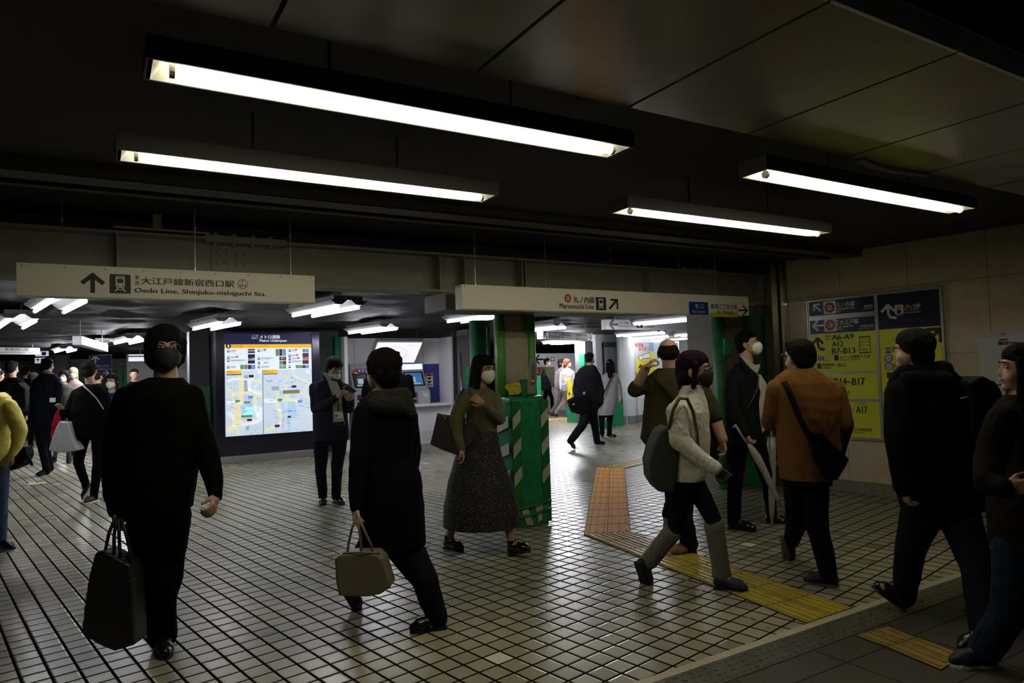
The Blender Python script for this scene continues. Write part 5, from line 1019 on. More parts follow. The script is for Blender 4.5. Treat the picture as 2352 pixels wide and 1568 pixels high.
for (x0, y0, x1, y1), lb in (((80, 821, 103, 834), 'small lit white direction sign with a black up arrow at far left'), ((81, 806, 106, 818), 'small lit sign with a blue block hanging above the arrow sign at far left')):
    D_ = 19.; a = at_d(x0, y1, D_); b = at_d(x1, y0, D_); bd = Board(a, RGT); r = thing('lit_sign', lb, 'sign', a); W_ = float((b-a)@RGT); H_2 = b[2]-a[2]; mb = MB(); mb.box(a, RGT*W_, UP*H_2, FWD*.1); mb.build('panel', glow('lit_sign_white', (.62, .64, .70), .7), r)
    T = MB(); bd.rect(T, .6*W_, .15*H_2, .98*W_, .85*H_2, .004, 1); bd.arrow(T, .3*W_, .5*H_2, .75*H_2, 90, .004, 0, .2); T.build('lettering', [INK, BLU], r)
# ---------------------------------------------------------------- far left background
brn = mat('far_brown_wall', (.20, .15, .10), .35, noise=.2, nscale=4)
slabwall('wall_left', zpt(40, 985), HU, -400, 106, 2.46, brn)
slabwall('wall_left', zpt(150, 975), HU, 104, 160, 2.46, mat('far_grey_wall', (.30, .26, .24), .5))
mb = MB(); P = zpt(135, 1000); mb.tube([P, P+UP*2.46], .30, 20); tag(mb.build('round_column', mat('column_steel', (.22, .22, .24), .3, metal=.4), None, True), 'round grey column behind the masked woman with dark bob', 'column')
slabwall('wall_left', zpt(200, 980), HU, 158, 300, 2.46, mat('far_panel', (.24, .24, .26), .5))
slabwall('wall_left', zpt(330, 988), HU, 292, 440, 2.46, mat('far_office', (.30, .30, .31), .5))
for (x0, x1, yb, lb) in ((160, 170, 985, 'green foam guarded post behind the blonde woman'), (181, 190, 985, 'green foam guarded post left of the blue direction board'), (270, 278, 985, 'green foam guarded post right of the blue direction board'), (285, 295, 985, 'green foam guarded post beside the bright opening')):
    P = zpt((x0+x1)/2, yb); r = thing('foam_post', lb, 'post', P); pillar(r, x0, x1, P, mat('foam_teal', (0, 0, 0)), 2.0, name='foam', th=.15)
    mb = MB(); mb.ico(at_d(x1+3, 836, depth(P)-.1), (.035, .035, .035)); mb.build('lamp_knob', mat('knob_yellow', (.6, .35, .03), .4), r, True)
P = zpt(230, 990); bd = Board(P, HU); a = bd.px(204, 881); b = bd.px(256, 814); r = thing('direction_board', 'blue direction board with a white up arrow and a right arrow behind the crowd', 'sign', P+UP*1.2); mb = MB(); mb.box(bd.P(a[0], a[1], 0), HU*(b[0]-a[0]), UP*(b[1]-a[1]), bd.n*.06); mb.build('panel', mat('board_navy_far', (.018, .035, .13), .4), r)
T = MB(); w_, h_ = b[0]-a[0], b[1]-a[1]; F_ = lambda x, y: (a[0]+x*w_, a[1]+y*h_); bd.arrow(T, *F_(.27, .82), .26*h_, 90, .065, 0, .2); bd.text(T, '都営大江戸線', *F_(.3, .57), *F_(.85, .64), .065, 0); bd.text(T, 'Toei Oedo Line', *F_(.38, .53), *F_(.65, .55), .065, 0); bd.rect(T, *F_(.02, .475), *F_(.98, .495), .065, 0); bd.arrow(T, *F_(.72, .36), .2*h_, 0, .065, 0, .2)
for q0, q1 in (((0, 0), (.015, 1)), ((.985, 0), (1, 1)), ((0, .985), (1, 1))): bd.rect(T, *F_(*q0), *F_(*q1), .065, 0)
T.build('lettering', WHT, r)
P = zpt(320, 1000); bd = Board(P, HU); r = thing('lightbox', 'long lit white panel in the distant opening left of the man with glasses', 'lightbox', P+UP*1.9); mb = MB(); a = bd.px(293, 830); b = bd.px(352, 820); mb.box(bd.P(a[0], a[1], .1), HU*(b[0]-a[0]), UP*(b[1]-a[1]), bd.n*.1); mb.build('face', glow('lit_white', (.55, .57, .66), 1.), r)
mb = MB(); a = bd.px(293, 817); b = bd.px(345, 814); mb.box(bd.P(a[0], a[1], .1), HU*(b[0]-a[0]), UP*(b[1]-a[1]), bd.n*.1); mb.build('upper_strip', glow('lit_white2', (.5, .5, .55), 1.), r)
mb = MB(); p = bd.P((a[0]+b[0])/2, a[1], .15); mb.tube([p, (p[0], p[1], 2.60)], .01, 6); p2 = bd.P((a[0]+b[0])/2, bd.px(320, 828)[1], .15); mb.tube([p2, p], .01, 6); mb.build('hanging_rod', HOUS, r)
# wall closing the left of the hall and the near left
mb = MB(); mb.abox(-13, -12.8, -2, 34, 0, 2.9); struct('wall_left', mb, DKW)
# ================================================================ people
BLK = (.012, .010, .009)
c_black = cloth('cloth_black', (.0035, .0035, .0035)); c_coat = cloth('cloth_black_coat', (.0045, .005, .008)); c_trs = cloth('cloth_dark_trousers', (.009, .0095, .013)); s_blk = mat('shoe_black', (.010, .010, .010), .25, spec=.6, bump=.2, bscale=40); s_patent = mat('shoe_patent', (.006, .006, .006), .10, spec=.8)
def D_of(*p): return depth(at_z(*p))
def leg(h, k, ar, kd=.04): return (h, k, ar, kd)
def bag_tube(o, name, pts, D, r, m): t = pxtube(name, pts, D, r, m, o); return t
# --- man in black with tote
D = 3.72
figure('person in loose black sweater, black mask and glasses carrying a black tote at left front', D, (380, 806, 33, 2), ('round', (.010, .009, .008)),
  [(868, 345, 418, .07), (884, 300, 428, .13), (905, 276, 448, .16), (950, 262, 462, .17), (1020, 262, 462, .17), (1080, 275, 450, .17), (1130, 270, 442, .17), (1170, 274, 436, .16)],
  arms=[dict(p=[(292, 915, .0, 30), (264, 1010, .02, 27), (262, 1110, .05, 25), (266, 1172, .08, 18)], hand=(269, 1215, .10), palm=(1, 0, 0), curl=1.0, side=1),
        dict(p=[(436, 910, 0, 28), (468, 1020, -.02, 27), (490, 1095, .02, 22), (496, 1138, .05, 14)], hand=(489, 1172, .12), palm=(-1, 0, 0), curl=.7, side=-1)],
  legs=[leg((345, 1180, 52), (362, 1330, 38), 34), leg((390, 1180, 46), (385, 1330, 32), 26, .02)],
  feet=[('flat', (372, 1478), (385, 1538)), ('toe', (362, 1405), (366, 1462), -.05)],
  top=('sweater', c_black), bottom=('trousers', c_black), shoes=s_blk, mask='black', glasses=True, hs=1.04)
tote = thing('tote_bag', 'tall black leather tote bag hanging from the hand of the masked man at left front', 'bag', at_d(262, 1483, D-.15))
lea = mat('leather_black', (.018, .018, .019), .38, bump=.2, bscale=50); Dt = D-.12
slab([(235, 1262), (250, 1256), (314, 1292), (319, 1360), (324, 1470), (279, 1484), (240, 1468), (204, 1444), (212, 1370), (222, 1310)], Dt, .13, 'bag_body', lea, tote, .008, 3)
mb = MB(); P = [(222, 1318), (268, 1342), (314, 1330)]; mb.tube([at_d(x, y, Dt-.072) for x, y in P], .004, 6); mb.build('pocket_seam', lea, tote, True)
for pts in ([(264, 1190), (250, 1225), (240, 1275)], [(268, 1190), (262, 1230), (262, 1282)], [(272, 1190), (274, 1240), (277, 1288)], [(278, 1190), (292, 1235), (306, 1300)]): pxtube('strap', pts, Dt-.03, .0085, lea, tote)
# --- woman in dark hooded coat
D = 4.12
figure('person in long black hooded coat with short hair and white mask, walking away at centre', D, (879, 852, -128, -4), ('shag', (.008, .006, .005)),
  [(902, 852, 922, .08), (914, 828, 946, .12), (934, 822, 951, .14), (960, 822, 954, .15), (994, 824, 954, .15), (1030, 820, 950, .15), (1048, 818, 946, .15), (1092, 818, 966, .16), (1160, 822, 973, .17), (1254, 832, 976, .17)],
  arms=[dict(p=[(838, 950, .1, 26), (826, 1040, .16, 22), (820, 1110, .18, 18), (818, 1162, .2, 14)], hand=(812, 1205, .22), palm=(1, .3, 0), curl=1.0, side=1),
        dict(p=[(938, 955, -.05, 22), (948, 1030, -.1, 20), (945, 1080, -.05, 16)])],
  legs=[leg((925, 1250, 44), (975, 1330, 30), 24), leg((862, 1250, 40), (826, 1300, 30), 24)],
  feet=[('flat', (1026, 1441), (962, 1450)), ('toe', (776, 1345), (812, 1402), .02)],
  top=('coat', c_coat), bottom=('trousers', c_trs), shoes=s_blk, mask='white', glasses=True, eyes=False)
D0 = D
A2 = [at_d(x, y, D-.02) for x, y in ((856, 896), (878, 892), (905, 893), (920, 902))]
mb = MB(); mb.tube(A2, [.006, .012, .012, .006], 8); 
o = mb.build('shirt_collar', mat('cream_collar', (.45, .40, .28), .8), None, True); root_ = [x for x in bpy.data.objects if x.get('label', '').startswith('person in long black hooded')][0]; o.parent = root_; o.location = tuple(-v for v in root_.location)
o = remesh([cap(at_d(858, 914, D-.09), at_d(926, 910, D-.10), .045, .055), cap(at_d(926, 910, D-.10), at_d(944, 950, D-.12), .055, .035), cap(at_d(858, 914, D-.09), at_d(840, 945, D-.10), .045, .03), cap(at_d(870, 930, D-.13), at_d(915, 932, D-.13), .06, .06)], 'hood', mat('fur_brown', (.008, .006, .005), .95, bump=1., bscale=70), root_, .009, 2)
hb_ = thing('handbag', 'beige leather handbag hanging from the hand of the woman in the black hooded coat', 'bag', at_d(840, 1361, D-.2)); beige = mat('leather_beige', (.16, .135, .095), .5, bump=.2, bscale=40)
slab([(776, 1275), (788, 1265), (870, 1264), (885, 1277), (895, 1310), (904, 1338), (880, 1355), (850, 1361), (785, 1360), (778, 1320)], D-.24, .15, 'bag_body', beige, hb_, .008, 4)
for pts in ([(817, 1190), (808, 1215), (800, 1250), (796, 1290)], [(822, 1190), (826, 1220), (829, 1250), (830, 1292)], [(824, 1190), (838, 1220), (852, 1250), (858, 1280)]): pxtube('strap', pts, D-.30, .0075, beige, hb_)
mb = MB(); mb.tube([at_d(788, 1270, D-.30), at_d(830, 1268, D-.32), at_d(872, 1270, D-.30)], .006, 6); mb.build('zip_edge', beige, hb_, True)
# --- man with phone
D = D_of(742, 1172)
navy = cloth('suit_navy', (.020, .024, .040)); shirt = cloth('shirt_white', (.40, .41, .40), bump=.5)
R_ = figure('person in dark navy suit looking down at a phone, standing beside the map kiosk', D, (768, 845, 38, -24), ('shag', (.012, .010, .009)),
  [(868, 745, 775, .07), (876, 728, 786, .10), (892, 716, 796, .12), (930, 722, 797, .13), (970, 720, 800, .13), (1000, 720, 803, .13), (1012, 722, 802, .13)],
  arms=[dict(p=[(722, 890, 0, 12.5), (727, 940, .03, 12), (750, 928, .18, 10), (772, 913, .26, 8)], hand=(795, 902, .32), palm=(0, 0, 1), curl=.55, side=-1),
        dict(p=[(792, 890, 0, 11), (803, 938, .06, 11), (806, 922, .25, 8)], hand=(801, 898, .34), palm=(-.3, .5, .4), curl=.6, side=1)],
  legs=[leg((738, 1005, 19), (737, 1085, 13), 11), leg((781, 1005, 18), (774, 1080, 13), 11, .06)],
  feet=[('flat', (742, 1152), (741, 1175)), ('flat', (768, 1153), (801, 1164))],
  top=('suit_jacket', navy), bottom=('suit_trousers', cloth('suit_navy_dark', (.012, .014, .022))), shoes=s_patent, mask='chin', hs=.95)
bd = Board(at_d(770, 920, D-.155), RGT); Q = MB(); qp = lambda pts, h=0, mi=0: bd.face(Q, [bd.px(*p) for p in pts], h, mi)
def sheet3(name, pts, d, m, parent, th=.012):
    mb = MB(); mb.prism([at_d(x, y, D-d) for x, y in pts], -FWD*th); return mb.build(name, m, parent, bevel=.003)
sheet3('shirt', [(748, 860), (756, 872), (774, 876), (784, 900), (786, 930), (791, 968), (766, 970), (765, 935), (762, 905)], .116, shirt, R_, .015)
sheet3('shirt_collar', [(744, 855), (751, 856), (762, 872), (756, 878), (748, 866)], .07, shirt, R_, .02)
sheet3('lapel', [(742, 862), (748, 866), (766, 912), (764, 930), (752, 900)], .122, navy, R_, .014); sheet3('lapel', [(785, 878), (790, 884), (792, 925), (787, 930), (784, 900)], .122, navy, R_, .014)
sheet3('belt', [(764, 969), (792, 967), (792, 976), (764, 978)], .128, mat('leather_black', (0, 0, 0)), R_, .02); sheet3('belt_buckle', [(772, 969), (784, 969), (784, 977), (772, 978)], .15, mat('buckle', (.12, .11, .09), .3, metal=.8), R_, .004)
pxtube('lanyard', [(776, 918, .16), (778, 935, .16), (777, 945, .16)], D, .006, INK, R_)
bdg = thing('name_badge', 'white name badge with small red mark on the chest of the man with the phone', 'badge', at_d(777, 955, D-.17)); sheet3('card', [(769, 945), (787, 944), (788, 960), (770, 961)], .16, WHT, bdg, .004); sheet3('red_mark', [(770, 952), (776, 952), (776, 957), (770, 957)], .165, RED, bdg, .002)
ph = thing('mobile_phone', 'dark mobile phone held up by the man in the navy suit', 'phone', at_d(804, 892, D-.33)); c = at_d(803, 893, D-.35); mb = MB(); ax = RGT*.5+UP*.25-FWD*.3; ax /= np.linalg.norm(ax); ay = np.cross(ax, FWD*.6+UP*.8); ay /= np.linalg.norm(ay); az = np.cross(ax, ay); mb.box(c-ax*.035-ay*.07, ax*.07, ay*.14, az*.009); mb.build('phone_case', mat('phone_black', (.02, .015, .012), .2), ph, bevel=.003)
mb = MB(); mb.box(c-ax*.028-ay*.055+az*.009, ax*.02, ay*.02, az*.002); mb.build('camera_bump', mat('phone_brown', (.08, .05, .03), .3), ph)
# --- woman in olive blouse
D = D_of(1190, 1265)
olive = cloth('blouse_olive', (.105, .10, .045), .6, 12, .8); skirt_m = mat('skirt_dotted', (.010, .010, .010), .8, bump=.4, bscale=15)
nt = skirt_m.node_tree; b = nt.nodes['Principled BSDF']; tc = nt.nodes.new('ShaderNodeTexCoord'); vo = nt.nodes.new('ShaderNodeTexVoronoi'); vo.inputs['Scale'].default_value = 62; nt.links.new(tc.outputs['Object'], vo.inputs['Vector'])
mr = nt.nodes.new('ShaderNodeValToRGB'); mr.color_ramp.elements[0].position = .17; mr.color_ramp.elements[0].color = (.30, .28, .23, 1); mr.color_ramp.elements[1].position = .23; mr.color_ramp.elements[1].color = (.009, .009, .009, 1); nt.links.new(vo.outputs['Distance'], mr.inputs[0]); nt.links.new(mr.outputs[0], b.inputs['Base Color'])
R_ = figure('person in olive blouse, dotted black skirt and white mask walking past the green wrapped box', D, (1111, 850, 48, -8), ('full', (.010, .008, .007)),
  [(888, 1082, 1120, .07), (900, 1062, 1134, .10), (918, 1058, 1140, .12), (950, 1070, 1146, .13), (975, 1080, 1142, .13), (992, 1094, 1142, .12)],
  arms=[dict(p=[(1062, 912, .08, 14.5), (1048, 972, .14, 15), (1052, 1000, .16, 12), (1059, 1028, .2, 9)], hand=(1066, 1052, .2), palm=(-1, 0, 0), curl=.6, side=-1),
        dict(p=[(1138, 916, .02, 14), (1146, 962, .08, 14), (1128, 945, .2, 11), (1113, 930, .26, 8)], hand=(1090, 912, .26), palm=(-.4, .9, 0), curl=.6, side=1)],
  legs=[leg((1090, 1000, 20), (1062, 1120, 12), 9), leg((1118, 1000, 20), (1145, 1130, 12), 9)],
  feet=[('flat', (1022, 1258), (1062, 1266)), ('heel', (1170, 1274), (1218, 1267), .12)],
  top=('blouse', olive), bottom=('x', None), shoes=s_patent, mask='white', soles=mat('sole_black', (.01, .01, .01), .6),
  skirt=('skirt', [(985, 1100, 1141, .12), (1010, 1078, 1145, .16), (1044, 1046, 1153, .19), (1102, 1029, 1172, .24), (1160, 1019, 1190, .28), (1205, 1017, 1196, .30)], skirt_m), skin=SKIN_D)
hb_ = thing('shoulder_bag', 'dark brown shoulder bag with gold fittings behind the arm of the woman in olive', 'bag', at_d(1046, 1041, D)); lb = mat('leather_brown', (.045, .034, .030), .4, bump=.15, bscale=60)
slab([(1006, 948), (1030, 951), (1060, 956), (1090, 962), (1103, 974), (1102, 1010), (1096, 1038), (1046, 1041), (1020, 1032), (990, 1018), (998, 985)], D-.02, .16, 'bag_body', lb, hb_, .009, 3)
pxtube('strap', [(1036, 954, .05), (1044, 930, .08), (1056, 905, .12), (1066, 893, .10)], D, .010, lb, hb_); pxtube('strap', [(1074, 962, .14), (1082, 930, .20), (1078, 900, .16), (1070, 893, .12)], D, .009, lb, hb_)
gold = mat('brass', (.5, .33, .08), .25, metal=1.)
for x, y in ((1024, 961), (1071, 972)): mb = MB(); mb.ico(at_d(x, y, D-.11), (.012, .006, .014)); mb.build('ring', gold, hb_, True)
# --- purple haired woman
D = D_of(1670, 1352)
knit = mat('knit_grey', (.60, .585, .52), .9, spec=.2, noise=.12, nscale=50, bump=.8, bscale=45, stretch=(1, 1, .6)); jean = cloth('jeans_black', (.010, .011, .016))
figure('person with dark purple hair, black mask and grey turtleneck sweater striding right', D, (1596, 852, 64, 0), ('bob', (.018, .007, .019)),
  [(884, 1566, 1612, .075), (905, 1560, 1616, .08), (922, 1545, 1620, .12), (945, 1540, 1623, .16), (985, 1536, 1626, .17), (1030, 1536, 1628, .17), (1070, 1536, 1626, .16), (1100, 1536, 1612, .16)],
  arms=[dict(p=[(1556, 945, .16, 24), (1560, 1010, .20, 22), (1600, 1046, .26, 17), (1642, 1075, .30, 16)], hand=(1668, 1094, .32), palm=(-.3, -.9, 0), curl=.9, glove=True, side=1),
        dict(p=[(1608, 945, -.12, 20), (1612, 1010, -.16, 18), (1616, 1060, -.1, 14)])],
  legs=[leg((1592, 1105, 26), (1638, 1190, 19), 15.5), leg((1568, 1105, 26), (1550, 1215, 18), 12)],
  feet=[('flat', (1641, 1350), (1712, 1360)), ('toe', (1462, 1292), (1480, 1342), .03)],
  top=('turtleneck_sweater', knit), bottom=('trousers', jean), shoes=mat('shoe_navy', (.012, .018, .05), .7, bump=.2), mask='black', glasses=True, hs=1.06)
R_ = [x for x in bpy.data.objects if x.get('label', '').startswith('person with dark purple')][0]
lw = mat('knit_legwarmer', (.19, .185, .165), .95, bump=.9, bscale=50, stretch=(1, 1, .5))
for hip, kn, ank, R in JOINTS:
    a = kn+(ank-kn)*.10; d = (ank-kn)/np.linalg.norm(ank-kn); e = ank-d*.02
    remesh([cap(a, e, .066, .058), cap(e-d*.03-RGT*.012, e-d*.03+RGT*.012, .050, .050), cap(e-RGT*.014, e+RGT*.014, .052, .052)], 'leg_warmer', lw, R_, .008, 2, fold=.004)
bp_ = thing('backpack', 'soft olive green backpack worn by the woman with purple hair', 'bag', at_d(1512, 1120, D-.05)); og = mat('canvas_olive', (.040, .045, .036), .85, bump=.5, bscale=14); brs = mat('leather_tan', (.12, .075, .03), .5)
slab([(1528, 976), (1510, 985), (1492, 1020), (1483, 1056), (1486, 1095), (1503, 1122), (1536, 1124), (1546, 1090), (1548, 1020), (1540, 985)], D-.02, .26, 'bag_body', og, bp_, .01, 6)
pxtube('shoulder_strap', [(1536, 985, .20), (1546, 940, .28), (1560, 914, .27), (1578, 915, .24), (1592, 945, .22), (1600, 990, .22), (1603, 1030, .22)], D, .012, brs, bp_)
# --- balding man
D = D_of(1575, 1276)
moss = cloth('shirt_moss', (.040, .034, .018), .8)
figure('balding person in dark olive short sleeved shirt, back turned, one hand at the ear', D, (1535, 812, 168, 0), ('bald', (.014, .010, .007)),
  [(846, 1512, 1566, .08), (858, 1492, 1590, .11), (876, 1480, 1612, .13), (907, 1482, 1622, .15), (964, 1476, 1626, .15), (1004, 1470, 1624, .15), (1040, 1500, 1618, .14), (1100, 1524, 1612, .14)],
  arms=[dict(p=[(1502, 878, -.02, 21), (1458, 894, .0, 17), (1482, 848, .10, 11)], bare=1, frac=.12, hand=(1502, 822, .12), palm=(1, -.2, 0), curl=.9, side=-1, hs=1.05),
        dict(p=[(1606, 892, .05, 22), (1638, 950, .10, 20), (1660, 1008, .14, 11)], bare=1, frac=.1, hand=(1668, 1046, .16), palm=(-1, 0, 0), curl=.6, side=1)],
  legs=[leg((1570, 1098, 28), (1572, 1190, 19), 20), leg((1550, 1098, 26), (1545, 1150, 18), 14)],
  feet=[('flat', (1598, 1268), (1542, 1275)), ('toe', (1529, 1178), (1536, 1222), -.15)],
  top=('shirt', moss), bottom=('jeans', cloth('jeans_navy', (.009, .012, .024))), shoes=mat('shoe_tan', (.22, .12, .045), .6), eyes=False, skin=SKIN)
wt_ = thing('wristwatch', 'steel wristwatch on the raised wrist of the balding man', 'watch', at_d(1483, 844, D-.1)); mb = MB(); c = at_d(1482, 846, D-.10); dv = at_d(1502, 822, D-.12)-c; dv /= np.linalg.norm(dv); x = np.cross(dv, FWD); x /= np.linalg.norm(x); y = np.cross(dv, x)
mb.tube([c+(x*math.cos(t)+y*math.sin(t))*.034 for t in np.linspace(0, 2*math.pi, 17)], .006, 6); mb.build('bracelet', mat('watch_steel', (.4, .38, .34), .25, metal=.9), wt_, True); mb = MB(); mb.tube([c-FWD*.030, c-FWD*.042], .017, 14); mb.build('watch_face', mat('watch_steel', (0, 0, 0)), wt_)
vb = thing('crossbody_bag', 'dark waist bag with red and white charm at the hip of the balding man', 'bag', at_d(1636, 1040, D)); slab([(1612, 950), (1640, 955), (1650, 1000), (1648, 1050), (1630, 1075), (1610, 1060)], D+.06, .12, 'bag_body', cloth('bag_dark', (.018, .014, .011)), vb, .01, 4); mb = MB(); mb.ico(at_d(1641, 961, D-.06), (.016, .01, .014)); mb.build('charm', WHT, vb, True); mb = MB(); mb.ico(at_d(1636, 959, D-.06), (.014, .01, .012)); mb.build('charm', RED, vb, True); pxtube('strap', [(1502, 868, .13), (1540, 910, .17), (1590, 955, .16), (1620, 975, .04)], D, .014, cloth('bag_dark', (0, 0, 0)), vb)
# --- businessman with N95 mask
D = D_of(1705, 1220); suitb = cloth('suit_black', (.010, .011, .014))
R_ = figure('person in black suit and white shirt with cup shaped mask, beside the second column', D, (1717, 791, 62, 6), ('short', (.009, .007, .006)),
  [(834, 1692, 1738, .07), (848, 1678, 1742, .10), (862, 1668, 1744, .14), (908, 1664, 1745, .16), (959, 1668, 1744, .17), (1000, 1670, 1752, .17), (1020, 1670, 1752, .17)],
  arms=[dict(p=[(1684, 876, .14, 18), (1684, 938, .20, 16), (1700, 972, .26, 13), (1714, 994, .30, 10)], hand=(1722, 1014, .32), palm=(1, 0, 0), curl=1.1, side=-1),
        dict(p=[(1746, 880, -.10, 14), (1750, 940, -.12, 13), (1752, 985, -.08, 11)])],
  legs=[leg((1694, 1014, 26), (1688, 1110, 17), 15), leg((1736, 1014, 22), (1764, 1110, 14), 13)],
  feet=[('flat', (1672, 1214), (1738, 1221)), ('heel', (1758, 1200), (1808, 1206), .05)],
  top=('suit_jacket', suitb), bottom=('suit_trousers', cloth('suit_black2', (.008, .008, .010))), shoes=s_blk, mask='cup')
def sh4(name, pts, d, m, parent, th=.02, DD=None):
    DD = D if DD is None else DD; mb = MB(); mb.prism([at_d(x, y, DD-d) for x, y in pts], -FWD*th); return mb.build(name, m, parent, bevel=.004)
sh4('shirt', [(1738, 858), (1745, 860), (1757, 878), (1763, 900), (1764, 935), (1757, 985), (1748, 994), (1743, 960), (1740, 930), (1744, 900), (1738, 878)], .10, shirt, R_, .03)
sh4('shirt_collar', [(1697, 816), (1704, 818), (1732, 838), (1744, 836), (1741, 848), (1736, 860), (1728, 852), (1712, 836)], .08, shirt, R_, .03); sh4('lapel', [(1694, 822), (1700, 820), (1722, 848), (1740, 880), (1742, 905), (1730, 880), (1708, 850)], .12, suitb, R_, .02)
pxtube('bag_strap', [(1742, 862, .14), (1741, 888, .15), (1730, 915, .18), (1712, 945, .22)], D, .007, mat('leather_maroon', (.07, .02, .015), .5), R_)
um = mat('umbrella_film', (.34, .33, .30), .25, noise=.1, nscale=30); 
u1 = thing('umbrella', 'furled clear umbrella held slanting by the suited man by the second column', 'umbrella', at_d(1795, 1180, D-.3)); pxtube('handle', [(1684, 982, .30), (1689, 976, .30), (1698, 990, .30), (1708, 1006, .30), (1718, 1018, .30)], D, .010, mat('umbrella_handle', (.5, .46, .36), .4), u1)
pa_ = [(1720, 1018), (1738, 1048), (1756, 1082), (1778, 1130), (1797, 1168)]; mb = MB(); mb.tube([at_d(x, y, D-.32) for x, y in pa_], [.018, .036, .030, .022, .008], 10); mb.build('canopy', um, u1, True)
u2 = thing('umbrella', 'furled clear umbrella hanging straight down beside the man in the brown jacket', 'umbrella', at_d(1772, 1208, D-.4)); Du = D_of(1772, 1212)-.02
mb = MB(); mb.tube([at_d(x, y, Du) for x, y in ((1772, 1004), (1773, 1040), (1773, 1110), (1773, 1170), (1773, 1204))], [.036, .040, .034, .026, .010], 10); mb.build('canopy', um, u2, True); mb = MB(); mb.tube([at_d(x, y, Du) for x, y in ((1773, 1200), (1773, 1212))], .005, 8); mb.build('tip', mat('rod_steel', (0, 0, 0)), u2); pxtube('handle', [(1772, 1006), (1771, 975), (1768, 955)], Du, .009, mat('umbrella_handle', (0, 0, 0)), u2)
# --- brown jacket man
D = D_of(1885, 1352); brn_j = cloth('jacket_brown', (.15, .070, .019), .75, 8)
R_ = figure('person in rust brown jacket seen from behind in front of the guide board', D, (1835, 822, -158, 2), ('short', (.008, .007, .006)),
  [(846, 1808, 1868, .09), (862, 1786, 1890, .12), (880, 1774, 1912, .15), (908, 1776, 1922, .17), (950, 1784, 1924, .18), (990, 1788, 1922, .18), (1035, 1792, 1926, .18), (1098, 1797, 1914, .17)],
  arms=[dict(p=[(1786, 895, .0, 26), (1776, 950, -.05, 24), (1768, 970, -.2, 20)]),
        dict(p=[(1916, 900, .0, 26), (1935, 975, .02, 24), (1922, 1035, -.05, 20), (1905, 1060, -.16, 14)])],
  legs=[leg((1872, 1092, 32), (1876, 1205, 25), 20), leg((1830, 1092, 34), (1832, 1195, 26), 20, .0)],
  feet=[('flat', (1926, 1348), (1852, 1338)), ('toe', (1796, 1230), (1806, 1286), .0)],
  top=('jacket', brn_j), bottom=('trousers', cloth('trousers_navy_black', (.008, .009, .013))), shoes=mat('shoe_black_matte', (.012, .012, .014), .6), eyes=False, glasses=True, soles=mat('sole_grey', (.10, .095, .085), .6))
cb = thing('crossbody_bag', 'flat black bag slung across the back hip of the man in the brown jacket', 'bag', at_d(1900, 1102, D)); nb_ = cloth('nylon_black', (.007, .007, .010), .6); slab([(1853, 995), (1880, 990), (1945, 1052), (1940, 1065), (1918, 1102), (1892, 1096), (1868, 1050)], D-.19, .07, 'bag_body', nb_, cb, .008, 3)
pxtube('strap', [(1800, 876, .17), (1815, 905, .19), (1832, 950, .21), (1852, 990, .22), (1870, 1010, .22)], D, .020, nb_, cb)
# --- dark hooded man
D = D_of(2070, 1396); hood_m = cloth('parka_black', (.005, .005, .006))
R_ = figure('person in black hooded parka with a black backpack walking left past the guide board', D, (2096, 806, -128, 2), ('shag', (.010, .008, .007)),
  [(848, 2062, 2150, .10), (862, 2050, 2182, .13), (890, 2046, 2200, .16), (930, 2044, 2214, .18), (1000, 2044, 2226, .19), (1060, 2054, 2240, .19), (1120, 2066, 2248, .19), (1168, 2078, 2248, .19)],
  arms=[dict(p=[(2066, 905, .1, 32), (2066, 1000, .16, 31), (2072, 1070, .18, 27), (2076, 1118, .2, 21)], hand=(2090, 1172, .22), palm=(1, 0, 0), curl=.8, side=-1),
        dict(p=[(2200, 920, -.15, 34), (2225, 1020, -.2, 30), (2215, 1090, -.15, 24)])],
  legs=[leg((2120, 1165, 46), (2090, 1265, 32), 24), leg((2195, 1165, 46), (2244, 1300, 32), 26)],
  feet=[('heel', (2078, 1404), (2004, 1350), -.06), ('toe', (2290, 1470), (2225, 1492), -.02)],
  top=('parka', hood_m), bottom=('jeans', cloth('jeans_dark', (.007, .008, .012))), shoes=s_blk, eyes=False, glasses=True)
remesh([cap(at_d(2075, 858, D-.03), at_d(2165, 850, D-.08), .05, .06), cap(at_d(2165, 852, D-.05), at_d(2196, 880, D-.05), .05, .045), cap(at_d(2085, 872, D-.12), at_d(2170, 875, D-.14), .05, .06)], 'hood', hood_m, R_, .01, 4)
bk = thing('backpack', 'black backpack on the back of the person in the hooded parka', 'bag', at_d(2240, 1000, D)); slab([(2190, 875), (2222, 862), (2252, 880), (2268, 910), (2276, 950), (2270, 1005), (2250, 1050), (2215, 1050), (2195, 960)], D-.05, .30, 'bag_body', cloth('nylon_pack', (.010, .010, .011), .6), bk, .012, 5)
mb = MB(); mb.tube([at_d(2206, 915, D-.215), at_d(2222, 911, D-.22)], .003, 6); mb.build('reflective_tab', mat('tab_grey', (.25, .25, .25), .4), bk); pxtube('compression_strap', [(2262, 925, .0), (2276, 930, .0), (2280, 944, .0)], D, .006, nb_, bk)
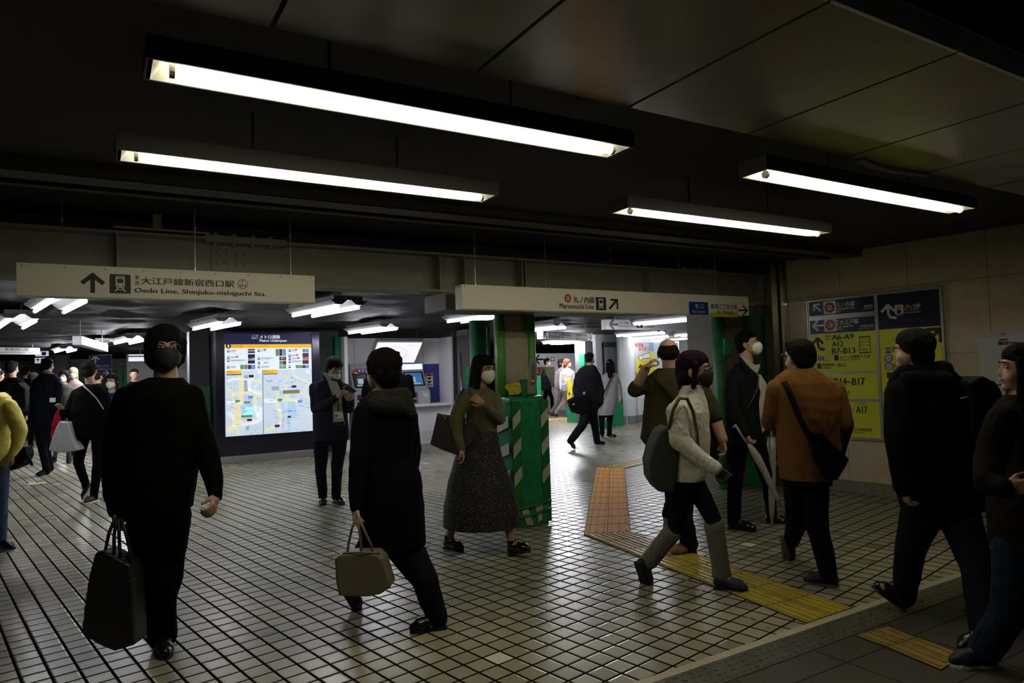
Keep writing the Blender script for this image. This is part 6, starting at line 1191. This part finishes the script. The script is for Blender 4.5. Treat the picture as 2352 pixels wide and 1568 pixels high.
# --- right edge girl
D = D_of(2232, 1545); 
R_ = figure('person with long hair, dark brown jacket and blue jeans at the right picture edge', D, (2350, 850, -112, 4), ('full', (.007, .006, .005)),
  [(905, 2320, 2380, .08), (930, 2298, 2420, .12), (962, 2292, 2440, .16), (1010, 2296, 2446, .18), (1100, 2292, 2440, .18), (1200, 2290, 2440, .18), (1262, 2294, 2436, .18)],
  arms=[dict(p=[(2304, 965, .12, 34), (2272, 1060, .18, 32), (2270, 1108, .26, 27), (2305, 1120, .34, 20)], hand=(2350, 1118, .38), palm=(0, 1, 0), curl=.8, side=1)],
  legs=[leg((2338, 1255, 52), (2322, 1400, 38), 34), leg((2390, 1255, 52), (2420, 1400, 38), 34)],
  feet=[('flat', (2290, 1530), (2225, 1530)), ('flat', (2440, 1560), (2390, 1570))],
  top=('jacket', cloth('jacket_dark_brown', (.012, .009, .007))), bottom=('jeans', cloth('jeans_blue', (.012, .020, .040))), shoes=mat('sneaker_black', (.012, .012, .012), .6), soles=WHT)
# --- yellow jacket at left edge
D = D_of(16, 1268); yj = mat('jacket_yellow', (.62, .52, .07), .55, noise=.1, nscale=8, bump=.8, bscale=8)
figure('person in pale yellow jacket with hand on hip at the left picture edge', D, (-24, 858, 170, 0), ('short', BLK),
  [(902, -50, 8, .08), (912, -74, 20, .12), (935, -80, 28, .14), (990, -78, 22, .14), (1040, -70, 16, .14), (1062, -66, 14, .14)],
  arms=[dict(p=[(22, 932, .02, 16), (46, 990, .06, 16), (38, 1025, .12, 12), (28, 1042, .16, 8)], hand=(8, 1064, .20), palm=(-.2, .9, 0), curl=.5, side=1)],
  legs=[leg((-2, 1065, 22), (2, 1150, 15), 14), leg((-50, 1065, 22), (-60, 1160, 15), 14)],
  feet=[('flat', (-10, 1262), (34, 1266)), ('flat', (-80, 1262), (-110, 1270))],
  top=('jacket', yj), bottom=('jeans', cloth('jeans_light', (.055, .090, .16))), shoes=s_blk, eyes=False, soles=WHT, skin=SKIN)
wb = thing('waist_bag', 'black waist bag with dangling strap behind the hand of the person in yellow', 'bag', at_d(45, 1075, D)); slab([(14, 1040), (40, 1026), (66, 1024), (70, 1045), (58, 1068), (30, 1080), (10, 1070)], D+.12, .12, 'bag_body', nb_, wb, .01, 3); pxtube('strap', [(58, 1030), (66, 1052), (74, 1068)], D+.1, .012, nb_, wb)
# --- suit man left
D = D_of(98, 1094)
R_ = figure('person in dark suit, back turned, left of the woman with the plastic bag', D, (110, 839, 176, 0), ('short', (.009, .008, .007)),
  [(858, 96, 124, .08), (870, 78, 138, .11), (885, 73, 141, .13), (920, 74, 138, .14), (965, 78, 133, .14), (978, 80, 132, .14)],
  arms=[dict(p=[(78, 885, .03, 8), (76, 930, .05, 8), (80, 962, .08, 7)]), dict(p=[(136, 885, .03, 8), (134, 925, .05, 8), (130, 960, .08, 7)])],
  legs=[leg((94, 975, 12), (97, 1030, 9), 8), leg((112, 975, 12), (107, 1030, 9), 8)],
  feet=[('flat', (116, 1090), (82, 1094)), ('flat', (120, 1086), (92, 1085))],
  top=('suit_jacket', cloth('suit_ink', (.010, .013, .022))), bottom=('suit_trousers', c_trs), shoes=s_blk, eyes=False)
mb = MB(); mb.tube([at_d(99, 856, D-.08), at_d(111, 853, D-.11), at_d(123, 857, D-.08)], .012, 8); mb.build('shirt_collar', cloth('shirt_blue', (.30, .38, .50)), R_, True)
# --- masked woman with bob
D = D_of(140, 1068)
figure('person with dark bob, white mask and grey cardigan facing the viewer in the left crowd', D, (147, 866, 5, 0), ('bob', (.010, .008, .007)),
  [(882, 138, 158, .06), (890, 128, 168, .09), (905, 124, 172, .12), (940, 128, 168, .13), (990, 126, 168, .14)],
  arms=[dict(p=[(130, 900, 0, 7), (126, 945, 0, 6), (124, 975, .05, 5)]), dict(p=[(166, 900, 0, 7), (170, 945, 0, 6), (170, 975, .05, 5)])],
  legs=[leg((138, 985, 10), (132, 1020, 6), 5), leg((156, 985, 10), (158, 1020, 6), 5)],
  feet=[('flat', (126, 1060), (122, 1066)), ('flat', (158, 1062), (158, 1070))],
  top=('cardigan', cloth('cardigan_grey', (.085, .078, .070))), bottom=('leggings', mat('stocking_grey', (.10, .10, .095), .8)), shoes=s_blk, mask='white')
# --- blonde
D = 14.0
figure('person with long blonde hair and striped pink top behind the woman with the dark bob', D, (168, 858, 30, 0), ('long', (.60, .50, .28)),
  [(872, 162, 178, .06), (882, 152, 190, .10), (900, 150, 194, .12), (950, 152, 190, .13), (985, 154, 188, .13)], arms=[dict(p=[(190, 890, 0, 6), (194, 930, 0, 6), (190, 965, .05, 5)])],
  legs=[leg((164, 985, 9), (164, 1020, 6), 5), leg((180, 985, 9), (180, 1020, 6), 5)], feet=[('flat', (164, 1045), (163, 1051)), ('flat', (180, 1045), (181, 1051))],
  top=('striped_top', mat('top_pink', (.42, .27, .27), .8)), bottom=('trousers', c_black), shoes=s_blk, mask='white')
# --- woman with plastic bag
D = D_of(212, 1152)
R_ = figure('person in black with a pale strap across the back and a white plastic bag', D, (205, 853, -165, 0), ('tied', (.010, .008, .006)),
  [(882, 196, 222, .08), (890, 180, 236, .11), (905, 170, 246, .13), (935, 166, 248, .15), (975, 168, 247, .16), (1002, 170, 245, .16)],
  arms=[dict(p=[(176, 905, .02, 12), (154, 958, .06, 12), (145, 945, .14, 8)], hand=(131, 924, .16), palm=(0, -1, 0), curl=.7, side=1), dict(p=[(240, 908, .02, 12), (248, 955, .05, 12), (242, 995, .05, 9)])],
  legs=[leg((226, 1000, 15), (225, 1065, 11), 9), leg((190, 1000, 15), (180, 1062, 11), 8)],
  feet=[('flat', (222, 1150), (204, 1155)), ('toe', (214, 1114), (194, 1150), .0)],
  top=('sweatshirt', c_black), bottom=('trousers', c_black), shoes=mat('sneaker_black', (0, 0, 0)), soles=WHT, eyes=False)
pxtube('crossbody_strap', [(190, 884, .11), (205, 898, .15), (222, 915, .16), (238, 940, .16)], D, .008, mat('strap_grey', (.30, .34, .38), .4), R_)
pb = thing('plastic_bag', 'white plastic shopping bag hanging from the forearm of the woman in black', 'bag', at_d(153, 1038, D)); slab([(146, 966), (166, 968), (172, 990), (178, 1010), (186, 1032), (170, 1036), (152, 1038), (130, 1036), (121, 1032), (130, 1000), (138, 980)], D-.12, .17, 'bag_body', mat('plastic_white', (.52, .50, .54), .35, bump=.7, bscale=14, stretch=(1, 1, .3)), pb, .011, 4); pxtube('bag_handle', [(150, 970), (151, 952), (156, 970)], D-.12, .010, mat('plastic_white', (0, 0, 0)), pb)
rb = thing('red_bag', 'red cloth bag hanging behind the white plastic bag', 'bag', at_d(130, 1006, D)); slab([(140, 938), (150, 940), (142, 975), (134, 1004), (120, 1006), (124, 970), (132, 948)], D+.05, .10, 'bag_body', cloth('cloth_red', (.30, .015, .02)), rb, .011, 3)
pp = thing('paper_ticket', 'small white paper held up by the woman with the plastic bag', 'paper', at_d(119, 918, D-.18)); mb = MB(); a = at_d(114, 923.5, D-.18); mb.box(a, RGT*.075, UP*.055, FWD*.002); mb.build('sheet', WHT, pp)
# --- woman with glasses and blue hoodie
D = 10.9
figure('person with glasses, long hair, white mask and blue hoodie facing the viewer', D, (257, 877, 5, -2), ('long', (.025, .014, .009)),
  [(902, 246, 268, .07), (911, 236, 276, .10), (930, 232, 280, .13), (970, 232, 280, .14), (1015, 232, 280, .14)], arms=[dict(p=[(238, 925, 0, 9), (234, 975, 0, 8), (236, 1010, .05, 7)]), dict(p=[(276, 925, 0, 9), (280, 975, 0, 8), (278, 1010, .05, 7)])],
  legs=[leg((246, 1010, 12), (246, 1060, 8), 7), leg((266, 1010, 12), (266, 1060, 8), 7)], feet=[('flat', (246, 1098), (246, 1106)), ('flat', (266, 1098), (266, 1106))],
  top=('hoodie', cloth('hoodie_blue', (.022, .018, .13))), bottom=('trousers', c_trs), shoes=s_blk, mask='white', glasses=True, eyes=True)
# --- further heads of the left crowd
def crowd(label, cx, top, foot, phi, hair, tm, bm, mask=None, hw=None, glasses=False, stride=0., name='person', skin=None, extra=None, arm=True, long_=None):
    """a standing or walking person: head top and foot in the picture"""
    G = at_z(cx, foot); D = depth(G); px = D/FPX; H = (foot-top); u = H/1.72; hw = (hw or .22)/px
    y = lambda h: foot-h/px*1.0*(H*px/1.70)
    s = H*px/1.70; rows = [(y(1.44), cx-.06/px, cx+.06/px, .07), (y(1.39), cx-hw*.75, cx+hw*.75, .10), (y(1.30), cx-hw*.95, cx+hw*.95, .12), (y(1.1), cx-hw*.85, cx+hw*.85, .13), (y(.82), cx-hw*.8, cx+hw*.8, .13)]
    if long_: rows.append((y(long_), cx-hw*.95, cx+hw*.95, .17))
    st = stride/px; fd = 1 if math.sin(math.radians(phi)) > 0 else -1
    arms = [] if not arm else [dict(p=[(cx-hw*.85, y(1.3), 0, .055/px), (cx-hw*1.05, y(1.05), .03, .05/px), (cx-hw*1.0, y(.84), .08, .035/px)], hand=(cx-hw*1.0, y(.70), .1)), dict(p=[(cx+hw*.85, y(1.3), 0, .055/px), (cx+hw*1.05, y(1.05), .03, .05/px), (cx+hw*1.0, y(.84), .08, .035/px)], hand=(cx+hw*1.0, y(.70), .1))]
    if stride: legs = [leg((cx, y(.84), .09/px), (cx+fd*st*.4, y(.47), .07/px), .055/px), leg((cx, y(.84), .09/px), (cx-fd*st*.2, y(.47), .07/px), .055/px)]; feet = [('flat', (cx+fd*(st*.6-.1/px), foot), (cx+fd*(st*.6+.16/px), foot+1)), ('toe', (cx-fd*st*.95, foot-.13/px), (cx-fd*st*.75, foot-1), 0)]
    else: legs = [leg((cx-.09/px, y(.84), .09/px), (cx-.09/px, y(.47), .07/px), .055/px), leg((cx+.09/px, y(.84), .09/px), (cx+.09/px, y(.47), .07/px), .055/px)]; tx_ = .12*math.sin(math.radians(phi))/px; feet = [('flat', (cx-.1/px, foot-1.5), (cx-.1/px+tx_, foot+(.6 if abs(phi) < 90 else -3))), ('flat', (cx+.1/px, foot-1.5), (cx+.1/px+tx_, foot+(.6 if abs(phi) < 90 else -3)))]
    return figure(label, D, (cx, y(1.58), phi, 0), hair, rows, arms=arms, legs=legs, feet=feet, top=('top', tm), bottom=('trousers', bm), shoes=s_blk, mask=mask, glasses=glasses, eyes=False, hs=max(.95, s), skin=skin), D
_, D = crowd('person in dark clothes with a dark backpack seen from behind at far left', 28, 829, 1072, 178, ('short', BLK), c_black, c_black, hw=.27)
bk = thing('backpack', 'dark backpack with a faint green edge on the person at far left', 'bag', at_d(45, 940, D)); slab([(22, 880), (50, 878), (66, 892), (68, 930), (58, 946), (30, 944), (18, 920)], D-.2, .2, 'bag_body', cloth('pack_dark', (.014, .016, .014)), bk, .014, 4); pxtube('piping', [(18, 895, .30), (22, 920, .31), (40, 945, .31)], D, .008, mat('piping_green', (.04, .14, .02), .5), bk)
crowd('small dark haired person far back between the left crowd heads', 60, 843, 1010, 172, ('short', BLK), c_black, c_black, arm=False)
crowd('person with dark hair half hidden left of the suited man', 78, 856, 1030, 150, ('bob', BLK), c_black, c_black, arm=False)
crowd('person with dark hair peeking over the left edge of the crowd', -2, 849, 1040, 170, ('short', BLK), c_black, c_black, arm=False)
crowd('person with dark hair and bare face just left of the man in black glasses', 308, 847, 1035, 25, ('short', BLK), c_black, c_black, arm=False)
crowd('person in dark clothes hidden behind the head of the woman with the plastic bag', 226, 851, 1040, 170, ('short', BLK), c_black, c_black, arm=False)
# --- person at the ticket machine
figure('person in black at the ticket machine, mostly hidden behind the woman in the hooded coat', 12.6, (893, 838, 176, 0), ('short', BLK), [(852, 876, 910, .08), (864, 850, 936, .12), (885, 840, 946, .14), (930, 846, 944, .15), (962, 848, 950, .15), (980, 850, 948, .15)],
  arms=[dict(p=[(846, 875, 0, 10), (838, 902, -.05, 9), (838, 915, -.2, 6)], hand=(842, 925, -.35)), dict(p=[(938, 870, 0, 11), (944, 905, 0, 10), (936, 930, -.2, 8)])],
  legs=[leg((880, 975, 13), (880, 1020, 9), 8), leg((912, 975, 13), (914, 1020, 9), 8)], feet=[('flat', (880, 1052), (881, 1048)), ('flat', (912, 1052), (913, 1048))], top=('jacket', c_black), bottom=('trousers', c_black), shoes=s_blk, eyes=False)
# --- far suit man
D = D_of(1380, 1022)
R_ = figure('person in dark suit striding right in the far hall with a black shoulder bag', D, (1355, 824, 140, 0), ('short', (.010, .008, .008)),
  [(838, 1344, 1366, .07), (846, 1330, 1372, .10), (856, 1324, 1376, .13), (885, 1322, 1378, .14), (915, 1322, 1380, .14), (938, 1330, 1378, .14)],
  arms=[dict(p=[(1372, 862, 0, 8), (1380, 895, .02, 8), (1380, 926, .05, 6)], hand=(1384, 944, .05), palm=(-1, 0, 0), side=1), dict(p=[(1328, 862, 0, 8), (1322, 895, .0, 8), (1326, 915, .1, 6)])],
  legs=[leg((1358, 936, 13), (1366, 975, 9), 7.5), leg((1350, 936, 13), (1338, 976, 10), 8)],
  feet=[('flat', (1367, 1023), (1392, 1020)), ('toe', (1300, 1014), (1318, 1032), 0)], top=('suit_jacket', cloth('suit_char', (.014, .014, .018))), bottom=('suit_trousers', c_trs), shoes=s_blk, mask='white', eyes=False)
bg = thing('shoulder_bag', 'bulky black shoulder bag hanging behind the suited walker in the far hall', 'bag', at_d(1330, 952, D)); slab([(1304, 918), (1318, 910), (1345, 908), (1356, 920), (1352, 945), (1336, 952), (1312, 946), (1306, 932)], D-.16, .2, 'bag_body', nb_, bg, .014, 3); mb = MB(); mb.tube([at_d(1315, 928, D-.27), at_d(1320, 928, D-.27)], .008, 6); mb.build('badge', WHT, bg)
mb = MB(); mb.ico(at_d(1342, 903, D-.24), (.03, .02, .035)); mb.build('charm', mat('charm_grey', (.3, .3, .32), .4), bg, True)
# --- white coat woman
D = D_of(1398, 1004)
R_ = figure('person with long dark hair and pale grey coat with a brown strap, back turned', D, (1402, 838, 168, 0), ('full', (.014, .008, .009)),
  [(856, 1392, 1412, .07), (862, 1382, 1420, .10), (872, 1379, 1422, .12), (900, 1382, 1420, .13), (920, 1378, 1418, .15), (953, 1373, 1410, .17)],
  arms=[dict(p=[(1418, 872, 0, 6.5), (1424, 900, .02, 6), (1426, 920, .08, 5)], hand=(1430, 930, .1)), dict(p=[(1384, 872, 0, 6.5), (1379, 900, .0, 6), (1380, 915, .08, 5)])],
  legs=[leg((1384, 945, 8), (1382, 975, 6), 5.5), leg((1402, 945, 8), (1400, 975, 6), 5.5)], feet=[('flat', (1383, 1004), (1384, 1001)), ('flat', (1394, 1004), (1402, 1004))],
  top=('coat', cloth('coat_pale', (.42, .40, .41))), bottom=('trousers', c_trs), shoes=s_patent, eyes=False)
pxtube('crossbody_strap', [(1409, 856, .12), (1398, 880, .16), (1386, 905, .17), (1380, 920, .17)], D, .016, mat('leather_maroon', (0, 0, 0)), R_); mb = MB(); mb.tube([at_d(1393, 831, D-.13), at_d(1400, 831, D-.13)], .010, 6); mb.build('hair_clip', mat('clip_gold', (.6, .5, .3), .3, metal=.6), R_, True)
mph = thing('mobile_phone', 'small mauve phone in the hand of the person in the pale coat', 'phone', at_d(1430, 925, D)); mb = MB(); mb.box(at_d(1427, 929, D-.14), RGT*.05+UP*.03, UP*.08-RGT*.02, FWD*.012); mb.build('phone_case', mat('phone_mauve', (.15, .11, .16), .3), mph)
# --- green jacket man, two women
_, D = crowd('person in grey green jacket with a black shoulder bag striding right by the white hoarding', 1257, 823, 950, 80, ('short', BLK), cloth('jacket_greygreen', (.075, .085, .055)), c_black, mask='white', hw=.24, stride=.42)
bg = thing('shoulder_bag', 'black shoulder bag on the person in the grey green jacket', 'bag', at_d(1250, 896, D)); slab([(1243, 864), (1256, 862), (1264, 878), (1267, 896), (1240, 897), (1236, 880)], D-.25, .2, 'bag_body', nb_, bg, .02, 3); pxtube('strap', [(1244, 866, .2), (1250, 848, .22), (1254, 866, .26)], D, .02, nb_, bg)
crowd('person with dark hair in a mauve grey outfit walking close behind the red haired one', 1290, 825, 956, 70, ('bob', BLK), cloth('mauve', (.20, .17, .18)), cloth('mauve2', (.25, .21, .21)), mask='white', hw=.20, stride=.45)
_, D = crowd('person with reddish hair in pale clothes carrying a yellow bag by the white hoarding', 1303, 825, 958, 75, ('round', (.25, .06, .04)), cloth('pale_top', (.44, .40, .41)), cloth('pale_trs', (.38, .33, .32)), mask='white', hw=.22, stride=.5)
yb = thing('shopping_bag', 'bright yellow shopping bag carried by the reddish haired walker', 'bag', at_d(1308, 915, D)); slab([(1303, 872), (1311, 866), (1315, 890), (1314, 916), (1302, 918), (1303, 895)], D-.28, .10, 'bag_body', mat('bag_yellow', (.75, .55, .02), .4), yb, .016, 2); mb = MB(); mb.box(at_d(1306, 907, D-.36), RGT*.05, UP*.08, FWD*.01); mb.build('bag_print', INK, yb)
hb2 = thing('handbag', 'small pale grey handbag in front of the walkers by the white hoarding', 'bag', at_d(1296, 898, D)); slab([(1291, 882), (1301, 880), (1303, 898), (1290, 898)], D-.4, .10, 'bag_body', mat('bag_greyblue', (.28, .30, .34), .4), hb2, .016, 2)
# --- checked shirt person
chk = mat('check_cloth', (.01, .01, .012), .8); nt = chk.node_tree; b = nt.nodes['Principled BSDF']; tc = nt.nodes.new('ShaderNodeTexCoord'); ck = nt.nodes.new('ShaderNodeTexChecker'); ck.inputs['Scale'].default_value = 18; ck.inputs[1].default_value = (.008, .008, .01, 1); ck.inputs[2].default_value = (.35, .35, .33, 1); nt.links.new(tc.outputs['Object'], ck.inputs[0]); nt.links.new(ck.outputs[0], b.inputs['Base Color'])
D = 9.6
figure('person in black and white checked shirt half hidden behind the second column', D, (1672, 815, 40, 0), ('short', BLK), [(835, 1664, 1682, .07), (845, 1650, 1694, .10), (870, 1648, 1698, .13), (940, 1654, 1694, .13)],
  arms=[dict(p=[(1655, 850, .02, 9), (1648, 880, .05, 8), (1646, 908, .1, 6.5)], hand=(1645, 930, .12), palm=(1, 0, 0))], legs=[leg((1664, 935, 14), (1664, 1000, 10), 8), leg((1682, 935, 14), (1684, 1000, 10), 8)], feet=[('flat', (1664, 1070), (1666, 1074)), ('flat', (1684, 1070), (1686, 1074))], top=('checked_shirt', chk), bottom=('trousers', c_trs), shoes=s_blk, eyes=False)
